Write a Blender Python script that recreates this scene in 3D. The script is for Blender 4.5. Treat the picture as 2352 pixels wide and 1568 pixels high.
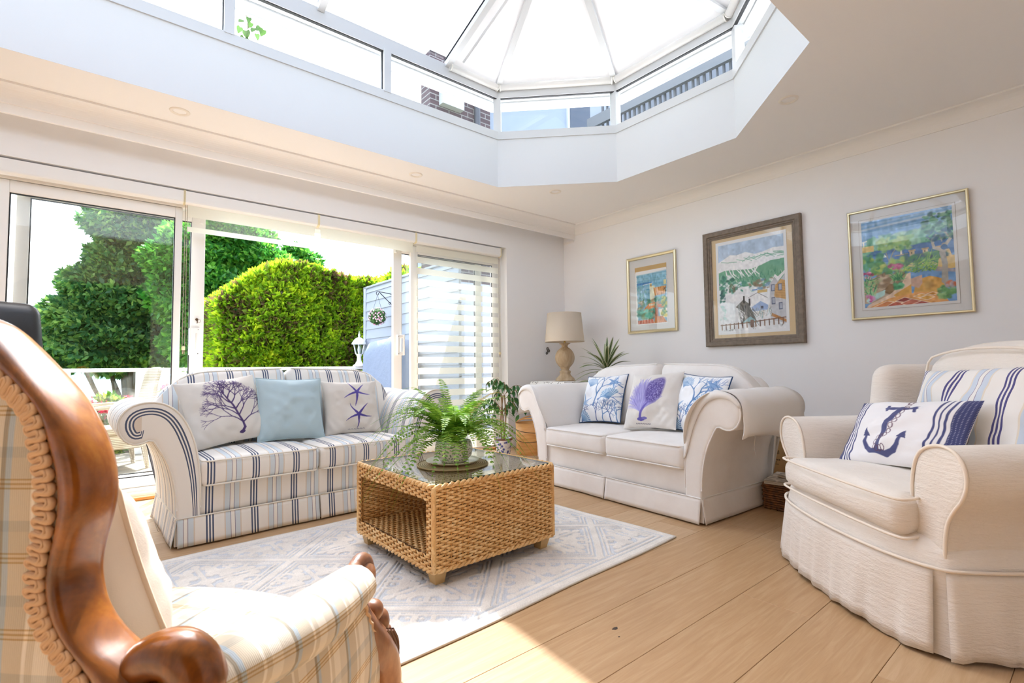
import bpy, bmesh, math, random
import numpy as np
from mathutils import Vector, Matrix

for _o in list(bpy.data.objects):
    bpy.data.objects.remove(_o)
SC = bpy.context.scene
COL = SC.collection
random.seed(7)
RNG = np.random.default_rng(7)

# ------------------------------------------------------------------ camera
EYE = 0.95
F_PX = 1145.03
YAW, PITCH, ROLL = (math.radians(a) for a in (39.6408, 3.0485, -0.7019))
_f = np.array([math.cos(PITCH) * math.sin(YAW), math.cos(PITCH) * math.cos(YAW), math.sin(PITCH)])
_r = np.array([math.cos(YAW), -math.sin(YAW), 0.0])
_u = np.cross(_r, _f)
_r2 = _r * math.cos(ROLL) + _u * math.sin(ROLL)
_u2 = np.cross(_r2, _f)
cam = bpy.data.objects.new('camera', bpy.data.cameras.new('camera'))
COL.objects.link(cam)
cam.data.sensor_width = 36.0
cam.data.lens = 36.0 * F_PX / 2352.0
cam.data.clip_start = 0.02
cam.data.clip_end = 2000
cam.data.dof.use_dof = True
cam.data.dof.focus_distance = 2.6
cam.data.dof.aperture_fstop = 6.3
cam.matrix_world = Matrix(((_r2[0], _u2[0], -_f[0], 0), (_r2[1], _u2[1], -_f[1], 0), (_r2[2], _u2[2], -_f[2], EYE), (0, 0, 0, 1)))
SC.camera = cam

# ------------------------------------------------------------------ sky, sun, exposure
SUN_TO = Vector((0.322, 0.585, 1.0)).normalized()
world = bpy.data.worlds.new('world')
SC.world = world
world.use_nodes = True
_nt = world.node_tree
_sky = _nt.nodes.new('ShaderNodeTexSky')
_sky.sky_type = 'NISHITA'
_sky.sun_disc = False
_sky.sun_elevation = math.asin(SUN_TO.z)
_sky.sun_rotation = math.atan2(SUN_TO.x, SUN_TO.y)
_sky.air_density = 1.0
_sky.dust_density = 3.0
_sky.ozone_density = 1.0
_hs = _nt.nodes.new('ShaderNodeHueSaturation')
_hs.inputs['Saturation'].default_value = 0.58
_bg = _nt.nodes['Background']
_nt.links.new(_sky.outputs[0], _hs.inputs['Color'])
_nt.links.new(_hs.outputs[0], _bg.inputs['Color'])
_bg.inputs['Strength'].default_value = 0.92

sun = bpy.data.objects.new('sun', bpy.data.lights.new('sun', 'SUN'))
COL.objects.link(sun)
sun.data.energy = 10.0
sun.data.angle = math.radians(0.6)
sun.data.color = (0.985, 0.985, 1.0)
sun.rotation_euler = (-SUN_TO).to_track_quat('-Z', 'Y').to_euler()
sun.location = (2, 8, 14)

SC.view_settings.view_transform = 'Standard'
SC.view_settings.look = 'None'
SC.view_settings.gamma = 1.0
SC.view_settings.use_curve_mapping = False
SC.view_settings.exposure = 0.41
SC.cycles.max_bounces = 9
SC.cycles.diffuse_bounces = 6
SC.cycles.glossy_bounces = 3
SC.cycles.transmission_bounces = 6
SC.cycles.transparent_max_bounces = 14
SC.cycles.caustics_reflective = False
SC.cycles.caustics_refractive = False
SC.cycles.sample_clamp_indirect = 6.0
SC.cycles.adaptive_threshold = 0.02

# ------------------------------------------------------------------ helpers
def lin(c):
    if isinstance(c, str):
        c = c.lstrip('#')
        c = tuple(int(c[i:i + 2], 16) / 255 for i in (0, 2, 4))
    return tuple((x / 12.92 if x <= 0.04045 else ((x + 0.055) / 1.055) ** 2.4) for x in c[:3]) + (1.0,)

def lin_arr(a):
    a = np.clip(a, 0, 1)
    return np.where(a <= 0.04045, a / 12.92, ((a + 0.055) / 1.055) ** 2.4)

class Mat:
    """Node material with a Principled shader and a few shortcuts."""
    def __init__(self, name, color='#ffffff', rough=0.6, metal=0.0, **kw):
        self.m = bpy.data.materials.new(name)
        self.m.use_nodes = True
        self.nt = self.m.node_tree
        self.b = self.nt.nodes['Principled BSDF']
        self.b.inputs['Base Color'].default_value = lin(color)
        self.b.inputs['Roughness'].default_value = rough
        self.b.inputs['Metallic'].default_value = metal
        for k, v in kw.items():
            self.b.inputs[k.replace('_', ' ')].default_value = v
    def n(self, t, **kw):
        nd = self.nt.nodes.new(t)
        for k, v in kw.items():
            setattr(nd, k, v)
        return nd
    def l(self, a, b):
        self.nt.links.new(a, b)
    def coord(self, kind='Object', scale=(1, 1, 1)):
        tc = self.n('ShaderNodeTexCoord')
        mp = self.n('ShaderNodeMapping')
        mp.inputs['Scale'].default_value = scale
        self.l(tc.outputs[kind], mp.inputs[0])
        return mp.outputs[0]
    def noise(self, scale, detail=4, rough=0.5, kind='Object', stretch=(1, 1, 1), dist=0.0):
        nz = self.n('ShaderNodeTexNoise')
        nz.inputs['Scale'].default_value = scale
        nz.inputs['Detail'].default_value = detail
        nz.inputs['Roughness'].default_value = rough
        nz.inputs['Distortion'].default_value = dist
        self.l(self.coord(kind, stretch), nz.inputs['Vector'])
        return nz.outputs['Fac']
    def ramp(self, fac, stops, interp='LINEAR'):
        r = self.n('ShaderNodeValToRGB')
        r.color_ramp.interpolation = interp
        el = r.color_ramp.elements
        while len(el) < len(stops):
            el.new(0.5)
        for e, (p, c) in zip(el, stops):
            e.position = p
        for e, (p, c) in zip(el, stops):
            e.position = p
            e.color = lin(c)
        self.l(fac, r.inputs[0])
        return r.outputs[0]
    def color(self, sock):
        self.l(sock, self.b.inputs['Base Color'])
        return self
    def bump(self, fac, strength=0.3, dist=0.01):
        bp = self.n('ShaderNodeBump')
        bp.inputs['Strength'].default_value = strength
        bp.inputs['Distance'].default_value = dist
        self.l(fac, bp.inputs['Height'])
        if self.b.inputs['Normal'].is_linked:
            self.l(self.b.inputs['Normal'].links[0].from_socket, bp.inputs['Normal'])
        self.l(bp.outputs[0], self.b.inputs['Normal'])
        return self
    def math(self, op, a, b=0.0):
        nd = self.n('ShaderNodeMath', operation=op)
        for i, v in enumerate((a, b)):
            if isinstance(v, (int, float)):
                nd.inputs[i].default_value = v
            else:
                self.l(v, nd.inputs[i])
        return nd.outputs[0]
    def mixc(self, fac, a, b, blend='MIX'):
        nd = self.n('ShaderNodeMix', data_type='RGBA', blend_type=blend)
        for i, v in ((0, fac), (6, a), (7, b)):
            if isinstance(v, (int, float)):
                nd.inputs[i].default_value = v
            elif isinstance(v, str):
                nd.inputs[i].default_value = lin(v)
            else:
                self.l(v, nd.inputs[i])
        return nd.outputs[2]

def build_mesh(name, V, F, uv=None, col=None, smooth=True):
    me = bpy.data.meshes.new(name)
    V = np.asarray(V, dtype=float)
    me.from_pydata(V.tolist(), [], F.tolist() if isinstance(F, np.ndarray) else [tuple(f) for f in F])
    if uv is not None:
        uvl = me.uv_layers.new(name='UVMap')
        idx = np.empty(len(me.loops), dtype=np.int32)
        me.loops.foreach_get('vertex_index', idx)
        uvl.data.foreach_set('uv', np.asarray(uv, dtype=np.float32)[idx].ravel())
    if col is not None:
        ca = me.color_attributes.new('Col', 'FLOAT_COLOR', 'POINT')
        c4 = np.ones((len(V), 4), dtype=np.float32)
        c4[:, :3] = col
        ca.data.foreach_set('color', c4.ravel())
    if smooth:
        me.polygons.foreach_set('use_smooth', np.ones(len(me.polygons), dtype=bool))
    me.update()
    return me

def put(name, me, mat, parent=None, loc=None, rot=None):
    o = bpy.data.objects.new(name, me)
    COL.objects.link(o)
    if mat is not None:
        me.materials.clear()
        me.materials.append(mat.m if isinstance(mat, Mat) else mat)
    if parent is not None:
        o.parent = parent
    if loc is not None:
        o.location = loc
    if rot is not None:
        o.rotation_euler = rot
    return o

def M(name, V, F, mat, parent=None, uv=None, col=None, smooth=True, **kw):
    return put(name, build_mesh(name, V, F, uv, col, smooth), mat, parent, **kw)

def tag(o, label=None, cat=None, group=None, kind=None):
    if label: o['label'] = label
    if cat: o['category'] = cat
    if group: o['group'] = group
    if kind: o['kind'] = kind
    return o

def thing(name, label, cat, loc=(0, 0, 0), rz=0.0, group=None):
    o = bpy.data.objects.new(name, None)
    COL.objects.link(o)
    o.empty_display_size = 0.05
    o.location = loc
    o.rotation_euler = (0, 0, rz)
    return tag(o, label, cat, group)

def struct(name):
    o = bpy.data.objects.new(name, None)
    COL.objects.link(o)
    o['kind'] = 'structure'
    return o

def gfaces(nu, nv, cu=False, cv=False, flip=False, off=0):
    iu = np.arange(nu if cu else nu - 1)
    iv = np.arange(nv if cv else nv - 1)
    a, b = np.meshgrid(iu, iv, indexing='ij')
    a2, b2 = (a + 1) % nu, (b + 1) % nv
    q = np.stack([a * nv + b, a2 * nv + b, a2 * nv + b2, a * nv + b2], -1).reshape(-1, 4)
    if flip:
        q = q[:, ::-1]
    return q + off

def join(parts):
    """[(V, F), ...] -> one V, F list"""
    Vs, Fs, o = [], [], 0
    for V, F in parts:
        V = np.asarray(V, float)
        Vs.append(V)
        Fs += [tuple(int(i) + o for i in f) for f in F]
        o += len(V)
    return np.concatenate(Vs), Fs

def boxvf(x0, x1, y0, y1, z0, z1):
    V = np.array([(x, y, z) for x in (x0, x1) for y in (y0, y1) for z in (z0, z1)], float)
    F = [(0, 1, 3, 2), (4, 6, 7, 5), (0, 4, 5, 1), (2, 3, 7, 6), (0, 2, 6, 4), (1, 5, 7, 3)]
    return V, F

def box(name, x0, x1, y0, y1, z0, z1, mat, parent=None, bev=0.0, seg=2, **kw):
    V, F = boxvf(x0, x1, y0, y1, z0, z1)
    me = build_mesh(name, V, F, smooth=False)
    if bev > 0:
        bm = bmesh.new()
        bm.from_mesh(me)
        bmesh.ops.bevel(bm, geom=bm.edges[:], offset=bev, segments=seg, profile=0.5, affect='EDGES')
        bm.to_mesh(me)
        bm.free()
        if seg > 1:
            me.polygons.foreach_set('use_smooth', np.ones(len(me.polygons), dtype=bool))
            try:
                me.set_sharp_from_angle(angle=math.radians(50))
            except Exception:
                pass
    return put(name, me, mat, parent, **kw)

def beamvf(p0, p1, w, h, up=(0, 0, 1), drop=0.0):
    p0, p1 = np.array(p0, float), np.array(p1, float)
    d = p1 - p0
    d /= np.linalg.norm(d)
    s = np.cross(d, np.array(up, float))
    s /= np.linalg.norm(s)
    t = np.cross(s, d)
    V = []
    for p in (p0, p1):
        for a, b in ((-1, -1), (1, -1), (1, 1), (-1, 1)):
            V.append(p + s * a * w / 2 + t * (b * h / 2 - drop))
    F = [(3, 2, 1, 0), (4, 5, 6, 7), (0, 1, 5, 4), (1, 2, 6, 5), (2, 3, 7, 6), (3, 0, 4, 7)]
    return np.array(V), F

def beam(name, p0, p1, w, h, mat, parent=None, up=(0, 0, 1), drop=0.0):
    V, F = beamvf(p0, p1, w, h, up, drop)
    return M(name, V, F, mat, parent, smooth=False)

def catmull(P, n, closed=False):
    P = np.asarray(P, float)
    m = len(P)
    out = []
    segs = m if closed else m - 1
    for i in range(segs):
        if closed:
            a, b, c, d = P[(i - 1) % m], P[i], P[(i + 1) % m], P[(i + 2) % m]
        else:
            b, c = P[i], P[i + 1]
            a = P[i - 1] if i > 0 else 2 * b - c
            d = P[i + 2] if i + 2 < m else 2 * c - b
        for k in range(n):
            t = k / n
            out.append(0.5 * ((2 * b) + (c - a) * t + (2 * a - 5 * b + 4 * c - d) * t * t + (3 * b - a - 3 * c + d) * t ** 3))
    if not closed:
        out.append(P[-1])
    return np.array(out)

def resample(P, n, closed=False):
    P = np.asarray(P, float)
    Q = np.vstack([P, P[:1]]) if closed else P
    L = np.r_[0, np.cumsum(np.linalg.norm(np.diff(Q, axis=0), axis=1))]
    t = np.linspace(0, L[-1], n + 1)[:-1] if closed else np.linspace(0, L[-1], n)
    return np.stack([np.interp(t, L, Q[:, k]) for k in range(Q.shape[1])], 1)

def tubevf(P, r, n=8, closed=False, flat=1.0, up0=None):
    P = np.asarray(P, float)
    m = len(P)
    if closed:
        T = np.roll(P, -1, 0) - np.roll(P, 1, 0)
    else:
        T = np.gradient(P, axis=0)
    T /= np.maximum(np.linalg.norm(T, axis=1, keepdims=True), 1e-9)
    up = np.array(up0 if up0 is not None else (0, 0, 1.0), float)
    if abs(T[0] @ up) > 0.95:
        up = np.array([1.0, 0, 0])
    N = np.zeros_like(P)
    v = up - T[0] * (up @ T[0])
    N[0] = v / np.linalg.norm(v)
    for i in range(1, m):
        v = N[i - 1] - T[i] * (N[i - 1] @ T[i])
        N[i] = v / max(np.linalg.norm(v), 1e-9)
    B = np.cross(T, N)
    r = np.broadcast_to(np.asarray(r, float), (m,))
    a = np.linspace(0, 2 * math.pi, n, endpoint=False)
    V = P[:, None, :] + r[:, None, None] * (np.cos(a)[None, :, None] * N[:, None, :] + flat * np.sin(a)[None, :, None] * B[:, None, :])
    F = gfaces(m, n, closed, True).tolist()
    if not closed:
        F.append(tuple(range(n))[::-1])
        F.append(tuple((m - 1) * n + i for i in range(n)))
    return V.reshape(-1, 3), F

def tube(name, P, r, mat, parent=None, n=8, closed=False, flat=1.0, **kw):
    V, F = tubevf(P, r, n, closed, flat)
    return M(name, V, F, mat, parent, **kw)

def lathevf(prof, n=24):
    prof = np.asarray(prof, float)
    a = np.linspace(0, 2 * math.pi, n, endpoint=False)
    V = np.stack([prof[:, None, 0] * np.cos(a), prof[:, None, 0] * np.sin(a), np.repeat(prof[:, None, 1], n, 1)], -1).reshape(-1, 3)
    F = gfaces(len(prof), n, False, True).tolist()
    return V, [f[::-1] for f in F]

def lathe(name, prof, mat, parent=None, n=24, **kw):
    V, F = lathevf(prof, n)
    return M(name, V, F, mat, parent, **kw)

def axis_steps(half, r, n):
    k = max(2, n // 3)
    e = np.linspace(0, 1, k + 1)
    inner = np.linspace(-(half - r), half - r, n + 1)
    return np.unique(np.round(np.r_[-half + r * e, inner, half - r * e], 6))

def rboxvf(sx, sy, sz, r, n=6, crown=(0, 0, 0), power=2):
    """rounded box centred on the origin; crown = extra puff of the +-x, +-y, +-z faces"""
    h = np.array([sx, sy, sz]) / 2
    r = min(r, h.min() * 0.999)
    st = [axis_steps(h[i], r, n) for i in range(3)]
    pts, faces, idx = [], [], {}
    def vid(p):
        k = (round(p[0], 5), round(p[1], 5), round(p[2], 5))
        if k not in idx:
            idx[k] = len(pts)
            pts.append(p)
        return idx[k]
    for ax in range(3):
        b, c = (ax + 1) % 3, (ax + 2) % 3
        for s in (-1, 1):
            B, Cc = st[b], st[c]
            ids = np.empty((len(B), len(Cc)), int)
            for i, vb in enumerate(B):
                for j, vc in enumerate(Cc):
                    p = [0, 0, 0]
                    p[ax], p[b], p[c] = s * h[ax], vb, vc
                    ids[i, j] = vid(p)
            for i in range(len(B) - 1):
                for j in range(len(Cc) - 1):
                    q = (ids[i, j], ids[i + 1, j], ids[i + 1, j + 1], ids[i, j + 1])
                    faces.append(q if s > 0 else q[::-1])
    P = np.array(pts, float)
    inner = np.clip(P, -(h - r), h - r)
    d = P - inner
    ln = np.linalg.norm(d, axis=1, keepdims=True)
    P2 = inner + r * d / np.maximum(ln, 1e-9)
    u = P / h
    for ax in range(3):
        if crown[ax]:
            b, c = (ax + 1) % 3, (ax + 2) % 3
            P2[:, ax] += crown[ax] * u[:, ax] * (1 - np.abs(u[:, b]) ** power) * (1 - np.abs(u[:, c]) ** power)
    return P2, faces

def copy_tree(o, parent=None):
    c = o.copy()
    COL.objects.link(c)
    c.parent = parent
    for ch in [x for x in bpy.data.objects if x.parent is o]:
        copy_tree(ch, c)
    return c

def at_z(px, py, z):
    d = _f + _r2 * (px - 1176) / F_PX + _u2 * (784 - py) / F_PX
    return np.array([0, 0, EYE]) + d * ((z - EYE) / d[2])

def at_y(px, py, y):
    d = _f + _r2 * (px - 1176) / F_PX + _u2 * (784 - py) / F_PX
    return np.array([0, 0, EYE]) + d * (y / d[1])

def at_x(px, py, x):
    d = _f + _r2 * (px - 1176) / F_PX + _u2 * (784 - py) / F_PX
    return np.array([0, 0, EYE]) + d * (x / d[0])

def smooth_noise(n, m, cells, rng):
    g = rng.standard_normal((cells + 2, cells + 2))
    u = np.linspace(0, cells, n)
    v = np.linspace(0, cells, m)
    iu, iv = np.minimum(u.astype(int), cells), np.minimum(v.astype(int), cells)
    fu, fv = u - iu, v - iv
    fu, fv = fu * fu * (3 - 2 * fu), fv * fv * (3 - 2 * fv)
    a = g[iu][:, iv]; b = g[iu + 1][:, iv]; c = g[iu][:, iv + 1]; d = g[iu + 1][:, iv + 1]
    fu, fv = fu[:, None], fv[None, :]
    return (a * (1 - fu) + b * fu) * (1 - fv) + (c * (1 - fu) + d * fu) * fv

class Canvas:
    """small drawing board (sRGB) whose pixels become vertex colours of a flat print"""
    def __init__(s, w, h, color):
        s.w, s.h = w, h
        s.a = np.empty((h, w, 3))
        s.a[:] = s.c(color)
        s.X, s.Y = np.meshgrid((np.arange(w) + 0.5) / w, 1 - (np.arange(h) + 0.5) / h)
        s.asp = h / w
    def c(s, color):
        return np.array([int(color.lstrip('#')[i:i + 2], 16) / 255 for i in (0, 2, 4)])
    def blend(s, m, color, al=1.0):
        m = np.clip(m, 0, 1)[..., None] * al
        s.a = s.a * (1 - m) + s.c(color) * m
    def poly(s, pts, color, al=1.0):
        pts = np.asarray(pts, float)
        ins = np.zeros(s.X.shape, bool)
        j = len(pts) - 1
        for i in range(len(pts)):
            xi, yi = pts[i]; xj, yj = pts[j]
            with np.errstate(divide='ignore', invalid='ignore'):
                cond = ((yi > s.Y) != (yj > s.Y)) & (s.X < (xj - xi) * (s.Y - yi) / (yj - yi + 1e-12) + xi)
            ins ^= cond
            j = i
        s.blend(ins.astype(float), color, al)
    def ell(s, cx, cy, rx, ry, color, al=1.0, soft=0.0, rot=0.0):
        dx, dy = s.X - cx, (s.Y - cy)
        if rot:
            dy2 = dy * s.asp
            c, sn = math.cos(rot), math.sin(rot)
            dx, dy = dx * c + dy2 * sn, (-dx * sn + dy2 * c) / s.asp
        q = np.sqrt((dx / rx) ** 2 + (dy / ry) ** 2)
        if soft:
            s.blend(np.clip((1 + soft - q) / (2 * soft), 0, 1), color, al)
        else:
            s.blend((q < 1).astype(float), color, al)
    def line(s, pts, w, color, al=1.0):
        pts = np.asarray(pts, float)
        ws = np.broadcast_to(np.asarray(w, float), (len(pts),))
        px = 1.0 / s.w
        for i in range(len(pts) - 1):
            (x0, y0), (x1, y1) = pts[i], pts[i + 1]
            wm = max(ws[i], ws[i + 1]) + 2 * px
            c0, c1 = int((min(x0, x1) - wm) * s.w), int((max(x0, x1) + wm) * s.w) + 2
            r0, r1 = int((1 - max(y0, y1) - wm / s.asp) * s.h), int((1 - min(y0, y1) + wm / s.asp) * s.h) + 2
            c0, r0 = max(c0, 0), max(r0, 0)
            if c1 <= c0 or r1 <= r0:
                continue
            X, Y = s.X[r0:r1, c0:c1], s.Y[r0:r1, c0:c1] * s.asp
            if X.size == 0:
                continue
            dx, dy = x1 - x0, (y1 - y0) * s.asp
            L = dx * dx + dy * dy + 1e-12
            t = np.clip(((X - x0) * dx + (Y - y0 * s.asp) * dy) / L, 0, 1)
            d = np.hypot(X - x0 - t * dx, Y - y0 * s.asp - t * dy)
            ww = (ws[i] * (1 - t) + ws[i + 1] * t) / 2
            m = np.clip((ww + px * 0.6 - d) / (px * 1.2), 0, 1)[..., None] * al
            s.a[r0:r1, c0:c1] = s.a[r0:r1, c0:c1] * (1 - m) + s.c(color) * m
    def grain(s, amp, cells, rng, region=None):
        nz = smooth_noise(s.h, s.w, cells, rng) * amp
        if region is not None:
            nz = nz * region
        s.a = np.clip(s.a + nz[..., None], 0, 1)
    def cols(s):
        """colours for a grid whose vertex [i, j] is column i from the left, row j from the bottom"""
        return lin_arr(np.transpose(s.a[::-1], (1, 0, 2))).reshape(-1, 3)

def attr_mat(name, rough=0.7, bump=None, sheen=0.0):
    m = Mat(name, '#ffffff', rough)
    at = m.n('ShaderNodeAttribute', attribute_name='Col')
    m.color(at.outputs['Color'])
    if sheen:
        m.b.inputs['Sheen Weight'].default_value = sheen
    if bump:
        m.bump(m.noise(bump[0], 3), bump[1], bump[2])
    return m

# ------------------------------------------------------------------ shared materials
def glass_mat(name, tint=(0.97, 0.985, 0.98), ior=1.5, rough=0.0, boost=1.0):
    m = bpy.data.materials.new(name)
    m.use_nodes = True
    nt = m.node_tree
    nt.nodes.remove(nt.nodes['Principled BSDF'])
    tr = nt.nodes.new('ShaderNodeBsdfTransparent')
    tr.inputs[0].default_value = (*tint, 1)
    gl = nt.nodes.new('ShaderNodeBsdfGlossy')
    gl.inputs['Roughness'].default_value = rough
    # Schlick reflectance, the same from both sides of the thin pane
    geo = nt.nodes.new('ShaderNodeNewGeometry')
    dt = nt.nodes.new('ShaderNodeVectorMath'); dt.operation = 'DOT_PRODUCT'
    nt.links.new(geo.outputs['Normal'], dt.inputs[0]); nt.links.new(geo.outputs['Incoming'], dt.inputs[1])
    def mth(op, a, b):
        nd = nt.nodes.new('ShaderNodeMath'); nd.operation = op
        for i, v in enumerate((a, b)):
            if isinstance(v, (int, float)): nd.inputs[i].default_value = v
            else: nt.links.new(v, nd.inputs[i])
        return nd.outputs[0]
    r0 = ((ior - 1) / (ior + 1)) ** 2
    c = mth('ABSOLUTE', dt.outputs['Value'], 0.0)
    p5 = mth('POWER', mth('SUBTRACT', 1.0, c), 5.0)
    mu = mth('MULTIPLY', mth('ADD', mth('MULTIPLY', p5, 1 - r0), r0), boost)
    mx = nt.nodes.new('ShaderNodeMixShader')
    nt.links.new(mu, mx.inputs[0])
    nt.links.new(tr.outputs[0], mx.inputs[1])
    nt.links.new(gl.outputs[0], mx.inputs[2])
    nt.links.new(mx.outputs[0], nt.nodes['Material Output'].inputs[0])
    return m

GLASS = glass_mat('window_glass')
ROOF_GLASS = glass_mat('tinted_roof_glass', (0.755, 0.76, 0.765))
GLASS_PIC = glass_mat('picture_glass', (1, 1, 1), 1.42)
WALL = Mat('wall_paint', '#f3f3f4', 0.85); WALL.bump(WALL.noise(90, 3), 0.04, 0.002)
CEIL = Mat('ceiling_paint', '#f6f4f2', 0.9)
TRIM = Mat('trim_paint', '#f3f1ee', 0.55)
UPVC = Mat('white_upvc', '#d3d6d8', 0.4)
UPVC_IN = Mat('cream_upvc', '#f3f0ea', 0.4)
GASKET = Mat('black_gasket', '#15171a', 0.5)
WHITE_PLASTIC = Mat('white_plastic', '#f1efe9', 0.35)
BLACK = Mat('black_iron', '#15151a', 0.45, 0.6)
BRASS = Mat('polished_brass', '#d9bd74', 0.22, 1.0)
# ================================================================== the room
XR, YW, HC = 4.81, 4.685, 2.80          # right wall, window wall, ceiling height
XL, YB = -3.4, -1.3                     # left wall, wall behind the camera
OX0, OX1, OZ = -0.80, 3.81, 2.42        # opening for the sliding doors

# ---- floor: oak planks along X
def plank_mat(k):
    m = Mat('oak_plank_%d' % k, '#d8b48a', 0.42)
    gr = m.noise(3.2, 6, 0.62, 'Object', (1.1, 16, 16), 0.9)
    fine = m.noise(30, 3, 0.6, 'Object', (0.6, 22, 22))
    base = [('#bd9b74', '#caab85', '#b28f69'), ('#c4a47e', '#cfb38f', '#b89670'), ('#b9966e', '#c5a57e', '#ad8961')][k]
    c1 = m.ramp(gr, [(0.25, base[2]), (0.5, base[0]), (0.75, base[1])])
    c2 = m.mixc(m.math('MULTIPLY', m.ramp(fine, [(0.35, '#000000'), (0.7, '#ffffff')]), 0.12), c1, '#a98560')
    m.color(c2)
    m.bump(fine, 0.05, 0.002)
    return m
OAK = [plank_mat(k) for k in range(3)]
floor_o = struct('floor')
FLOOR_BASE = Mat('subfloor', '#7b5a3c', 0.8)
box('floor_base', XL - 0.2, XR + 0.15, YB - 2.4, YW + 0.25, -0.12, -0.012, FLOOR_BASE, floor_o)
PW = 0.265
_rr = random.Random(3)
_row = 0
_y = 1.305 - 14 * PW
while _y < YW + 0.02:
    _x = XL - 0.1 - _rr.random() * 1.6
    if _row == 12:
        _x = 2.085 - 2.2 * 3
    while _x < XR:
        L = 2.2
        x0, x1 = max(_x, XL - 0.1), min(_x + L, XR)
        y0, y1 = max(_y, YB - 2.2), min(_y + PW, YW + 0.02)
        if x1 - x0 > 0.05 and y1 - y0 > 0.02:
            g = 0.0007
            box('plank', x0 + g - (x0 + x1) / 2, x1 - g - (x0 + x1) / 2, y0 + g, y1 - g, -0.012, 0, OAK[_rr.randrange(3)], floor_o, bev=0.0011, seg=1, loc=((x0 + x1) / 2, 0, 0))
        _x += L
    _y += PW
    _row += 1
KNOT = Mat('dark_knot', '#3b2a1c', 0.6)
for _kx, _ky, _rx, _ry in ((at_z(1413, 1443, 0)[0], at_z(1413, 1443, 0)[1], 0.013, 0.0075), (at_z(1422, 1462, 0)[0], at_z(1422, 1462, 0)[1], 0.004, 0.003)):
    V = [(_kx + _rx * math.cos(a) * (1 + 0.25 * math.sin(3 * a)), _ky + _ry * math.sin(a), 0.0006) for a in np.linspace(0, 2 * math.pi, 14, endpoint=False)]
    V += [(v[0], v[1], -0.002) for v in V]
    M('knot', V, [tuple(range(14))] + [(i, (i + 1) % 14, 14 + (i + 1) % 14, 14 + i)[::-1] for i in range(14)], KNOT, floor_o, smooth=False)

# ---- walls
def wall_plain(name, x0, x1, y0, y1, z0=0.0, z1=HC + 0.6, mat=WALL):
    o = box(name, x0, x1, y0, y1, z0, z1, mat)
    o['kind'] = 'structure'
    return o
wall_plain('wall_right', XR, XR + 0.15, YB - 2.4, YW + 0.3, -0.1, HC + 0.05)
wall_plain('wall_left', XL - 0.15, XL, YB - 2.4, YW + 0.3, -0.1, HC + 0.05)
ww = struct('wall_window')
T = 0.26
for nm, a in (('wall_right_part', (OX1, XR, YW, YW + T, -0.1, HC + 0.05)), ('wall_left_part', (XL, OX0, YW, YW + T, -0.1, HC + 0.05)), ('wall_lintel', (OX0, OX1, YW, YW + T, OZ, HC + 0.05))):
    box(nm, *a, WALL, ww)
# wall behind the camera, with a round-cornered archway into a hall
AX0, AX1, AZ, AR = -1.15, 0.70, 2.50, 0.30
arch = [(AX1, -0.1)] + [(AX1 - AR + AR * math.cos(t), AZ - AR + AR * math.sin(t)) for t in np.linspace(0, math.pi / 2, 9)] + [(AX0 + AR + AR * math.cos(t), AZ - AR + AR * math.sin(t)) for t in np.linspace(math.pi / 2, math.pi, 9)] + [(AX0, -0.1)]
outer = [(XR + 0.1, -0.1)] + [(XR + 0.1, HC)] * 9 + [(XL - 0.1, HC)] * 9 + [(XL - 0.1, -0.1)]
V, F = [], []
for yy in (YB, YB - 0.16):
    V += [(x, yy, z) for x, z in arch] + [(x, yy, z) for x, z in outer]
n = len(arch)
for i in range(n - 1):
    F.append((i, i + 1, n + i + 1, n + i))
    F.append((2 * n + i + 1, 2 * n + i, 3 * n + i, 3 * n + i + 1))
    F.append((i + 1, i, 2 * n + i, 2 * n + i + 1))
wb = M('wall_back', V, F, WALL, smooth=False); wb['kind'] = 'structure'
HALL = Mat('hall_paint', '#8d8780', 0.9)
wh = M('wall_hall', *join([boxvf(XL, XR, YB - 2.5, YB - 2.4, -0.1, HC), boxvf(AX0 - 0.7, AX0 - 0.6, YB - 2.4, YB - 0.16, -0.1, HC), boxvf(AX1 + 0.6, AX1 + 0.7, YB - 2.4, YB - 0.16, -0.1, HC)]), HALL, smooth=False); wh['kind'] = 'structure'

# ---- ceiling with the long octagonal opening
LX0, LX1, LY0, LY1, LC = -2.63, 3.955, 1.03, 3.94, 0.85
OCT = [(LX1 - LC, LY1), (LX1, LY1 - LC), (LX1, LY0 + LC), (LX1 - LC, LY0), (LX0 + LC, LY0), (LX0, LY0 + LC), (LX0, LY1 - LC), (LX0 + LC, LY1)]
rect = [(XR + 0.05, YW + 0.1), (XR + 0.05, YW + 0.1), (XR + 0.05, YB - 2.4), (XR + 0.05, YB - 2.4), (XL - 0.05, YB - 2.4), (XL - 0.05, YB - 2.4), (XL - 0.05, YW + 0.1), (XL - 0.05, YW + 0.1)]
V = [(x, y, HC) for x, y in OCT] + [(x, y, HC) for x, y in rect] + [(x, y, HC + 0.25) for x, y in OCT] + [(x, y, HC + 0.25) for x, y in rect]
F = []
for i in range(8):
    j = (i + 1) % 8
    if rect[i] == rect[j]:
        F.append((j, i, 8 + i)); F.append((16 + i, 16 + j, 24 + i))
    else:
        F.append((j, i, 8 + i, 8 + j)); F.append((16 + i, 16 + j, 24 + j, 24 + i))
co = M('ceiling', V, F, CEIL, smooth=False); co['kind'] = 'structure'

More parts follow.
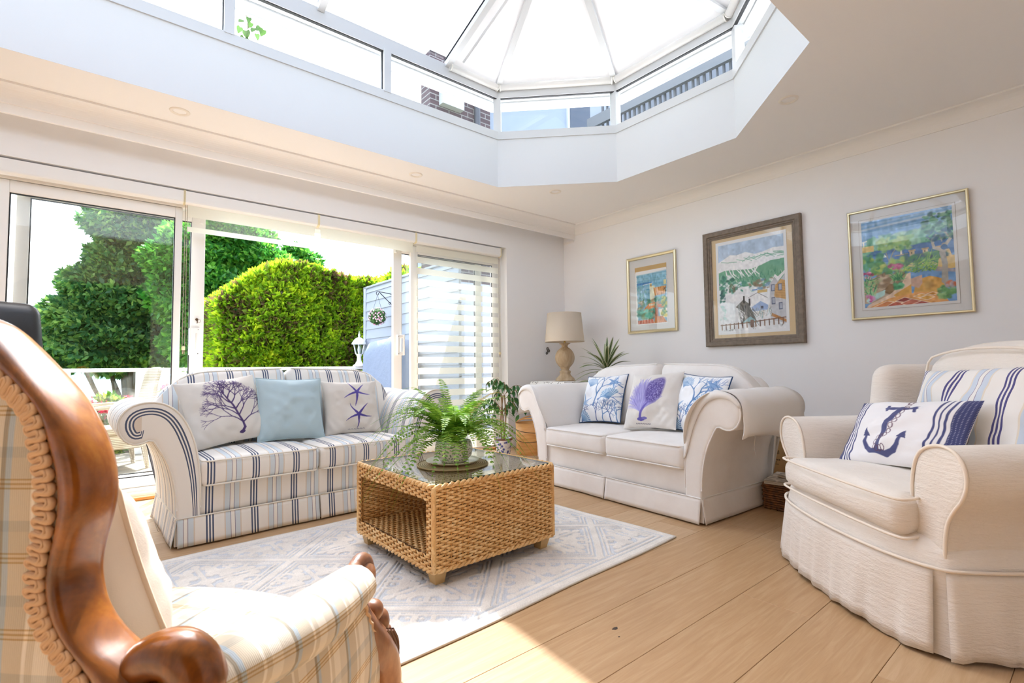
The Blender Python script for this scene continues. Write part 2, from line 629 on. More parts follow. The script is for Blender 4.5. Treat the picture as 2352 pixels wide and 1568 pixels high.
# ---- cove cornices
def cove(name, path, flip=1):
    """path: list of ((x, y) wall line start/end, inward normal); quarter-round cove with a lip"""
    (p0, p1, nrm) = path
    pr = [(0.0, -0.012), (0.004, -0.112), (0.012, -0.112), (0.014, -0.100)]
    pr = [(0.0, -0.118), (0.010, -0.118), (0.013, -0.104)] + [(0.013 + 0.080 * (1 - math.cos(t)), -0.104 + 0.088 * math.sin(t)) for t in np.linspace(0.05, math.pi / 2, 9)] + [(0.104, -0.014), (0.104, 0.0)]
    V = []
    for p in (p0, p1):
        for a, z in pr:
            V.append((p[0] + nrm[0] * a, p[1] + nrm[1] * a, HC + z))
    F = [q for q in gfaces(2, len(pr)).tolist()]
    o = M(name, V, F, TRIM, smooth=False)
    o['kind'] = 'structure'
    return o
cove('trim_1', ((XR, YB), (XR, YW - 0.2), (-1, 0)))
# deep boxed cornice over the doors: cove above a flat fascia that stands off the wall
PYF = YW - 0.215
pr = [(PYF, 2.632), (PYF, 2.690), (PYF - 0.012, 2.692), (PYF - 0.012, 2.702)] + [(PYF - 0.012 - 0.085 * (1 - math.cos(t)), 2.702 + 0.082 * math.sin(t)) for t in np.linspace(0.05, math.pi / 2, 9)] + [(PYF - 0.106, 2.786), (PYF - 0.106, HC), (PYF + 0.03, HC), (PYF + 0.022, 2.632)]
m_ = len(pr)
V = [(x, y, z) for x in (XL, XR - 0.0) for y, z in pr]
F = gfaces(2, m_, False, True, True).tolist() + [tuple(range(m_)), tuple(range(m_, 2 * m_))[::-1]]
t2 = M('trim_2', V, F, TRIM, smooth=False); t2['kind'] = 'structure'
# curtain rail bracket ends behind the fascia
t3 = M('trim_3', *join([boxvf(XL, XR - 0.005, PYF + 0.03, YW - 0.002, HC - 0.02, HC - 0.002), boxvf(XR - 0.012, XR, PYF + 0.02, YW - 0.01, 2.60, 2.632)]), TRIM, smooth=False); t3['kind'] = 'structure'
# small wire hooks under the fascia
for k, hx in enumerate((at_y(581, 385, PYF)[0], at_y(889, 455, PYF)[0])):
    tag(tube('curtain_hook', [(hx, PYF + 0.006, 2.634), (hx, PYF + 0.002, 2.622), (hx + 0.004, PYF - 0.002, 2.614)], 0.0018, WHITE_PLASTIC, n=6),
        ('tiny white hook under the cornice, nearer the left edge', 'tiny white hook under the cornice, above the right sliding door')[k], 'hook', 'hooks under the cornice')
# skirting boards
for nm, a in (('baseboard_right', (XR - 0.016, XR, YB, YW, 0, 0.11)), ('baseboard_window', (OX1 + 0.02, XR - 0.016, YW - 0.016, YW, 0, 0.11))):
    o = box(nm, *a, TRIM, bev=0.004); o['kind'] = 'structure'

# ---- downlights
DL = thing('recessed_downlight', 'recessed ceiling downlight over the left glass door, nearest the left edge', 'downlight', (0.42, 4.15, HC))
lathe('trim_ring', [(0.040, -0.001), (0.046, -0.0065), (0.060, -0.006), (0.064, -0.0005), (0.064, 0.004)], Mat('downlight_ring', '#efe9df', 0.4), DL, 32)
lathe('lamp_face', [(0.0, 0.012), (0.036, 0.010), (0.040, 0.0), (0.040, -0.001)], Mat('downlight_lens', '#d9cdbb', 0.3), DL, 32)
_p = [at_z(413, 256, HC), at_z(955, 401, HC), at_z(1275, 440, HC), at_z(1811, 229, HC)]
DL.location = _p[0]
for p, lb in zip(_p[1:], ('recessed ceiling downlight above the open doorway, between cornice and lantern', 'recessed ceiling downlight near the corner, at the angled lantern side', 'recessed ceiling downlight above the snowy village picture')):
    c = copy_tree(DL); c.location = p; c['label'] = lb
for c in [o for o in bpy.data.objects if o.name.startswith('recessed_downlight')]:
    c['group'] = 'ceiling downlights'

# ================================================================== roof lantern
lant = struct('window_1')
Z_PL, Z_G0, Z_G1, Z_EV, Z_RG = 3.295, 3.375, 3.735, 3.86, 4.36
PLASTER = Mat('lantern_plaster', '#dcdfe1', 0.85)
for i in range(8):
    j = (i + 1) % 8
    a, b = np.array(OCT[i]), np.array(OCT[j])
    d = (b - a) / np.linalg.norm(b - a)
    nin = np.array([d[1], -d[0]])           # towards the inside (OCT runs clockwise)
    if (np.array([(LX0 + LX1) / 2, (LY0 + LY1) / 2]) - a) @ nin < 0:
        nin = -nin
    nout = -nin
    def quadbox(nm, z0, z1, t0, t1, mat, par=lant):
        V = []
        for z in (z0, z1):
            for p, s in ((a, -1), (b, 1)):
                for t in (t0, t1):
                    ext = d * s * (t * math.tan(math.pi / 8))
                    q = p + nout * t + ext
                    V.append((q[0], q[1], z))
        F = [(0, 2, 3, 1), (4, 5, 7, 6), (0, 4, 6, 2), (1, 3, 7, 5), (0, 1, 5, 4), (2, 6, 7, 3)]
        return M(nm, V, F, mat, par, smooth=False)
    quadbox('upstand', HC + 0.0006, Z_PL, 0.0, 0.10, PLASTER)
    quadbox('sill', Z_PL, Z_G0, -0.012, 0.09, UPVC)
    quadbox('head_rail', Z_G1, Z_EV, -0.005, 0.08, UPVC)
    quadbox('gasket', Z_G1 - 0.006, Z_G1, 0.004, 0.03, GASKET)
    quadbox('soffit', Z_G1 - 0.015, Z_G1 + 0.02, 0.082, 0.205, UPVC)
    quadbox('fascia', Z_G1 - 0.03, Z_G1 + 0.10, 0.206, 0.222, UPVC)
    quadbox('pane', Z_G0, Z_G1, 0.030, 0.036, GLASS)
    # corner post
    pc = a
    cp = beam('corner_post', (pc[0] + 0.03 * (pc[0] - (LX0 + LX1) / 2) / 3, pc[1] + 0.03 * (1 if pc[1] > 2.4 else -1), Z_G0 - 0.01), (pc[0] + 0.03 * (pc[0] - (LX0 + LX1) / 2) / 3, pc[1] + 0.03 * (1 if pc[1] > 2.4 else -1), Z_G1 + 0.01), 0.075, 0.075, UPVC, lant, up=(d[0], d[1], 0))
for yy in (LY1 + 0.025, LY0 - 0.025):
    for mx in (1.88, 0.66, -0.56):
        beam('mullion', (mx, yy, Z_G0 - 0.01), (mx, yy, Z_G1 + 0.01), 0.065, 0.085, UPVC, lant, up=(0, 1, 0))
        for s in (-1, 1):
            beam('gasket', (mx + s * 0.036, yy, Z_G0), (mx + s * 0.036, yy, Z_G1), 0.02, 0.006, GASKET, lant, up=(1, 0, 0))
# roof: ridge, rafters, panes
YM = (LY0 + LY1) / 2
RE = [(2.565, YM, Z_RG), (LX0 + (LX1 - 2.565), YM, Z_RG)]
def eave(x, y, out=0.02):
    return (x, y, Z_EV)
beam('ridge', RE[0], RE[1], 0.10, 0.07, UPVC, lant)
RAF = []
for k, (x, y) in enumerate(OCT):
    re = RE[0] if x > 0 else RE[1]
    RAF.append((eave(x, y), re))
LONGX = [2.50, 1.305, 0.10, -1.105]
for x in LONGX:
    for y in (LY1, LY0):
        RAF.append(((x, y, Z_EV), (x, YM, Z_RG)))
for a, b in RAF:
    beam('rafter', a, b, 0.055, 0.05, UPVC, lant, drop=0.01)
    V, F = beamvf(a, b, 0.062, 0.012, drop=-0.03)
    M('rafter_cap', V, F, GASKET if abs(a[0] - 2.5) < 0.01 else UPVC, lant, smooth=False)
def roof_pane(pts, nm='roof_pane', dz=0.035, mat=ROOF_GLASS, par=lant, th=0.006):
    m = len(pts)
    V = [(p[0], p[1], p[2] + dz) for p in pts] + [(p[0], p[1], p[2] + dz + th) for p in pts]
    F = [tuple(range(m))[::-1], tuple(range(m, 2 * m))] + [(i, (i + 1) % m, m + (i + 1) % m, m + i) for i in range(m)]
    return M(nm, V, F, mat, par, smooth=False)
xs = [2.50, 1.305, 0.10, -1.105, RE[1][0]]
ends = [(OCT[7], OCT[0])]
for y in (LY1, LY0):
    for k in range(4):
        x0, x1 = xs[k], xs[k + 1]
        roof_pane([(x0, y, Z_EV), (x1, y, Z_EV), (x1, YM, Z_RG), (x0, YM, Z_RG)])
    roof_pane([(OCT[0][0], y, Z_EV), (2.50, y, Z_EV), (2.50, YM, Z_RG), (RE[0][0], YM, Z_RG)])
    roof_pane([(xs[4], y, Z_EV), (OCT[7][0], y, Z_EV), (RE[1][0], YM, Z_RG)])
for i in (0, 1, 2, 4, 5, 6):
    a, b = OCT[i], OCT[i + 1]
    re = RE[0] if a[0] > 0 and b[0] > 0 else RE[1]
    roof_pane([(a[0], a[1], Z_EV), (b[0], b[1], Z_EV), re])

# roof blinds, pulled shut over the end of the lantern: fabric and a roller cassette each
def blind_cloth(name, col, trans, through):
    m = bpy.data.materials.new(name)
    m.use_nodes = True
    nt = m.node_tree
    nt.nodes.remove(nt.nodes['Principled BSDF'])
    df = nt.nodes.new('ShaderNodeBsdfDiffuse'); df.inputs[0].default_value = lin(col)
    tl = nt.nodes.new('ShaderNodeBsdfTranslucent'); tl.inputs[0].default_value = lin(col)
    tp = nt.nodes.new('ShaderNodeBsdfTransparent')
    m1 = nt.nodes.new('ShaderNodeMixShader'); m1.inputs[0].default_value = trans
    m2 = nt.nodes.new('ShaderNodeMixShader'); m2.inputs[0].default_value = through
    nt.links.new(df.outputs[0], m1.inputs[1]); nt.links.new(tl.outputs[0], m1.inputs[2])
    nt.links.new(m1.outputs[0], m2.inputs[1]); nt.links.new(tp.outputs[0], m2.inputs[2])
    nt.links.new(m2.outputs[0], nt.nodes['Material Output'].inputs[0])
    return m
ROOF_CLOTH = blind_cloth('roof_blind_fabric', '#e6e6e6', 0.27, 0.01)
CAS = Mat('blind_cassette', '#ecebe8', 0.4)
segs = [((2.505, LY1), OCT[0], 'beside the clear roof panes'), (OCT[0], OCT[1], 'over the angled side facing the window corner'), (OCT[1], OCT[2], 'over the end facing the picture wall'), (OCT[2], OCT[3], 'over the angled side nearest the camera'), (OCT[3], (2.505, LY0), 'on the camera side of the ridge')]
for a, b, where in segs:
    a, b = np.array(a), np.array(b)
    re = np.array(RE[0])
    t = thing('roof_blind', 'white fabric lantern roof blind drawn shut ' + where, 'blind', (0, 0, 0), 0, 'roof blinds in the lantern')
    mid = (a + b) / 2
    A = np.array([*a, Z_EV]); B = np.array([*b, Z_EV])
    top_a = np.array([2.505, YM, Z_RG]) if abs(a[0] - 2.505) < 1e-6 else re
    top_b = np.array([2.505, YM, Z_RG]) if abs(b[0] - 2.505) < 1e-6 else re
    inset = lambda p, q: p + (q - p) * 0.035
    cen = (A + B + top_a + top_b) / 4
    pts = [inset(p, cen) for p in (A, B, top_b, top_a)]
    if np.linalg.norm(top_a - top_b) < 1e-6:
        pts = [inset(p, cen) for p in (A, B, top_a)]
    dz = -0.010
    m = len(pts)
    V = [p + (0, 0, dz) for p in pts] + [p + (0, 0, dz + 0.0015) for p in pts]
    F = [tuple(range(m))[::-1], tuple(range(m, 2 * m))] + [(i, (i + 1) % m, m + (i + 1) % m, m + i) for i in range(m)]
    M('fabric', V, F, ROOF_CLOTH, t, smooth=False)
    q0, q1 = A + (B - A) * 0.03 + (0, 0, -0.030), B + (A - B) * 0.03 + (0, 0, -0.030)
    inn = np.array([cen[0] - mid[0], cen[1] - mid[1], 0]); inn /= np.linalg.norm(inn)
    tube('cassette', [q0 + inn * 0.03, q1 + inn * 0.03], 0.034, CAS, t, n=14)
    for q in (q0, q1):
        tube('end_cap', [q + inn * 0.03 - (q1 - q0) / np.linalg.norm(q1 - q0) * 0.006, q + inn * 0.03 + (q1 - q0) / np.linalg.norm(q1 - q0) * 0.006], 0.038, WHITE_PLASTIC, t, n=14)
# a thin stay rod below the first rafter of the blind section
tag(tube('blind_rail', [(2.62, LY1 - 0.10, Z_EV + 0.02), (2.60, YM + 0.12, Z_RG - 0.10)], 0.010, UPVC, n=8), 'thin white guide rod under the lantern roof beside the clear panes', 'guide rod')
# ================================================================== sliding doors
YI = YW + 0.115                          # room-side face of the fixed frames
def stile(name, x0, x1, y0, y1, z0, z1, par, mat=UPVC_IN):
    return box(name, x0, x1, y0, y1, z0, z1, mat, par, bev=0.004)
def leaf(name, x0, x1, y, z0, z1, wl, wr, mat=UPVC_IN, th=0.045, top=0.085, bot=0.11):
    """one glazed leaf: two stiles, two rails, gasket lines and a pane"""
    o = struct(name)
    stile('stile', x0, x0 + wl, y, y + th, z0, z1, o, mat)
    stile('stile', x1 - wr, x1, y, y + th, z0, z1, o, mat)
    stile('rail', x0 + wl, x1 - wr, y + 0.002, y + th - 0.002, z1 - top, z1, o, mat)
    stile('rail', x0 + wl, x1 - wr, y + 0.002, y + th - 0.002, z0, z0 + bot, o, mat)
    a, b, c, d = x0 + wl, x1 - wr, z0 + bot, z1 - top
    g = 0.007
    V, F = join([boxvf(a, a + g, y + 0.012, y + 0.03, c, d), boxvf(b - g, b, y + 0.012, y + 0.03, c, d), boxvf(a, b, y + 0.012, y + 0.03, c, c + g), boxvf(a, b, y + 0.012, y + 0.03, d - g, d)])
    M('gasket', V, F, GASKET, o, smooth=False)
    box('pane', a, b, y + 0.019, y + 0.024, c, d, GLASS, o)
    return o
fr = struct('door_1')                    # outer frame and threshold
box('head', OX0, OX1, YI, YW + T, 2.295, OZ, UPVC_IN, fr, bev=0.004)
box('threshold', OX0, OX1, YI - 0.015, YW + T + 0.03, 0.0, 0.075, UPVC_IN, fr, bev=0.006)
box('sill_step', OX0, OX1, YW + 0.03, YI - 0.015, 0.0, 0.05, UPVC_IN, fr, bev=0.006)
STRIP = Mat('pine_strip', '#c98f4e', 0.5); STRIP.color(STRIP.ramp(STRIP.noise(6, 5, 0.6, 'Object', (1, 14, 14)), [(0.3, '#b97b3c'), (0.7, '#dba35e')]))
box('floor_strip', OX0, OX1, YW - 0.022, YW + 0.03, 0.0, 0.026, STRIP, fr, bev=0.006)
box('jamb', OX1 - 0.06, OX1, YI, YW + T, 0.075, 2.295, UPVC_IN, fr, bev=0.004)
box('jamb', OX0, OX0 + 0.06, YI, YW + T, 0.075, 2.295, UPVC_IN, fr, bev=0.004)
for tx in (0.02, 0.075):
    box('track', OX0 + 0.06, OX1 - 0.06, YI + tx, YI + tx + 0.008, 0.075, 0.083, WHITE_PLASTIC, fr)
fixL = leaf('door_2', -0.60, 0.497, YI, 0.078, 2.29, 0.095, 0.048, bot=0.075)
opnL = leaf('door_3', -0.475, 0.668, YI + 0.060, 0.080, 2.285, 0.07, 0.098, bot=0.09, top=0.08)
opnR = leaf('door_4', 2.395, 3.55, YI + 0.060, 0.080, 2.285, 0.098, 0.085, bot=0.09, top=0.08)
fixR = leaf('door_5', 2.57, 3.75, YI, 0.078, 2.29, 0.085, 0.07, bot=0.075)
LOCKM = Mat('dark_key_metal', '#6d5a48', 0.35, 0.9)
# handles: left leaf has a lever plate with a flush pull, right leaf a D pull
hx = 0.615
h = box('handle_plate', hx - 0.035, hx + 0.03, YI + 0.036, YI + 0.062, 1.085, 1.315, WHITE_PLASTIC, opnL, bev=0.006)
box('handle_grip', hx - 0.052, hx - 0.030, YI + 0.016, YI + 0.062, 1.088, 1.312, WHITE_PLASTIC, h, bev=0.006)
box('pull_slot', hx - 0.006, hx + 0.006, YI + 0.032, YI + 0.038, 1.14, 1.27, Mat('pull_slot_grey', '#dedbd4', 0.5), h, bev=0.002)
tube('screw', [(hx + 0.012, YI + 0.038, 1.10), (hx + 0.012, YI + 0.034, 1.10)], 0.004, BLACK, h, n=10)
tube('screw', [(hx + 0.012, YI + 0.038, 1.30), (hx + 0.012, YI + 0.034, 1.30)], 0.003, LOCKM, h, n=10)
k = box('lock_plate', hx - 0.022, hx + 0.022, YI + 0.055, YI + 0.063, 1.335, 1.415, WHITE_PLASTIC, opnL, bev=0.003)
tube('lock', [(hx + 0.002, YI + 0.056, 1.385), (hx + 0.002, YI + 0.046, 1.385)], 0.011, LOCKM, k, n=14)
tube('key', [(hx + 0.002, YI + 0.050, 1.382), (hx + 0.006, YI + 0.040, 1.372), (hx + 0.003, YI + 0.036, 1.352)], 0.006, LOCKM, k, n=8, flat=0.4)
tube('key_ring', [(hx + 0.015 + 0.014 * math.cos(a), YI + 0.038, 1.372 + 0.014 * math.sin(a)) for a in np.linspace(0, 2 * math.pi, 16, endpoint=False)], 0.0012, LOCKM, k, n=5, closed=True)
hx = 2.452
h = box('handle', hx - 0.028, hx - 0.004, YI + 0.018, YI + 0.060, 1.10, 1.32, WHITE_PLASTIC, opnR, bev=0.006)
box('handle_grip', hx + 0.036, hx + 0.056, YI + 0.012, YI + 0.040, 1.10, 1.32, WHITE_PLASTIC, h, bev=0.006)
for z0, z1 in ((1.10, 1.135), (1.285, 1.32)):
    box('handle_arm', hx - 0.006, hx + 0.040, YI + 0.018, YI + 0.042, z0, z1, WHITE_PLASTIC, h, bev=0.005)
for z in (1.118, 1.302):
    tube('screw', [(hx - 0.016, YI + 0.020, z), (hx - 0.016, YI + 0.015, z)], 0.004, LOCKM, h, n=10)
for lf, x in ((opnL, 0.64), (opnR, 2.42)):
    box('stop_block', x - 0.012, x + 0.012, YI + 0.044, YI + 0.062, 2.195, 2.225, WHITE_PLASTIC, lf, bev=0.003)

# ================================================================== roller blinds with day and night bands
BAND = blind_cloth('blind_band_fabric', '#f3efe0', 0.42, 0.0)
SHEER = blind_cloth('blind_sheer_fabric', '#f2f2ee', 0.45, 0.80)
CREAM = Mat('cream_bracket', '#e6d9b0', 0.4)
BY = YW + 0.012
def roller(label, x0, x1, bands, sheers, chain=None, wavy=False, hang=None):
    """bands: list of (z_top, z_bottom) of solid cloth; sheers: gaps of net between them"""
    t = thing('roller_blind', label, 'blind', ((x0 + x1) / 2, BY, 0), 0, 'roller blinds over the sliding doors')
    w = (x1 - x0) / 2
    pr = [(0.0, 2.405), (0.0, 2.325), (0.012, 2.308), (0.035, 2.300), (0.060, 2.306), (0.075, 2.33), (0.075, 2.405)]
    pr = catmull(pr, 3)
    pr = [( -0.0 + (y - 0.0), z) for y, z in pr]
    V = [(x, y, z) for x in (-w + 0.004, w - 0.004) for y, z in pr]
    m = len(pr)
    M('cassette', V, gfaces(2, m, False, True, True).tolist() + [tuple(range(m)), tuple(range(m, 2 * m))[::-1]], CAS, t, smooth=False)
    for s in (-1, 1):
        V = [(s * w + dx, y * 1.05 - 0.002, 2.355 + (z - 2.355) * 1.08) for dx in (-0.005, 0.005) for y, z in pr]
        M('end_cap', V, gfaces(2, m, False, True, True).tolist() + [tuple(range(m)), tuple(range(m, 2 * m))[::-1]], CREAM, t, smooth=False)
    def strip(nm, zt, zb, yb, mat, xa=-w + 0.02, xb=w - 0.02, billow=0.0):
        nx = 20
        xs = np.linspace(xa, xb, nx)
        V = []
        for x in xs:
            for f in np.linspace(0, 1, 4):
                V.append((x, yb + billow * math.sin((x - xa) / (xb - xa) * 5.2) * 0.006, zt + (zb - zt) * f))
        return M(nm, V, gfaces(nx, 4), mat, t)
    for zt, zb, yb in bands:
        strip('fabric_band', zt, zb, yb, BAND, billow=1.0 if wavy else 0)
    for zt, zb, yb in sheers:
        strip('sheer_band', zt, zb, yb, SHEER)
    if hang:
        tube('bottom_bar', [(-w + 0.02, hang[1], hang[0]), (w - 0.02, hang[1], hang[0])], 0.009, CAS, t, n=8)
    if chain:
        cx, zb = chain
        P = [(cx - 0.006, 0.03, 2.30), (cx - 0.008, 0.03, zb + 0.02), (cx, 0.03, zb), (cx + 0.008, 0.03, zb + 0.02), (cx + 0.006, 0.03, 2.30)]
        CH = Mat('chain_steel', '#a99a86', 0.35, 0.6)
        c = tube('pull_chain', catmull(P, 6), 0.0022, CH, t, n=6)
        box('chain_tensioner', cx - 0.012, cx + 0.012, 0.02, 0.04, zb - 0.035, zb - 0.005, CREAM, c, bev=0.004)
    return t
# left blind fully rolled up
r1 = roller('roller blind fully rolled up in its white cassette over the left glass door', -0.78, 0.495, [], [])
# second: two lowered bands over the doorway
r2 = roller('partly lowered roller blind over the left half of the open doorway', 0.50, 1.552, [(2.31, 2.205, 0.035), (2.125, 2.083, 0.030)], [(2.205, 2.125, 0.033)], chain=(-0.512, 1.16))
r3 = roller('partly lowered roller blind over the right half of the open doorway', 1.562, 2.575, [(2.31, 2.195, 0.030)], [])
# fourth: fully lowered, in the day position
bz, sh = [(2.285, 2.215, 0.045)], []
z = 2.215
while z > 0.15:
    sh.append((z, z - 0.052, 0.042)); z -= 0.052
    bz.append((z, z - 0.068, 0.042)); z -= 0.068
r4 = roller('fully lowered striped roller blind over the right glass door', 2.585, 3.735, bz, sh, chain=(0.565, 1.15), wavy=True)

# ================================================================== outside: deck, railing, fence, garden, water
DZ = -0.05
deck = struct('floor_deck')
DECKM = []
for k, c in enumerate((('#938b7d', '#7f7668'), ('#9c9486', '#8a8071'))):
    m = Mat('weathered_deck_%d' % k, c[0], 0.8)
    m.color(m.ramp(m.noise(5, 5, 0.6, 'Object', (1, 18, 18)), [(0.3, c[1]), (0.7, c[0])]))
    DECKM.append(m)
_dme = []
for k in range(2):
    V = []
    prof = []
    ng = 5
    W = 0.142
    for g in range(ng):
        a = -W / 2 + W * g / ng
        prof += [(a + 0.004, 0.0), (a + W / ng - 0.008, 0.0), (a + W / ng - 0.004, -0.004)]
    prof = [(-W / 2, -0.03), (-W / 2, -0.003)] + prof + [(W / 2, -0.03)]
    V = [(x, y, z) for x in (-4.6, 3.3) for y, z in prof]
    m = len(prof)
    _dme.append(build_mesh('deck_board', V, gfaces(2, m, False, True, True).tolist() + [tuple(range(m)), tuple(range(m, 2 * m))[::-1]], smooth=False))
    _dme[-1].materials.append(DECKM[k].m)
y = YW + T + 0.12
while y < 7.9:
    put('deck_board', _dme[random.randrange(2)], None, deck, loc=(random.uniform(-0.02, 0.02), y, DZ))
    y += 0.148

# ---- railing along the deck edge, white with glass panels
RY = 7.75
rl = thing('deck_railing', 'white deck railing with glass panels along the far deck edge', 'railing', (0, RY, DZ))
RAILW = Mat('white_rail_paint', '#eef0f2', 0.45)
RZ = 1.055
box('handrail', -4.2, 3.27, -0.05, 0.05, RZ - 0.045, RZ, RAILW, rl, bev=0.012)
box('bottom_rail', -4.2, 3.27, -0.02, 0.02, 0.08, 0.13, RAILW, rl, bev=0.006)
postx = [at_y(322, 900, RY)[0], at_y(670, 840, RY)[0], at_y(749, 840, RY)[0], at_y(838, 840, RY)[0], at_y(157, 840, RY)[0], at_y(530, 840, RY)[0], -1.6, -2.8, -3.9]
for i, x in enumerate(sorted(postx)):
    w = 0.05 if abs(x - postx[0]) < 1e-6 or x < -1.2 else 0.025
    box('post', x - w, x + w, -0.035, 0.035, 0, RZ - 0.04, RAILW, rl, bev=0.006)
sx = sorted(postx)
for a, b in zip(sx[:-1], sx[1:]):
    box('glass_panel', a + 0.05, b - 0.05, -0.004, 0.004, 0.14, RZ - 0.05, GLASS, rl)

# ---- white weatherboard fence running out from the house
FX = 3.36
fe = thing('boarded_fence', 'white horizontal board fence running out from the house corner', 'fence', (FX, 0, DZ))
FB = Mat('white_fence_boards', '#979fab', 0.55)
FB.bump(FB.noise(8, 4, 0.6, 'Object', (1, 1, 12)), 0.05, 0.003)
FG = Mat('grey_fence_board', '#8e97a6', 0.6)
fz_far = at_x(851, 661, FX)[2] - DZ
bh = 0.150
nb = int(fz_far / bh) + 1
y0f, y1f = 5.05, at_x(848, 661, FX)[1] + 0.1
for k in range(nb):
    z0 = k * bh
    z1 = min(z0 + bh + 0.012, fz_far)
    V = [(x, yy, z) for yy in (y0f, y1f) for x, z in ((-0.002, z1), (-0.018, z0), (0.03, z0), (0.03, z1))]
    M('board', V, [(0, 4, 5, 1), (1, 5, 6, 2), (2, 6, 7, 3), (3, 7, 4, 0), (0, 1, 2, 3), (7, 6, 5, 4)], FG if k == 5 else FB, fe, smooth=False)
for k in range(nb):
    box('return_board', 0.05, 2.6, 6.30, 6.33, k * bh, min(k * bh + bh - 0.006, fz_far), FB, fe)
box('coping', -0.03, 0.06, y0f, y1f + 0.02, fz_far, fz_far + 0.03, FB, fe, bev=0.004)
box('end_post', -0.03, 0.05, y1f - 0.02, y1f + 0.06, 0, fz_far + 0.03, FB, fe, bev=0.004)

# ---- iron bracket with a hanging flower ball
by = at_x(903, 690, FX)[1]
bz0 = at_y(903, 700, by)[2]
bztop = at_y(903, 676, by)[2]
br = thing('hanging_bracket', 'black wrought iron hanging bracket on the white board fence', 'bracket', (FX - 0.02, by, 0))
tube('wall_bar', [(0.0, 0, bz0 - 0.05), (0.0, 0, bztop + 0.03)], 0.008, BLACK, br, n=6)
ex = at_y(866, 676, by)[0] - FX + 0.02
tube('arm', catmull([(0, 0, bztop), (ex * 0.5, 0, bztop + 0.015), (ex * 0.92, 0, bztop + 0.022)], 5), 0.006, BLACK, br, n=6)
tube('scroll', [(ex * 0.95 + 0.03 * (1 - 0.07 * i) * math.cos(math.pi / 2 + i * 0.6), 0, bztop - 0.008 + 0.03 * (1 - 0.07 * i) * math.sin(math.pi / 2 + i * 0.6)) for i in range(11)], 0.005, BLACK, br, n=6)
tube('brace', [(ex * 0.85, 0, bztop + 0.015), (-0.004, 0, bz0)], 0.006, BLACK, br, n=6)
tube('scroll', [(-0.03 + 0.022 * (1 - 0.06 * i) * math.cos(-math.pi / 2 - i * 0.6), 0, bz0 + 0.02 + 0.022 * (1 - 0.06 * i) * math.sin(-math.pi / 2 - i * 0.6)) for i in range(11)], 0.004, BLACK, br, n=6)
bc = at_y(867, 727, by)
R = 0.128
fb = thing('flower_ball', 'round topiary ball of pink and white flowers hanging from the iron bracket', 'flower ball', (bc[0], by, bc[2]))
for s in (-1, 1):
    tube('chain', [(s * R * 0.5, 0, R * 0.85), (0, 0, bztop - bc[2] - 0.03)], 0.002, BLACK, fb, n=5)
BALLG = Mat('ball_leaves', '#3f6b2f', 0.7)
V, F = rboxvf(2 * R * 0.9, 2 * R * 0.9, 2 * R * 0.9, R * 0.899, 6)
M('moss_core', V, F, Mat('moss_dark', '#2c4a22', 0.9), fb)
pts = RNG.normal(size=(420, 3)); pts /= np.linalg.norm(pts, axis=1, keepdims=True)
lv, lf, fv = [], [], []
def petal_disc(c, nrm, r, k=5, lift=0.3):
    nrm = nrm / np.linalg.norm(nrm)
    a = np.cross(nrm, (0.3, 0.5, 0.81)); a /= np.linalg.norm(a); b = np.cross(nrm, a)
    V = [c + nrm * r * 0.15]
    for i in range(2 * k):
        t = math.pi * i / k
        rr = r if i % 2 == 0 else r * 0.55
        V.append(c + (a * math.cos(t) + b * math.sin(t)) * rr + nrm * r * lift * (i % 2 == 0))
    F = [(0, 1 + i, 1 + (i + 1) % (2 * k)) for i in range(2 * k)]
    return np.array(V), F
M('ball_foliage', *join([petal_disc(p * R * 0.95, p, 0.016, 3) for p in pts[:260]]), BALLG, fb, smooth=False)['kind'] = 'stuff'
PINK = Mat('pink_petals', '#d98fb4', 0.6); PALE = Mat('pale_petals', '#f3e3e6', 0.6)
M('pink_blossoms', *join([petal_disc(p * R * 1.02, p, 0.013) for p in pts[260:350]]), PINK, fb, smooth=False)['kind'] = 'stuff'
M('pale_blossoms', *join([petal_disc(p * R * 1.02, p, 0.013) for p in pts[350:]]), PALE, fb, smooth=False)['kind'] = 'stuff'

# ---- white lantern lamp on the railing end
lp = at_y(833, 824, RY)
la = thing('post_lantern', 'white metal post lantern standing on the railing end', 'lantern', (lp[0] - 0.06, RY, DZ + RZ))
LW = Mat('lantern_white', '#e4e7ea', 0.45)
lathe('pedestal', [(0.0, 0), (0.095, 0), (0.095, 0.02), (0.06, 0.04), (0.035, 0.09), (0.03, 0.15), (0.045, 0.19), (0.06, 0.20), (0.0, 0.20)], LW, la, 20)
hex_ = lambda r, z: [(r * math.cos(t), r * math.sin(t), z) for t in np.linspace(0, 2 * math.pi, 7)[:-1]]
V = hex_(0.055, 0.20) + hex_(0.092, 0.36)
M('lamp_glass', V, gfaces(2, 6, False, True), glass_mat('lamp_glass_mat', (0.8, 0.86, 0.88)), la, smooth=False)
for a, b in zip(hex_(0.057, 0.20), hex_(0.094, 0.36)):
    tube('glazing_bar', [a, b], 0.006, LW, la, n=6)
lathe('roof', [(0.125, 0.355), (0.12, 0.375), (0.09, 0.42), (0.05, 0.455), (0.02, 0.465), (0.0, 0.47)], LW, la, 6)
lathe('finial', [(0.0, 0.46), (0.018, 0.47), (0.012, 0.49), (0.02, 0.505), (0.008, 0.53), (0.005, 0.56), (0.0, 0.575)], LW, la, 12)
lathe('bulb', [(0.0, 0.21), (0.02, 0.22), (0.028, 0.27), (0.018, 0.32), (0, 0.33)], Mat('bulb_white', '#f5f4ee', 0.3), la, 12)

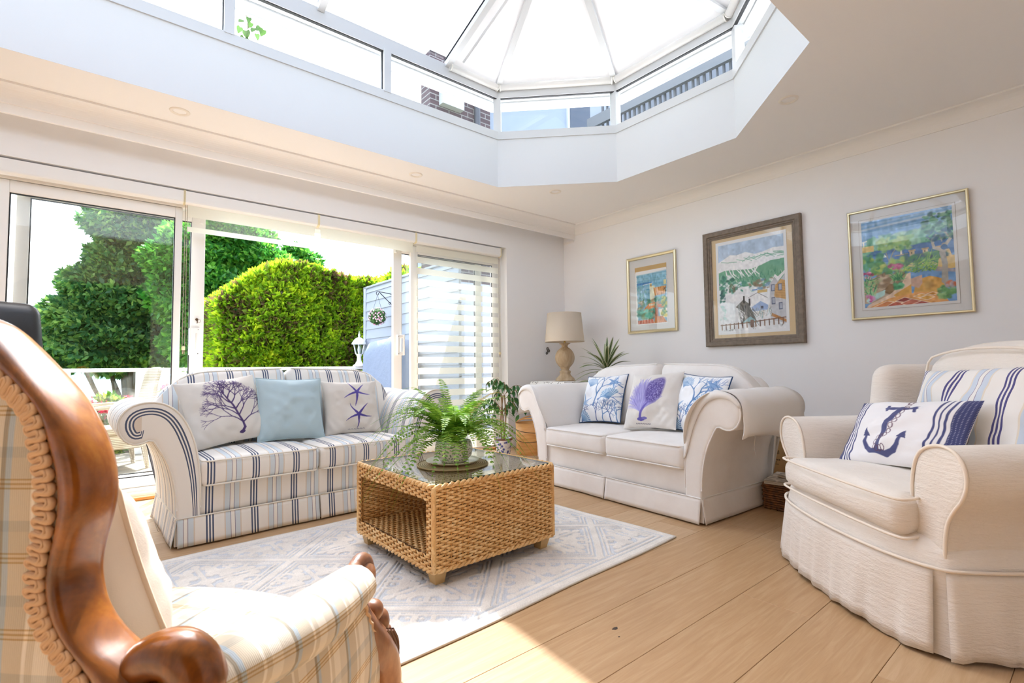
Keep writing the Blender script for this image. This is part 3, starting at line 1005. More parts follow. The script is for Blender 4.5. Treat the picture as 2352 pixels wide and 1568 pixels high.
# ---- covered barbecue beside the fence
bq = at_z(900, 1010, DZ)
bx, byq = 3.10, 6.40
bb = thing('covered_barbecue', 'barbecue under a creased blue-grey cover beside the white fence', 'barbecue', (bx, byq, DZ))
COV = Mat('cover_cloth', '#75839a', 0.65); COV.bump(COV.noise(7, 5, 0.6), 0.5, 0.03)
n, mz = 48, 22
V = []
for i in range(mz):
    f = i / (mz - 1)
    z = 1.42 * (1 - f)
    for j in range(n):
        a = 2 * math.pi * j / n
        ca, sa = math.cos(a), math.sin(a)
        e = 0.22
        ux, uy = np.sign(ca) * abs(ca) ** e, np.sign(sa) * abs(sa) ** e
        flare = 0.78 + 0.25 * f ** 0.5 - 0.22 * math.exp(-((f - 0.62) / 0.07) ** 2)
        wob = 1 + 0.05 * math.sin(5 * a + 3 * f) * f + 0.03 * math.sin(11 * a)
        if i == 0:
            flare = 0.02
        elif i == 1:
            flare = 0.72
            z = 1.40
        V.append((ux * 0.215 * flare * wob, uy * 0.55 * flare * wob, z + (0.04 * math.sin(2 * a) if 0 < i < 4 else 0)))
M('cover', V, gfaces(mz, n, False, True, True), COV, bb)
box('cart_frame', -0.12, 0.12, -0.35, 0.35, 0.0, 1.2, Mat('cart_dark', '#2b2d31', 0.6), bb)

# ---- wicker garden chair on the deck
gc = thing('wicker_garden_chair', 'pale wicker high-backed garden chair on the deck outside', 'chair', (0.10, 6.72, DZ), math.radians(-78))
WK = Mat('pale_wicker', '#c3b39a', 0.7)
_w = WK.n('ShaderNodeTexWave', wave_type='BANDS', bands_direction='Z'); _w.inputs['Scale'].default_value = 18; WK.l(WK.coord(), _w.inputs[0])
_w2 = WK.n('ShaderNodeTexWave', wave_type='BANDS', bands_direction='X'); _w2.inputs['Scale'].default_value = 16; WK.l(WK.coord(), _w2.inputs[0])
_wm = WK.math('MULTIPLY', _w.outputs['Fac'], _w2.outputs['Fac'])
WK.color(WK.ramp(_wm, [(0.0, '#8d7d66'), (0.5, '#d2c4ac')])); WK.bump(_wm, 0.6, 0.006)
def curved_panel(nm, w0, w1, z0, z1, y0, y1, th, mat, par, bow=0.03):
    nu, nv = 12, 10
    V = []
    for side in (0, 1):
        for i in range(nu):
            u = i / (nu - 1) * 2 - 1
            for j in range(nv):
                f = j / (nv - 1)
                V.append((u * (w0 + (w1 - w0) * f) / 2, y0 + (y1 - y0) * f + bow * (1 - u * u) + side * th, z0 + (z1 - z0) * f + 0.03 * f * (1 - u * u)))
    q = nu * nv
    F = gfaces(nu, nv).tolist() + gfaces(nu, nv, flip=True, off=q).tolist()
    rim = [i * nv for i in range(nu)] + [(nu - 1) * nv + j for j in range(1, nv)] + [i * nv + nv - 1 for i in range(nu - 2, -1, -1)] + [j for j in range(nv - 2, 0, -1)]
    F += [(rim[k], rim[(k + 1) % len(rim)], q + rim[(k + 1) % len(rim)], q + rim[k])[::-1] for k in range(len(rim))]
    return M(nm, V, F, mat, par)
curved_panel('backrest', 0.50, 0.40, 0.42, 1.03, 0.24, 0.36, 0.035, WK, gc)
box('seat', -0.26, 0.26, -0.26, 0.27, 0.36, 0.44, WK, gc, bev=0.02)
box('apron', -0.25, 0.25, -0.25, 0.26, 0.22, 0.36, WK, gc, bev=0.01)
for s in (-1, 1):
    tube('armrest', catmull([(s * 0.25, 0.27, 0.66), (s * 0.29, 0.05, 0.66), (s * 0.28, -0.22, 0.64), (s * 0.27, -0.25, 0.56), (s * 0.25, -0.25, 0.42)], 5), 0.022, WK, gc, n=8)
    for yy in (-0.23, 0.24):
        tube('leg', [(s * 0.23, yy, 0.24), (s * 0.24, yy * 1.15, 0.0)], [0.028, 0.02], WK, gc, n=8)
# garden table behind the chair
gt = thing('garden_table', 'garden table with a glass top beside the wicker garden chair', 'table', (-1.15, 7.0, DZ))
lathe('table_top', [(0.0, 0.72), (0.50, 0.72), (0.51, 0.73), (0.50, 0.74), (0.0, 0.74)], Mat('table_top_grey', '#a9a294', 0.3), gt, 32)
lathe('pedestal', [(0.0, 0.72), (0.2, 0.70), (0.14, 0.4), (0.22, 0.0), (0.0, 0.0)], WK, gt, 20)

# ---- foliage makers
def spray_field(P, N, size, rng, flat=0.35, k=3, droop=0.2):
    """feathery tufts at points P along normals N (each k thin leaf blades)"""
    n = len(P)
    Vs, Fs = [], []
    base = 0
    P, N = np.asarray(P), np.asarray(N)
    for b in range(k):
        r = rng.normal(size=(n, 3)) * flat
        d = N + r
        d[:, 2] -= droop * rng.random(n)
        d /= np.linalg.norm(d, axis=1, keepdims=True)
        s = np.cross(d, rng.normal(size=(n, 3))); s /= np.linalg.norm(s, axis=1, keepdims=True)
        L = size * (0.6 + 0.8 * rng.random((n, 1)))
        w = L * 0.28
        q = np.stack([P - d * L * 0.2, P + d * L * 0.45 + s * w, P + d * L, P + d * L * 0.45 - s * w], 1)
        Vs.append(q.reshape(-1, 3))
        i = np.arange(n)[:, None] * 4 + base
        Fs.append(np.concatenate([i, i + 1, i + 2, i + 3], 1))
        base += 4 * n
    return np.concatenate(Vs), np.concatenate(Fs)

def leaf_mat(name, stops, trans=0.45, rough=0.5, scale=1.2, mixn=0.55):
    m = Mat(name, stops[0][1], rough)
    geo = m.n('ShaderNodeNewGeometry')
    nz = m.noise(scale, 3, 0.6, 'Object')
    rnd = geo.outputs['Random Per Island']
    f = m.math('ADD', m.math('MULTIPLY', nz, mixn), m.math('MULTIPLY', rnd, 1 - mixn))
    c = m.ramp(f, stops)
    m.color(c)
    tl = m.n('ShaderNodeBsdfTranslucent')
    m.l(c, tl.inputs[0])
    mx = m.n('ShaderNodeMixShader'); mx.inputs[0].default_value = trans
    m.l(m.b.outputs[0], mx.inputs[1]); m.l(tl.outputs[0], mx.inputs[2])
    m.l(mx.outputs[0], m.nt.nodes['Material Output'].inputs[0])
    return m
HEDGE = leaf_mat('conifer_green', [(0.30, '#6b5540'), (0.39, '#7a6a3a'), (0.44, '#6f9a22'), (0.53, '#97c026'), (0.64, '#c3dc2c'), (0.75, '#ece83c')], 0.6, 0.7, 1.5, 0.72)
TREEG = leaf_mat('tree_green', [(0.25, '#2c6a2c'), (0.5, '#4a9636'), (0.75, '#8ccc4c')], 0.5, 0.45, 0.9)
TREE2 = leaf_mat('dark_tree_green', [(0.25, '#2f5c38'), (0.5, '#4d8042'), (0.75, '#9abb5c')], 0.5, 0.5, 0.6)
SHRUB = leaf_mat('shrub_green', [(0.25, '#2f5a22'), (0.5, '#5d8c2c'), (0.75, '#b6c24a')], 0.4, 0.5, 3)
BARK = Mat('bark', '#5a4636', 0.9); BARK.bump(BARK.noise(6, 5, 0.6, 'Object', (3, 3, 0.6)), 0.6, 0.05)
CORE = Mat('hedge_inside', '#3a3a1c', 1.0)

# ---- the big clipped conifer hedge
rg = np.random.default_rng(11)
HY = 9.3
hg0, hg1 = at_y(512, 800, HY)[0], 4.9
htop = at_y(720, 622, HY)[2]
hd = thing('conifer_hedge', 'large clipped golden-green conifer hedge beyond the railing', 'hedge', ((hg0 + hg1) / 2, HY, -1.6))
hw = (hg1 - hg0) / 2
def hedge_surface(n, rng):
    P, N = [], []
    H = htop + 1.6
    # superellipsoid-like block, left end rounded away
    u = rng.random(n); v = rng.random(n)
    kind = rng.random(n)
    for a, b, k in zip(u, v, kind):
        if k < 0.52:                                  # front
            x = -hw + 2 * hw * a
            z = 0.9 + (H - 0.9) * b
            y = 0.0
            nx, ny, nz = 0, -1, 0.1
        elif k < 0.74:                                # top
            x = -hw + 2 * hw * a; y = 2.2 * b; z = H
            nx, ny, nz = 0, -0.15, 1
        else:                                         # left end
            x = -hw; y = 2.6 * a; z = 0.9 + (H - 0.9) * b
            nx, ny, nz = -1, -0.2, 0.15
        # round the left end and the shoulders
        e = max(0.0, (-hw + 0.9 - x) / 0.9)
        cut = 0.95 * e ** 2 * ((z / H) ** 3 * 0.9 + 0.12)
        zz = z - (0.55 * e ** 1.6 + 0.05 * math.sin(3 * x)) * (z / H) ** 2 - 0.10 * max(0, (x + 0.3) / hw)
        yy = y + 0.5 * e ** 2
        bulge = 0.10 * math.sin(1.7 * x + 2.0 * z) + 0.08 * math.sin(4.1 * x - 3 * z)
        P.append((x + (0.25 * (z / H - 0.35) * e if k >= 0.74 else 0) + bulge * (nx != 0), yy + bulge * 0.8 * (ny < -0.5), zz))
        N.append((nx - 0.6 * e, ny, nz + 0.5 * (z / H) ** 6))
    return np.array(P), np.array(N)
P, N = hedge_surface(15000, rg)
N /= np.linalg.norm(N, axis=1, keepdims=True)
V, F = spray_field(P, N, 0.13, rg, 0.55, 3, 0.1)
M('foliage', V, F, HEDGE, hd, smooth=False)['kind'] = 'stuff'
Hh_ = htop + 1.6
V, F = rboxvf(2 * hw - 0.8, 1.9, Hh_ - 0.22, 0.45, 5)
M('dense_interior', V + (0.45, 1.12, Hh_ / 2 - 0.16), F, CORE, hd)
# second clump of the hedge rising behind the fence
h2 = thing('golden_conifer', 'golden conifer top showing above the white fence', 'shrub', (at_y(890, 640, 8.4)[0] + 0.25, 8.4, -1.2))
zt = at_y(880, 622, 8.4)[2] + 1.2
P = rg.normal(size=(2600, 3)); P /= np.linalg.norm(P, axis=1, keepdims=True)
N = P.copy()
P = P * (0.75, 0.7, 1.5) + (0.25, 0.2, zt - 1.42)
V, F = spray_field(P, N, 0.14, rg, 0.6, 3, 0.0)
M('foliage', V, F, HEDGE, h2, smooth=False)['kind'] = 'stuff'
tube('trunk', [(0.25, 0.2, 0), (0.25, 0.2, zt - 1.4)], 0.08, BARK, h2, n=8)

def tree(name, label, base, height, blobs, nleaf, size, mat, rng, trunk_r=0.16, group='trees beyond the deck'):
    t = thing(name, label, 'tree', base, 0, group)
    P, N = [], []
    tot = sum(b[3] * b[4] for b in blobs)
    for (bx_, by_, bz_, rx, rz_) in blobs:
        k = int(nleaf * rx * rz_ / tot)
        q = rng.normal(size=(k, 3)); q /= np.linalg.norm(q, axis=1, keepdims=True)
        rad = 1 - 0.45 * rng.random((k, 1)) ** 2
        lump = 1 + 0.16 * np.sin(5 * q[:, :1] + 4 * q[:, 2:]) + 0.12 * np.sin(9 * q[:, 1:2] - 7 * q[:, 2:])
        P.append(q * rad * lump * (rx, rx, rz_) + (bx_, by_, bz_)); N.append(q + (0, 0, 0.3))
        tube('branch', catmull([(0, 0, height * 0.35), (bx_ * 0.5, by_ * 0.5, bz_ * 0.7), (bx_, by_, bz_)], 4), [trunk_r * 0.5] * 4 + [trunk_r * 0.3] * 4 + [trunk_r * 0.12], BARK, t, n=6)
    P, N = np.concatenate(P), np.concatenate(N); N /= np.linalg.norm(N, axis=1, keepdims=True)
    V, F = spray_field(P, N, size, rng, 0.9, 2, 0.6)
    M('foliage', V, F, mat, t, smooth=False)['kind'] = 'stuff'
    tube('trunk', [(0, 0, 0), (0.05, 0, height * 0.4), (0, 0, height * 0.7)], [trunk_r, trunk_r * 0.8, trunk_r * 0.4], BARK, t, n=10)
    return t
def blob(px, py, y, rpx, rpz, base):
    p = at_y(px, py, y)
    dist = np.linalg.norm(p - (0, 0, EYE)) / F_PX
    return (p[0] - base[0], p[1] - base[1], p[2] - base[2], rpx * dist * 0.86, rpz * dist * 0.86)
# broad-leaved tree behind the hedge
b0 = (at_y(540, 800, 14)[0], 14.0, -2.5)
tree('broadleaf_tree', 'tall green broad-leaved tree behind the golden hedge', b0, 6.5,
     [blob(520, 570, 14, 105, 75, b0), blob(600, 640, 14, 110, 70, b0), blob(470, 680, 14, 90, 90, b0), blob(570, 740, 14, 110, 100, b0), blob(685, 620, 14.6, 55, 55, b0), blob(430, 600, 14, 70, 70, b0), blob(500, 790, 14, 90, 60, b0)],
     56000, 0.125, TREEG, rg)
b1 = (at_y(300, 800, 16)[0], 16.0, -3.0)
tree('lakeside_tree', 'large dark leafy tree seen through the left glass door', b1, 7.5,
     [blob(330, 520, 16, 85, 60, b1), blob(345, 610, 16, 90, 80, b1), blob(270, 655, 16, 75, 65, b1), blob(225, 725, 16, 75, 60, b1), blob(300, 740, 16, 100, 80, b1), blob(390, 700, 16, 70, 90, b1), blob(170, 790, 16, 50, 45, b1), blob(280, 800, 16, 100, 45, b1), blob(400, 560, 16.4, 60, 70, b1)],
     60000, 0.135, TREE2, rg)
# garden shrubs and flowers below the railing
def shrub(name, label, p, r, mat, n, group, size=0.09, flower=None, cat='shrub'):
    t = thing(name, label, cat, (p[0], p[1], p[2]), 0, group)
    q = rg.normal(size=(n, 3)); q /= np.linalg.norm(q, axis=1, keepdims=True)
    P = q * (0.55 + 0.45 * rg.random((n, 1))) * (r[0], r[0], r[1]) + (0, 0, r[1])
    V, F = spray_field(P, q, size, rg, 0.7, 2, 0.1)
    M('foliage', V, F, mat, t, smooth=False)['kind'] = 'stuff'
    for k in range(4):
        a = k * 1.6
        tube('stem', [(0.03 * math.cos(a), 0.03 * math.sin(a), 0), (r[0] * 0.5 * math.cos(a), r[0] * 0.5 * math.sin(a), r[1] * 1.3)], 0.012, BARK, t, n=5)
    if flower:
        fm, cnt, fr_ = flower
        for k in range(cnt):
            d = rg.normal(size=3); d[2] = abs(d[2]); d[1] = -abs(d[1]); d /= np.linalg.norm(d)
            c = d * (r[0] * 0.98, r[0] * 0.98, r[1]) + (0, 0, r[1])
            M('flower_head', *join([petal_disc(c + rg.normal(size=3) * fr_ * 0.45, d + rg.normal(size=3) * 0.5, fr_ * 0.5) for _ in range(16)]), fm, t, smooth=False)
    return t
RED = Mat('red_petals', '#d5264a', 0.6); ROSE = Mat('rose_petals', '#ef7d92', 0.6)
p = at_y(275, 985, 8.05)
shrub('flowering_shrub', 'shrub with clusters of bright red flowers behind the glass railing', (p[0] - 0.10, 8.15, -0.15), (0.22, 0.42), SHRUB, 700, 'flowering shrubs', 0.08, (RED, 5, 0.10))
p = at_y(305, 985, 8.15)
shrub('flowering_shrub', 'shrub with pink flower heads right of the red-flowered shrub', (p[0] + 0.36, 8.2, -0.2), (0.26, 0.46), SHRUB, 700, 'flowering shrubs', 0.08, (ROSE, 6, 0.10))
p = at_y(470, 860, 8.3)
shrub('yellow_green_shrub', 'small yellow-green shrub behind the railing left of the hedge', (p[0] + 0.25, 8.4, -0.6), (0.32, 0.75), SHRUB, 800, 'garden shrubs', 0.09)
p = at_y(680, 870, 9.0)
shrub('low_green_shrub', 'low green shrub behind the railing in front of the hedge', (p[0], 8.42, -0.8), (0.36, 0.75), SHRUB, 900, 'garden shrubs', 0.09)
# ---- ground, water and the far shore
GR = Mat('garden_soil_grass', '#5c6b33', 0.95); GR.color(GR.ramp(GR.noise(1.5, 5), [(0.3, '#4f4a33'), (0.7, '#78893f')]))
o = box('ground_garden', -40, 40, 4.9, 22, -1.9, -1.6, GR); o['kind'] = 'structure'
WT = Mat('bay_water', '#9db4c6', 0.12); WT.bump(WT.noise(3, 4, 0.6, 'Object', (1, 2.5, 1)), 0.25, 0.08)
tag(box('bay_water', -400, 400, 22, 600, -3.2, -3.0, WT), 'pale blue water of the bay beyond the garden', 'water', kind='stuff')
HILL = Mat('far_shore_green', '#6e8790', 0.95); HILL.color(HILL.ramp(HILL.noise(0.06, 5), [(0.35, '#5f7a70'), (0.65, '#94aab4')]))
V, nh = [], 90
for i in range(nh):
    x = -420 + 840 * i / (nh - 1)
    hgt = 9 + 7 * math.sin(i * 0.21) + 4 * math.sin(i * 0.57 + 1) + 1.5 * math.sin(i * 1.9)
    V += [(x, 420, -3.2), (x, 440, -3 + max(2, hgt)), (x, 520, -3.2)]
tag(M('far_shore_hills', V, gfaces(nh, 3), HILL), 'hazy wooded hills on the far shore', 'hills', kind='structure')

# ---- neighbouring house seen up through the lantern
nh_ = thing('neighbour_house', 'pale rendered neighbouring house with a brick gable seen through the lantern glass', 'house', (0, 0, -1.6))
BRK = Mat('red_brick', '#8a6a66', 0.9)
_b = BRK.n('ShaderNodeTexBrick'); _b.inputs['Scale'].default_value = 1.0
for kx, vx in (('Color1', '#5f4a4e'), ('Color2', '#504045'), ('Mortar', '#9a9894')):
    _b.inputs[kx].default_value = lin(vx)
_b.inputs['Mortar Size'].default_value = 0.014; _b.inputs['Brick Width'].default_value = 0.42; _b.inputs['Row Height'].default_value = 0.15
_tc = BRK.n('ShaderNodeTexCoord'); _sp = BRK.n('ShaderNodeSeparateXYZ'); _cb = BRK.n('ShaderNodeCombineXYZ')
BRK.l(_tc.outputs['Object'], _sp.inputs[0]); BRK.l(_sp.outputs['X'], _cb.inputs[0]); BRK.l(_sp.outputs['Z'], _cb.inputs[1]); BRK.l(_cb.outputs[0], _b.inputs['Vector'])
BRK.color(_b.outputs['Color'])
RENDW = Mat('pale_render', '#a3adbc', 0.85)
hy = 11.5
xa, xb = at_y(988, 240, hy)[0], at_y(1068, 260, hy)[0]
zb = at_y(1000, 200, hy)[2] + 1.6
box('brick_gable', xa, xb + 0.9, hy, hy + 0.5, 0, zb + 1.0, BRK, nh_)
box('rendered_wall', xb + 0.9, xb + 9.5, hy + 0.3, hy + 5, 0, zb + 1.4, RENDW, nh_)
p = at_y(1368, 262, hy + 0.25)
wn = box('window', p[0] - 1.5, p[0] + 1.1, hy + 0.22, hy + 0.34, p[2] + 1.6 - 1.1, p[2] + 1.6 + 1.5, UPVC, nh_)
PGL = Mat('dark_window_glass', '#3c4a5e', 0.1)
box('window_pane', p[0] - 1.4, p[0] - 0.2, hy + 0.20, hy + 0.23, p[2] + 1.6 - 1.0, p[2] + 1.6 + 1.4, PGL, wn)
box('window_pane', p[0] - 0.1, p[0] + 1.0, hy + 0.20, hy + 0.23, p[2] + 1.6 - 1.0, p[2] + 1.6 + 1.4, PGL, wn)
# pipe and eaves box on the gable
p = at_y(1095, 262, hy - 0.1)
PIPE = Mat('dark_downpipe', '#4a4d57', 0.5)
tube('downpipe', catmull([(p[0] - 0.35, hy - 0.12, p[2] + 2.6), (p[0] - 0.05, hy - 0.12, p[2] + 2.2), (p[0], hy - 0.12, p[2] + 1.8), (p[0], hy - 0.12, p[2] + 0.4)], 5), 0.09, PIPE, nh_, n=8)
box('chimney_cowl', p[0] - 1.2, p[0] - 0.5, hy - 0.2, hy, p[2] + 1.5, p[2] + 2.1, UPVC, nh_)
# slatted balcony screen on the other side
sc_ = thing('slatted_screen', 'grey slatted balcony screen with a beam seen through the angled lantern pane', 'screen', (0, 0, 0))
SLAT = Mat('grey_slat', '#5f6268', 0.7); SBM = Mat('grey_beam', '#6f7278', 0.6)
sxp = 10.5
za, zb2 = at_x(1440, 290, sxp)[2], at_x(1680, 75, sxp)[2]
ya, yb = at_x(1700, 150, sxp)[1], at_x(1420, 250, sxp)[1]
yy = ya - 0.6
while yy < yb + 0.6:
    w = 0.035 + 0.02 * random.random()
    box('slat', sxp, sxp + 0.05, yy, yy + w, za - 0.5, zb2 + 0.8, SLAT, sc_)
    yy += 0.13 + 0.05 * random.random()
zmid = at_x(1560, 185, sxp)[2]
box('beam', sxp - 0.12, sxp - 0.02, ya - 1, yb + 1, zmid - 0.16, zmid + 0.14, SBM, sc_)
box('backing_wall', sxp + 0.6, sxp + 0.8, ya - 2, yb + 1.5, -1.5, zb2 + 2.0, Mat('screen_wall_pale', '#a9b0bd', 0.9), sc_)
for yp in (ya - 0.6, yb + 0.5):
    box('post', sxp - 0.02, sxp + 0.1, yp, yp + 0.12, -1.6, za, SBM, sc_)
# trailing vine outside the lantern
vt = thing('trailing_vine', 'trailing vine with pointed green leaves outside the lantern pane', 'vine', (0, 0, 0))
VL = leaf_mat('vine_leaf', [(0.3, '#2f5018'), (0.6, '#5f8a35'), (0.85, '#98a868')], 0.5, 0.5, 3)
vy = 4.17
stem = [at_y(566, -40, vy), at_y(563, 20, vy), at_y(570, 60, vy), at_y(566, 105, vy), at_y(572, 130, vy)]
tube('stem', catmull(stem, 6), 0.0035, Mat('vine_stem', '#6b6a3a', 0.8), vt, n=5)
def heart_leaf(L):
    pts = [(0, 0), (0.35, -0.12), (0.5, 0.15), (0.38, 0.5), (0, 1.0), (-0.38, 0.5), (-0.5, 0.15), (-0.35, -0.12)]
    V = [(x * L * 0.9, y * L, 0.08 * L * abs(x)) for x, y in pts] + [(0, 0.4 * L, -0.04 * L)]
    return np.array(V), [(8, i, (i + 1) % 8) for i in range(8)]
hl = build_mesh('vine_leaf', *heart_leaf(0.062), smooth=False); hl.materials.append(VL.m)
for k, (px, py) in enumerate([(562, 25), (556, 45), (572, 40), (577, 52), (552, 62), (565, 70), (583, 64), (590, 78), (572, 90), (560, 85), (605, 68), (598, 62), (555, 100), (578, 104)]):
    o = put('leaf', hl, None, vt, loc=at_y(px, py, vy + random.uniform(-0.04, 0.04)), rot=(math.radians(random.uniform(-120, -50)), random.uniform(-0.6, 0.6), random.uniform(-0.8, 0.8)))
    o.scale = [random.uniform(0.7, 1.1)] * 3
# ================================================================== fabrics
def stripe_mat(name, dirx=0, period=0.23, base='#efebe4', navy='#4d5872', blue='#d2dce2', thin='#7d7688', beige='#ded2c3'):
    m = Mat(name, base, 0.85)
    uv = m.n('ShaderNodeUVMap', uv_map='UVMap')
    sp = m.n('ShaderNodeSeparateXYZ')
    m.l(uv.outputs[0], sp.inputs[0])
    t = m.math('FRACT', m.math('ADD', m.math('DIVIDE', sp.outputs[dirx], period), 20.0))
    q = lambda v: v / 0.23
    stops = [(0, base), (q(.014), beige), (q(.020), blue), (q(.0455), thin), (q(.0485), base), (q(.0665), thin), (q(.0695), blue), (q(.095), beige), (q(.101), base),
             (q(.1535), navy), (q(.1615), base), (q(.1685), navy), (q(.1765), base), (q(.1835), navy), (q(.1915), base)]
    m.color(m.ramp(t, stops, 'CONSTANT'))
    m.bump(m.noise(420, 2), 0.10, 0.001)
    m.bump(m.noise(9, 3), 0.12, 0.01)
    m.b.inputs['Sheen Weight'].default_value = 0.15
    return m
STRIPE = stripe_mat('striped_cotton')
PIPING = Mat('cream_piping', '#ece6da', 0.85)
WSOFA = Mat('white_brushed_cotton', '#ebe6e1', 0.9, Sheen_Weight=0.25)
WSOFA.color(WSOFA.ramp(WSOFA.noise(5, 5, 0.6), [(0.3, '#e6e0da'), (0.7, '#efebe6')])); WSOFA.bump(WSOFA.noise(260, 3), 0.18, 0.0015); WSOFA.bump(WSOFA.noise(7, 4), 0.18, 0.012)
WTHROW = Mat('white_arm_cover', '#ece8e3', 0.9, Sheen_Weight=0.2)
WTHROW.bump(WTHROW.noise(45, 4, 0.6), 0.35, 0.004)
DARKU = Mat('dark_underside', '#2a2521', 0.9)

ARM_PTS = [(0.0, .157), (-.010, .30), (-.040, .44), (-.085, .54), (-.118, .592), (-.150, .583), (-.195, .578), (-.238, .605), (-.262, .670), (-.248, .735), (-.200, .778), (-.130, .792), (-.060, .775), (.000, .725), (.050, .635), (.085, .515), (.105, .36), (.110, .157)]

def arm_profile(n=72):
    P = catmull(ARM_PTS, 5)
    return resample(P, n)

def offset_in(P, d):
    """offset an open profile inwards (towards the body of the arm)"""
    T = np.gradient(P, axis=0)
    T /= np.linalg.norm(T, axis=1, keepdims=True)
    N = np.stack([T[:, 1], -T[:, 0]], 1)
    return P + N * d

def fill_poly(pts, base, flip=False):
    from mathutils.geometry import tessellate_polygon
    tr = tessellate_polygon([[Vector((a, b, 0)) for a, b in pts]])
    return [tuple(base + i for i in (t[::-1] if flip else t)) for t in tr]

def cushion_outline_tube(nm, pts, r, mat, par, closed=True, n=6):
    return tube(nm, pts, r, mat, par, n=n, closed=closed)

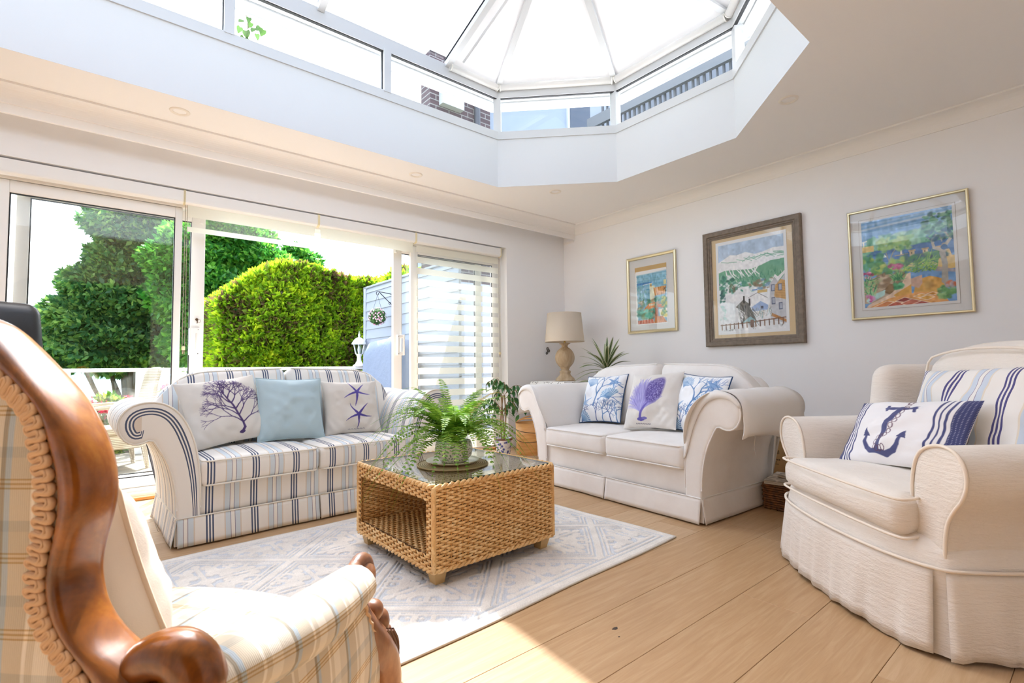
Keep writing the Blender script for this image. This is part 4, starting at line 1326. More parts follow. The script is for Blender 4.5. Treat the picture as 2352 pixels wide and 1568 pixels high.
def make_sofa(label, loc, rz, fab, piping, striped, cover=None):
    s = thing('two_seater_sofa', label, 'sofa', loc, rz, 'matching two-seat sofas')
    HW = 0.765
    D = 0.80
    U = lambda V: np.stack([np.asarray(V)[:, 0] + 0.095, np.asarray(V)[:, 1] + np.asarray(V)[:, 2]], 1)
    # front rail under the cushions
    V, F = rboxvf(1.36, 0.10, 0.20, 0.03, 6)
    V = V + (0, 0.07, 0.235)
    M('front_rail', V, F, fab, s, uv=U(V))
    box('underframe', -HW + 0.05, HW - 0.05, 0.06, D, 0.03, 0.15, DARKU, s)
    # skirt panels with kick pleats
    def panel(nm, p0, p1, seed, nrm, flare=0.02):
        rng = np.random.default_rng(seed)
        nx, nz = 40, 7
        V, uv = [], []
        p0, p1 = np.array(p0), np.array(p1)
        L = np.linalg.norm(p1 - p0)
        wob = np.cumsum(rng.normal(size=nx)); wob = (wob - wob.mean()) / (abs(wob).max() + 1e-9)
        wob = np.convolve(np.pad(wob, 4, mode='edge'), np.ones(9) / 9, 'valid')
        for i in range(nx):
            f = i / (nx - 1)
            for j in range(nz):
                g = j / (nz - 1)
                edge = max(0, 1 - min(f, 1 - f) / 0.03)
                off = flare * g + 0.010 * wob[i] * g + 0.006 * edge * g
                q = p0 + (p1 - p0) * f + np.array(nrm) * off
                V.append((q[0], q[1], 0.158 - 0.148 * g))
                uv.append((q[0] * abs(nrm[1]) + q[1] * abs(nrm[0]) + 0.095, g))
        o = M(nm, V, gfaces(nx, nz), fab, s, uv=uv)
        md = o.modifiers.new('thick', 'SOLIDIFY'); md.thickness = 0.004; md.offset = 0
        P = [np.array((*(p0 + (p1 - p0) * f + np.array(nrm) * 0.002), 0.158)) for f in np.linspace(0, 1, 8)]
        tube('skirt_piping', P, 0.0042, piping, s, n=6)
        return o
    panel('skirt_panel', (-HW, 0), (-0.004, 0), 1, (0, -1))
    panel('skirt_panel', (0.004, 0), (HW, 0), 2, (0, -1))
    panel('skirt_panel', (-HW, D), (-HW, 0.0), 3, (-1, 0))
    panel('skirt_panel', (HW, 0.0), (HW, D), 4, (1, 0))
    for x, y in ((0, 0.018), (-HW + 0.02, 0.02), (HW - 0.02, 0.02)):
        V, F = boxvf(x - 0.05 * (x == 0) - 0.03 * (x != 0), x + 0.05 * (x == 0) + 0.03 * (x != 0), y - 0.012, y + 0.012, 0.012, 0.156)
        M('pleat_insert', V, F, fab, s, uv=U(V), smooth=False)
    # arms
    prof = arm_profile()
    m = len(prof)
    for sd in (-1, 1):
        def X(px):
            return sd * (HW - px) if sd > 0 else -(HW - px)
        ny = 10
        V, uv = [], []
        for j in range(ny):
            f = j / (ny - 1)
            y = 0.012 + (D - 0.012) * f
            dz = 0.012 * math.sin(math.pi * f)
            for (px, pz) in prof:
                V.append((X(px), y, pz - dz * (pz > 0.5)))
                uv.append((y + 0.03, pz))
        F = gfaces(ny, m, flip=(sd > 0)).tolist()
        # rear cap
        F.append(tuple((ny - 1) * m + i for i in range(m))[::sd])
        M('arm', V, F, fab, s, uv=uv)
        # front facing: rings following the outline, then the middle
        V, uv, F = [], [], []
        rings = [0.0, 0.006, 0.02, 0.035, 0.05, 0.065]
        for k, d in enumerate(rings):
            Q = offset_in(prof, d * (0.58 + 0.42 * np.clip((prof[:, 1:2] - 0.2) / 0.4, 0, 1)))
            y = 0.012 - (0.0 if k == 0 else 0.010 if k > 1 else 0.007)
            for (px, pz) in Q:
                V.append((X(px), y, max(pz, 0.157)))
                uv.append((0.1725 - 0.046 + d if len(V) % m > 22 or len(V) % m == 0 else 0.108 + 0.3 * d, pz))
        F = gfaces(len(rings), m, flip=(sd < 0)).tolist()
        base = len(V)
        for (px, pz) in Q:
            V.append((X(px), y, max(pz, 0.157)))
            uv.append((px * 0.1 + 0.118, pz))
        F += fill_poly([(v[0], v[2]) for v in V[base:]], base, sd < 0)
        M('arm_front', V, F, fab, s, uv=uv)
        tube('arm_piping', [(X(px), 0.006, pz) for px, pz in prof[2:-2]], 0.0048, piping, s, n=6)
        if cover:
            # loose cover thrown over the arm
            a0, a1 = (18, 60) if sd > 0 else (19, 58)
            i_l = int(np.argmin(prof[:, 0]))
            hang = np.array([(-.270, .520), (-.277, .560), (-.278, .610)])
            sub = np.vstack([hang, offset_in(prof, -0.011)[i_l + 1:(62 if sd > 0 else 60)]])
            nyc = 12
            V = []
            for j in range(nyc):
                f = j / (nyc - 1)
                y = 0.005 + 0.74 * f
                for i, (px, pz) in enumerate(sub):
                    g = i / (len(sub) - 1)
                    hang = 0.05 * math.sin(3 * f + g) * (g > 0.9) + 0.09 * math.sin(5 * f + 0.6) * (g < 0.03) + 0.04 * math.sin(5 * f + 0.6) * (0.03 <= g < 0.06)
                    V.append((X(px) , y - 0.05 * (0.5 - abs(g - 0.5)) * (f == 0) + 0.03 * math.sin(7 * g) * (f < 0.1), pz + hang * 0.3 + 0.004 * math.sin(17 * f + 9 * g)))
            o = M('arm_cover', V, gfaces(nyc, len(sub), flip=(sd > 0)), cover, s)
            md = o.modifiers.new('thick', 'SOLIDIFY'); md.thickness = 0.006; md.offset = 0.5
            # front flap that folds down over the facing
            V = []
            sub = sub[3:]
            for i, (px, pz) in enumerate(sub):
                g = i / (len(sub) - 1)
                V.append((X(px), 0.004, pz))
                drop = 0.040 * math.sin(math.pi * g) ** 0.6
                q = offset_in(prof, drop)[i_l + 1 + i]
                V.append((X(q[0]), -0.006, q[1]))
            o = M('cover_flap', V, gfaces(len(sub), 2, flip=(sd < 0)), cover, s)
            md = o.modifiers.new('thick', 'SOLIDIFY'); md.thickness = 0.005; md.offset = 0
    # seat cushions
    for sd in (-1, 1):
        w = 0.655
        V, F = rboxvf(w, 0.66, 0.15, 0.035, 9, (0.006, 0.012, 0.02))
        V = V + (sd * (w / 2 + 0.002), 0.315, 0.385)
        c = M('seat_cushion', V, F, fab, s, uv=U(V))
        x0, x1 = sd * 0.012, sd * (w - 0.008)
        for zt in (0.4505, 0.318):
            P = [(x0, 0.30, zt), (x0, 0.02, zt), (x0 + sd * 0.02, -0.012, zt)] + [(x0 + (x1 - x0) * f, -0.014 - 0.008 * math.sin(math.pi * f), zt + 0.003 * math.sin(math.pi * f)) for f in np.linspace(0.08, 0.92, 12)] + [(x1 - sd * 0.02, -0.012, zt), (x1, 0.02, zt), (x1, 0.30, zt)]
            tube('piping', P, 0.005, piping, c, n=6)
    # back frame and back cushions
    nx = 41
    V, uv = [], []
    def topz(x):
        a = abs(x)
        return 0.885 - 0.055 * max(0, (a - 0.45) / 0.35) ** 2 - 0.20 * max(0, (a - 0.70) / 0.14) ** 2
    for i in range(nx):
        x = -0.84 + 1.68 * i / (nx - 1)
        zt = topz(x)
        for (y, z) in ((0.76, 0.30), (0.78, zt - 0.03), (0.80, zt), (0.86, zt + 0.005), (0.90, zt - 0.03), (0.90, 0.20), (0.84, 0.03)):
            V.append((x * (0.9 if z < 0.5 else 1), y, z))
            uv.append((x + 0.095, z))
    F = gfaces(nx, 7, False, True, False).tolist() + [tuple(range(7))[::-1], tuple((nx - 1) * 7 + i for i in range(7))]
    M('back_frame', V, F, fab, s, uv=uv)
    for sd in (-1, 1):
        w, hgt, th = 0.815, 0.53, 0.20
        V, F = rboxvf(w, th, hgt, 0.06, 10, (0, 0.045, 0.01))
        xr = sd * V[:, 0] / (w / 2)                       # +1 at the outer end
        up = np.clip(V[:, 2] / (hgt / 2), -1, 1)
        drop = 0.16 * np.clip((xr - 0.15) / 0.85, 0, 1) ** 2.2 * np.clip(up, 0, 1) + 0.018 * np.clip((xr + 1) / 1.2, 0, 1) * np.clip(up, 0, 1)
        V = V - np.stack([0 * drop, 0 * drop, drop], 1)
        V[:, 0] -= sd * 0.05 * np.clip((xr - 0.6) / 0.4, 0, 1) * np.clip(up, 0, 1) ** 2
        uvl = np.stack([V[:, 0] + sd * (w / 2 + 0.004) + 0.095, V[:, 2]], 1)
        tilt = math.radians(-14)
        c, sn = math.cos(tilt), math.sin(tilt)
        y, z = V[:, 1].copy(), V[:, 2].copy()
        V[:, 1], V[:, 2] = y * c - z * sn * 1.0, y * sn + z * c
        V = V + (sd * (w / 2 + 0.004), 0.69, 0.705)
        o = M('back_cushion', V, F, fab, s, uv=uvl)
        # piping along the front top edge
        fr_ = []
        for f in np.linspace(-1, 1, 25):
            xx = f * (w / 2 - 0.03)
            xo = sd * xx / (w / 2)
            zz = hgt / 2 - 0.018 - 0.16 * max(0, (xo - 0.15) / 0.85) ** 2.2 - 0.018 * min(1, (xo + 1) / 1.2)
            yy = -th / 2 + 0.016
            xx2 = xx - sd * 0.05 * max(0, (xo - 0.6) / 0.4)
            fr_.append((xx2 + sd * (w / 2 + 0.004), yy * c - zz * sn + 0.69, yy * sn + zz * c + 0.705 + 0.004))
        ends = fr_[-1] if sd > 0 else fr_[0]
        tail = [(ends[0] + sd * 0.018, ends[1] - 0.012, ends[2] - 0.06), (ends[0] + sd * 0.015, ends[1] - 0.05, ends[2] - 0.2)]
        pth = fr_ + tail if sd > 0 else tail[::-1] + fr_
        tube('piping', pth, 0.005, piping, o, n=6)
    return s
SS = make_sofa('blue and cream striped two-seat sofa with rolled arms in front of the doorway', (0.344 + 0.765 * math.cos(math.radians(2.5)), 3.257 + 0.765 * math.sin(math.radians(2.5)), 0), math.radians(2.5), STRIPE, PIPING, True)
_a = math.radians(3.23)
_cx, _cy = 2.786 + 0.765 * math.sin(_a), 1.614 + 0.765 * math.cos(_a)
WS = make_sofa('plain white two-seat sofa with loose arm covers below the pictures', (_cx, _cy, 0), -math.pi / 2 - _a, WSOFA, WSOFA, False, WTHROW)
# loose thread hanging from the right arm cover
tube('loose_thread', [(0.765 + 0.165, 0.33, 0.57), (0.765 + 0.168, 0.33, 0.50), (0.765 + 0.160, 0.332, 0.45), (0.765 + 0.166, 0.33, 0.40)], 0.0016, WTHROW, WS, n=5)

# ================================================================== slip-covered armchair
SLIP = Mat('crinkled_cream_slipcover', '#ece4da', 0.9, Sheen_Weight=0.2)
SLIP.color(SLIP.ramp(SLIP.noise(4, 4), [(0.3, '#e8dfd4'), (0.7, '#f0eae2')]))
SLIP.bump(SLIP.noise(16, 5, 0.65, 'Object', (1, 1, 4.5)), 0.55, 0.012); SLIP.bump(SLIP.noise(120, 3, 0.6, 'Object', (1, 1, 3)), 0.25, 0.002)
SPIPE = Mat('cream_slip_piping', '#efe4d6', 0.85)
def make_armchair():
    t = thing('slipcovered_armchair', 'cream slip-covered armchair with wings at the right edge', 'armchair', (2.414 , 0.785, 0), math.atan2(0.741, 0.672) + math.pi / 2 + math.pi / 2)
    fx, fy = -0.741, 0.672                 # facing direction
    t.rotation_euler = (0, 0, math.atan2(fy, fx) + math.pi / 2)   # local -y = front
    W = 0.50
    # outline of the skirt seen from above (left rear -> front -> right rear)
    out = [(-W - 0.01, 0.80), (-W - 0.02, 0.45), (-W - 0.015, 0.12), (-W + 0.03, 0.03), (-0.30, -0.03), (0.0, -0.055), (0.30, -0.03), (W - 0.03, 0.03), (W + 0.015, 0.12), (W + 0.02, 0.45), (W + 0.01, 0.80)]
    O = resample(catmull(out, 8), 150)
    rng = np.random.default_rng(5)
    def ring(z, grow, fold):
        T = np.gradient(O, axis=0); T /= np.linalg.norm(T, axis=1, keepdims=True)
        Nn = np.stack([T[:, 1], -T[:, 0]], 1)
        s = np.arange(len(O)) / len(O)
        wv = 0.6 * np.sin(2 * math.pi * s * 9 + 1) + 0.5 * np.sin(2 * math.pi * s * 23) + 0.3 * np.sin(2 * math.pi * s * 41 + 2)
        Q = O + Nn * (grow + fold * wv)[:, None]
        return [(x, y, z) for x, y in Q]
    zs = np.linspace(0.278, 0.012, 9)
    # split at the front corners (kick pleats): indices of the corners
    ci = [int(np.argmin(np.hypot(O[:, 0] + W - 0.02, O[:, 1] - 0.045))), int(np.argmin(np.hypot(O[:, 0] - W + 0.02, O[:, 1] - 0.045)))]
    rings = np.array([ring(z, np.full(len(O), 0.03 * (0.278 - z) / 0.27), 0.010 * (0.278 - z) / 0.27) for z in zs])
    for a, b in ((0, ci[0] - 1), (ci[0] + 1, ci[1] - 1), (ci[1] + 1, len(O) - 1)):
        V = rings[:, a:b + 1].copy()
        V[:, :, 2] += 0.006 * np.sin(np.arange(b + 1 - a) * 0.35)[None, :] * np.linspace(0, 1, 9)[:, None]
        o = M('skirt_panel', V.reshape(-1, 3), gfaces(9, b + 1 - a), SLIP, t)
        md = o.modifiers.new('thick', 'SOLIDIFY'); md.thickness = 0.004; md.offset = 0
    for c in ci:
        V = rings[:, c - 5:c + 6].copy()
        mid = np.array([O[c, 0] * 0.95, O[c, 1] + 0.02])
        V[:, :, 0] = V[:, :, 0] * 0.97; V[:, :, 1] += 0.012
        M('pleat_insert', V.reshape(-1, 3), gfaces(9, 11), SLIP, t)
    tube('skirt_piping', np.array(ring(0.282, np.full(len(O), 0.004), 0.0)), 0.006, SPIPE, t, n=6)
    # body above the skirt
    body = np.array([ring(z, np.full(len(O), g), 0.0) for z, g in ((0.02, -0.03), (0.26, -0.006), (0.33, -0.02), (0.36, -0.06), (0.365, -0.2))])
    M('seat_base', body.reshape(-1, 3), gfaces(5, len(O), flip=True), SLIP, t)
    # rolled arms
    ap = [(0.02, .28), (0.015, .36), (0.0, .43), (-.030, .48), (-.062, .52), (-.082, .575), (-.072, .632), (-.035, .668), (.020, .677), (.080, .660), (.120, .620), (.142, .55), (.150, .45), (.155, .30)]
    pr = resample(catmull(ap, 6), 60)
    m = len(pr)
    for sd in (-1, 1):
        X = lambda px: sd * (W - px)
        V = []
        ny = 9
        for j in range(ny):
            f = j / (ny - 1)
            y = 0.075 + 0.62 * f
            for px, pz in pr:
                k = 1.0 + 0.05 * math.sin(math.pi * f)
                V.append((X(0.04 + (px - 0.04) * k), y, 0.28 + (pz - 0.28) * (1 + 0.02 * f)))
        F = gfaces(ny, m, flip=(sd > 0)).tolist() + [tuple((ny - 1) * m + i for i in range(m))[::sd]]
        M('arm', V, F, SLIP, t)
        V = []
        rg_ = (0.0, 0.006, 0.015, 0.026)
        for k, d in enumerate(rg_):
            for px, pz in offset_in(pr, d):
                V.append((X(px), 0.075 - (0, 0.006, 0.009, 0.010)[k], max(pz, 0.275)))
        F = gfaces(4, m, flip=(sd < 0)).tolist()
        F += fill_poly([(v[0], v[2]) for v in V[3 * m:]], 3 * m, sd < 0)
        M('arm_front', V, F, SLIP, t, smooth=False)
        tube('arm_piping', [(X(px), 0.066, pz) for px, pz in pr], 0.006, SPIPE, t, n=6)
        # wing
        V, F = rboxvf(0.13, 0.30, 0.42, 0.06, 8, (0.015, 0, 0))
        up = np.clip(V[:, 2] / 0.21, -1, 1)
        V[:, 1] += 0.05 * np.clip(up, 0, 1) + 0.03 * np.clip(-up, 0, 1) - 0.06 * np.clip(-up, 0, 1) ** 2
        V[:, 0] += sd * 0.03 * np.clip(up + 0.3, 0, 1)
        V = V + (sd * (W - 0.085), 0.60, 0.735)
        M('wing', V, F, SLIP, t)
    # seat cushion, T-shaped front
    V, F = rboxvf(0.70, 0.64, 0.145, 0.05, 10, (0, 0.03, 0.025))
    fr_ = np.clip(-V[:, 1] / 0.32, 0, 1)
    V[:, 0] *= 1 + 0.16 * np.clip((fr_ - 0.55) / 0.45, 0, 1) ** 0.7
    V = V + (0, 0.30, 0.418)
    c = M('seat_cushion', V, F, SLIP, t)
    for zt in (0.482, 0.352):
        P = catmull([(-0.35, 0.12, zt), (-0.40, 0.03, zt), (-0.385, -0.02, zt), (-0.2, -0.045, zt + 0.004), (0, -0.052, zt + 0.006), (0.2, -0.045, zt + 0.004), (0.385, -0.02, zt), (0.40, 0.03, zt), (0.35, 0.12, zt)], 6)
        tube('piping', P, 0.0055, SPIPE, c, n=6)
    # back
    V, F = rboxvf(0.66, 0.20, 0.66, 0.075, 10, (0, 0.03, 0.02))
    up = np.clip(V[:, 2] / 0.33, -1, 1)
    xr = V[:, 0] / 0.33
    V[:, 2] -= 0.05 * np.abs(xr) ** 2.5 * np.clip(up, 0, 1)
    V[:, 1] += 0.10 * (up + 1) / 2
    V[:, 0] *= 1 + 0.04 * np.clip(up, 0, 1)
    V = V + (0, 0.66, 0.69)
    M('back_cushion', V, F, SLIP, t)
    P = [(x, 0.652, 1.012 - 0.05 * abs(x / 0.33) ** 2.5 - 0.09 * max(0, (abs(x) - 0.29) / 0.05) ** 2) for x in np.linspace(-0.335, 0.335, 30)]
    tube('back_piping', P, 0.0055, SPIPE, t, n=6)
    V, F = rboxvf(0.92, 0.16, 0.62, 0.06, 8)
    V[:, 0] *= 1 - 0.10 * np.clip(V[:, 2] / 0.31, 0, 1)
    M('outer_back', V + (0, 0.80, 0.58), F, SLIP, t)
    return t
AC = make_armchair()
# ================================================================== scatter cushions
def pillow(name, label, base, size, rz, tilt, roll, thick, canvas=None, mat=None, group=None, piping=None, flop=0.0, back='#e4ded4', seed=0, N=181, pinch=0.07):
    """base = world point under the middle of the bottom edge; size = (w, h)"""
    w, h = size
    t = thing(name, label, 'cushion', base, 0, group)
    rng = np.random.default_rng(100 + seed)
    if canvas is None:
        N = 49
    u = np.linspace(-1, 1, N)
    U, Vv = np.meshgrid(u, u, indexing='ij')
    def surf(U, Vv, sgn):
        x = w / 2 * U * (1 - pinch * (1 - Vv ** 2) * np.abs(U))
        z = h / 2 * Vv * (1 - pinch * (1 - U ** 2) * np.abs(Vv))
        base_ = np.clip((1 - np.abs(U) ** 2.6) * (1 - np.abs(Vv) ** 2.6), 0, 1)
        y = thick / 2 * base_ ** 0.55
        nz = np.zeros_like(x)
        n0 = U.shape[0]
        r2 = np.random.default_rng(200 + seed)
        for c, a in ((4, 0.010), (8, 0.005), (14, 0.002)):
            nz += smooth_noise(n0, n0, c, r2) * a
        y = y + nz * base_ ** 0.5 * (1.0 if sgn < 0 else 0.3)
        # soft creases running in from the lower corners
        for cx in (-1, 1):
            d = (U - cx) * 0.8 + (Vv + 1) * (-cx) * 0.6
            rr = np.hypot(U - cx, Vv + 1)
            y = y + 0.006 * np.sin(d * 26) * np.exp(-(rr / 0.55) ** 2) * base_ ** 0.4
        z = z - flop * (1 - Vv) * U * h * 0.25
        return x, sgn * y, z
    x, y, z = surf(U, Vv, -1)
    Vf = np.stack([x, y, z], -1).reshape(-1, 3)
    n2 = 37 if N == 181 else N
    u2 = np.linspace(-1, 1, n2)
    U2, V2 = np.meshgrid(u2, u2, indexing='ij')
    x2, y2, z2 = surf(U2, V2, 1)
    Vb = np.stack([x2, y2, z2], -1).reshape(-1, 3)
    ca, sa = math.cos(roll), math.sin(roll)
    def place(V):
        V = V.copy()
        X, Z = V[:, 0] * ca - V[:, 2] * sa, V[:, 0] * sa + V[:, 2] * ca
        V[:, 0], V[:, 2] = X, Z
        return V
    Vf, Vb = place(Vf), place(Vb)
    low = min(Vf[:, 2].min(), Vb[:, 2].min())
    Vf[:, 2] -= low; Vb[:, 2] -= low
    uvf = np.stack([U.ravel() * w / 2, Vv.ravel() * h / 2], 1)
    if canvas is not None:
        o1 = M('printed_front', Vf, gfaces(N, N), mat, t, uv=uvf, col=canvas.cols())
    else:
        o1 = M('front', Vf, gfaces(N, N), mat, t, uv=uvf)
    bm_ = back if not isinstance(back, str) else Mat(name + '_back', back, 0.9)
    o2 = M('back', Vb, gfaces(n2, n2, flip=True), bm_, t, uv=np.stack([U2.ravel() * w / 2, V2.ravel() * h / 2], 1))
    if piping is not None:
        k = np.linspace(-1, 1, 24)
        pts = [(a, -1.0) for a in k[:-1]] + [(1.0, a) for a in k[:-1]] + [(-a, 1.0) for a in k[:-1]] + [(-1.0, -a) for a in k[:-1]]
        A = np.array(pts)
        X = w / 2 * A[:, 0] * (1 - pinch * (1 - A[:, 1] ** 2) * np.abs(A[:, 0]))
        Z = h / 2 * A[:, 1] * (1 - pinch * (1 - A[:, 0] ** 2) * np.abs(A[:, 1])) - flop * (1 - A[:, 1]) * A[:, 0] * h * 0.25
        P = place(np.stack([X, 0 * X, Z], 1)); P[:, 2] -= low
        tube('piping', P, 0.0045, piping, t, n=6, closed=True)
    t.rotation_euler = (-tilt, 0, rz)
    return t

CUSH = attr_mat('printed_linen', 0.9, (300, 0.12, 0.001), 0.15)
LINEN = '#d9d3ca'
def branch(cv, x, y, ang, L, w, depth, color, rng, spread=0.55, curl=0.25):
    """recursive coral twig"""
    if depth == 0 or L < 0.012:
        return
    pts = [(x, y)]
    a = ang
    for _ in range(4):
        a += rng.normal() * curl * 0.35
        x += math.cos(a) * L / 4; y += math.sin(a) * L / 4
        pts.append((x, y))
    cv.line(pts, np.linspace(w, w * 0.7, 5), color)
    k = 2 if rng.random() < 0.75 else 3
    for i in range(k):
        da = (i - (k - 1) / 2) * spread * (1.1 if k == 2 else 0.8) + rng.normal() * 0.14
        branch(cv, x, y, a + da, L * (0.70 + 0.16 * rng.random()), w * 0.68, depth - 1, color, rng, spread, curl)
# purple coral on natural linen
cv = Canvas(181, 181, LINEN); r_ = np.random.default_rng(4)
PUR = '#4a3768'
cv.ell(0.60, 0.10, 0.035, 0.022, PUR)
trunk = [(0.60, 0.10), (0.64, 0.16), (0.635, 0.24), (0.60, 0.34), (0.575, 0.44), (0.55, 0.54), (0.52, 0.62), (0.49, 0.70)]
cv.line(trunk, np.linspace(0.034, 0.014, 8), PUR)
for (i, ang, L) in ((2, 2.45, 0.16), (2, 0.75, 0.15), (3, 2.2, 0.15), (3, 0.9, 0.15), (4, 2.3, 0.12), (4, 0.9, 0.14), (5, 2.2, 0.12), (5, 0.8, 0.13), (6, 2.1, 0.10), (6, 1.1, 0.10), (7, 1.9, 0.09), (7, 1.2, 0.09)):
    branch(cv, *trunk[i], ang, L, 0.017, 5, PUR, r_, 0.62)
SOFA_A = math.radians(2.5)
pillow('coral_cushion', 'natural linen cushion printed with a purple branching coral', tuple(at_y(530, 1036, 3.60)[:2]) + (0.462,), (0.49, 0.47), SOFA_A + 0.10, math.radians(28), math.radians(7), 0.15, cv, CUSH, 'cushions on the striped sofa', seed=1)
# plain pale blue cushion
BLUE = Mat('pale_blue_linen', '#b3c9d0', 0.9, Sheen_Weight=0.2); BLUE.bump(BLUE.noise(330, 2), 0.2, 0.001)
pillow('plain_cushion', 'plain pale duck-egg blue cushion in the middle of the striped sofa', tuple(at_y(675, 1014, 3.63)[:2]) + (0.466,), (0.44, 0.45), SOFA_A - 0.04, math.radians(20), math.radians(-2), 0.15, None, BLUE, 'cushions on the striped sofa', piping=BLUE, back=BLUE, seed=2, flop=0.0)
# two starfish
cv = Canvas(181, 181, LINEN)
STAR = '#55499a'
def starfish(cv, cx, cy, R, rot, color, w=0.045, curl=0.15):
    for k in range(5):
        a = rot + k * 2 * math.pi / 5
        pts = [(cx, cy)] + [(cx + R * f * math.cos(a + curl * f * f * (1 if k % 2 else -0.6)), cy + R * f * math.sin(a + curl * f * f * (1 if k % 2 else -0.6))) for f in (0.3, 0.6, 0.85, 1.0)]
        cv.line(pts, [w, w * 0.8, w * 0.5, w * 0.3, w * 0.12], color)
    cv.ell(cx, cy, w * 0.7, w * 0.7, color)
starfish(cv, 0.56, 0.74, 0.25, math.pi / 2 + 0.6, STAR)
starfish(cv, 0.56, 0.32, 0.25, math.pi / 2 + 0.62, '#4c3f8c')
for k in range(6):
    cv.line([(0.38 + 0.05 * k, 0.055), (0.40 + 0.05 * k, 0.062), (0.415 + 0.05 * k, 0.052)], 0.006, '#6b6478')
pillow('starfish_cushion', 'natural linen cushion printed with two violet starfish', tuple(at_y(815, 1001, 3.66)[:2]) + (0.466,), (0.43, 0.42), SOFA_A - 0.08, math.radians(20), math.radians(-1), 0.14, cv, CUSH, 'cushions on the striped sofa', seed=3)
# shells and corals in blues
def shell_canvas(seed):
    cv = Canvas(181, 181, '#f1f3f6'); r = np.random.default_rng(seed)
    B1, B2, B3 = '#8fb3d6', '#5f86b8', '#5a6ea0'
    def shell(cx, cy, R, rot, c, al=0.8):
        pts = [(cx, cy)]
        for a in np.linspace(rot - 1.05, rot + 1.05, 22):
            pts.append((cx + R * math.cos(a) * (1 + 0.05 * math.cos(a * 18)), cy + R * math.sin(a) * (1 + 0.05 * math.cos(a * 18))))
        cv.poly(pts, c, al * 0.75)
        for a in np.linspace(rot - 1.0, rot + 1.0, 12):
            cv.line([(cx, cy), (cx + R * math.cos(a), cy + R * math.sin(a))], 0.006, B2, 0.8)
            cv.line([(cx + R * 0.6 * math.cos(a + 0.07), cy + R * 0.6 * math.sin(a + 0.07)), (cx + R * math.cos(a + 0.07), cy + R * math.sin(a + 0.07))], 0.01, '#e9f1f8', 0.8)
    branch(cv, 0.40, 0.30, 1.35, 0.24, 0.040, 5, B2, r, 0.75)
    branch(cv, 0.50, 0.42, 0.5, 0.20, 0.032, 5, '#7d97c8', r, 0.7)
    for x in (0.08, 0.28, 0.45, 0.62, 0.80, 0.95):
        branch(cv, x, -0.02, 1.3 + 0.5 * r.random(), 0.14, 0.026, 5, B3 if r.random() < 0.5 else B2, r, 0.8)
    shell(0.22, 0.72, 0.22, 1.3, B1); shell(0.78, 0.42, 0.24, 1.9, '#6fa3cc'); shell(0.10, 0.02, 0.20, 0.9, '#6fa3cc')
    starfish(cv, 0.78, 0.80, 0.17, 1.2, '#86a8d2', 0.06); starfish(cv, 0.13, 0.38, 0.20, 1.9, '#9bb9dc', 0.055)
    branch(cv, 0.98, 0.70, 2.6, 0.10, 0.02, 4, B2, r, 0.8)
    return cv
NAVY = Mat('navy_piping', '#2b4a74', 0.8)
NAVYB = Mat('navy_back', '#33557f', 0.9)
WSA = -math.pi / 2 - math.radians(3.23)
def on_white(px, py, x):
    p = at_x(px, py, x)
    return (p[0], p[1], 0.468)
pillow('shell_cushion', 'blue shell and coral print cushion nearest the lamp', on_white(1372, 974, 3.25), (0.42, 0.43), WSA + 0.10, math.radians(24), math.radians(4), 0.15, shell_canvas(3), CUSH, 'blue shell print cushions', piping=NAVY, back=NAVYB, seed=4)
# sea fan
cv = Canvas(181, 181, '#ded9d2'); r_ = np.random.default_rng(9)
for k in range(420):
    a = r_.uniform(0.75, 2.65); R = 0.72 * (1 - 0.22 * abs(a - 1.7)) * (0.55 + 0.45 * r_.random())
    x0, y0 = 0.42, 0.22
    bend = r_.normal() * 0.15
    pts = [(x0 + R * f * 0.72 * math.cos(a + bend * f), y0 + R * f * 0.95 * math.sin(a + bend * f)) for f in np.linspace(0.1, 1, 6)]
    cv.line(pts, 0.010, ('#9a94cf', '#8780c4', '#b4b0de')[k % 3], 0.6)
cv.ell(0.60, 0.64, 0.15, 0.25, '#5d4f9a', 0.85, 0.12, rot=-0.35)
for k in range(420):
    a, q = r_.random() * 6.28, math.sqrt(r_.random())
    dx, dy = 0.14 * q * math.cos(a), 0.24 * q * math.sin(a)
    x, y = 0.60 + dx * 0.94 + dy * 0.30, 0.64 + dy * 0.94 - dx * 0.3
    cv.ell(x, y, 0.006, 0.006, '#463a82' if k % 2 else '#a9a3d8', 0.9)
cv.line([(0.52, 0.42), (0.46, 0.30), (0.42, 0.22), (0.39, 0.15)], [0.03, 0.04, 0.045, 0.05], '#6a60b0')
cv.ell(0.40, 0.12, 0.07, 0.03, '#5d55a6'); cv.ell(0.47, 0.135, 0.05, 0.02, '#7a73bb')
for k in range(9):
    cv.line([(0.30 + 0.03 * k, 0.045), (0.312 + 0.03 * k, 0.058), (0.322 + 0.03 * k, 0.043)], 0.006, '#4f4a5a')
pillow('sea_fan_cushion', 'natural linen cushion printed with a lilac sea fan', on_white(1484, 985, 3.14), (0.45, 0.46), WSA + 0.06, math.radians(25), math.radians(4), 0.15, cv, CUSH, 'cushions on the white sofa', seed=5)
pillow('shell_cushion', 'blue shell and coral print cushion beside the right arm of the white sofa', on_white(1592, 1000, 3.20), (0.42, 0.43), WSA - 0.12, math.radians(20), math.radians(-3), 0.15, shell_canvas(8), CUSH, 'blue shell print cushions', piping=NAVY, back=NAVYB, seed=6)

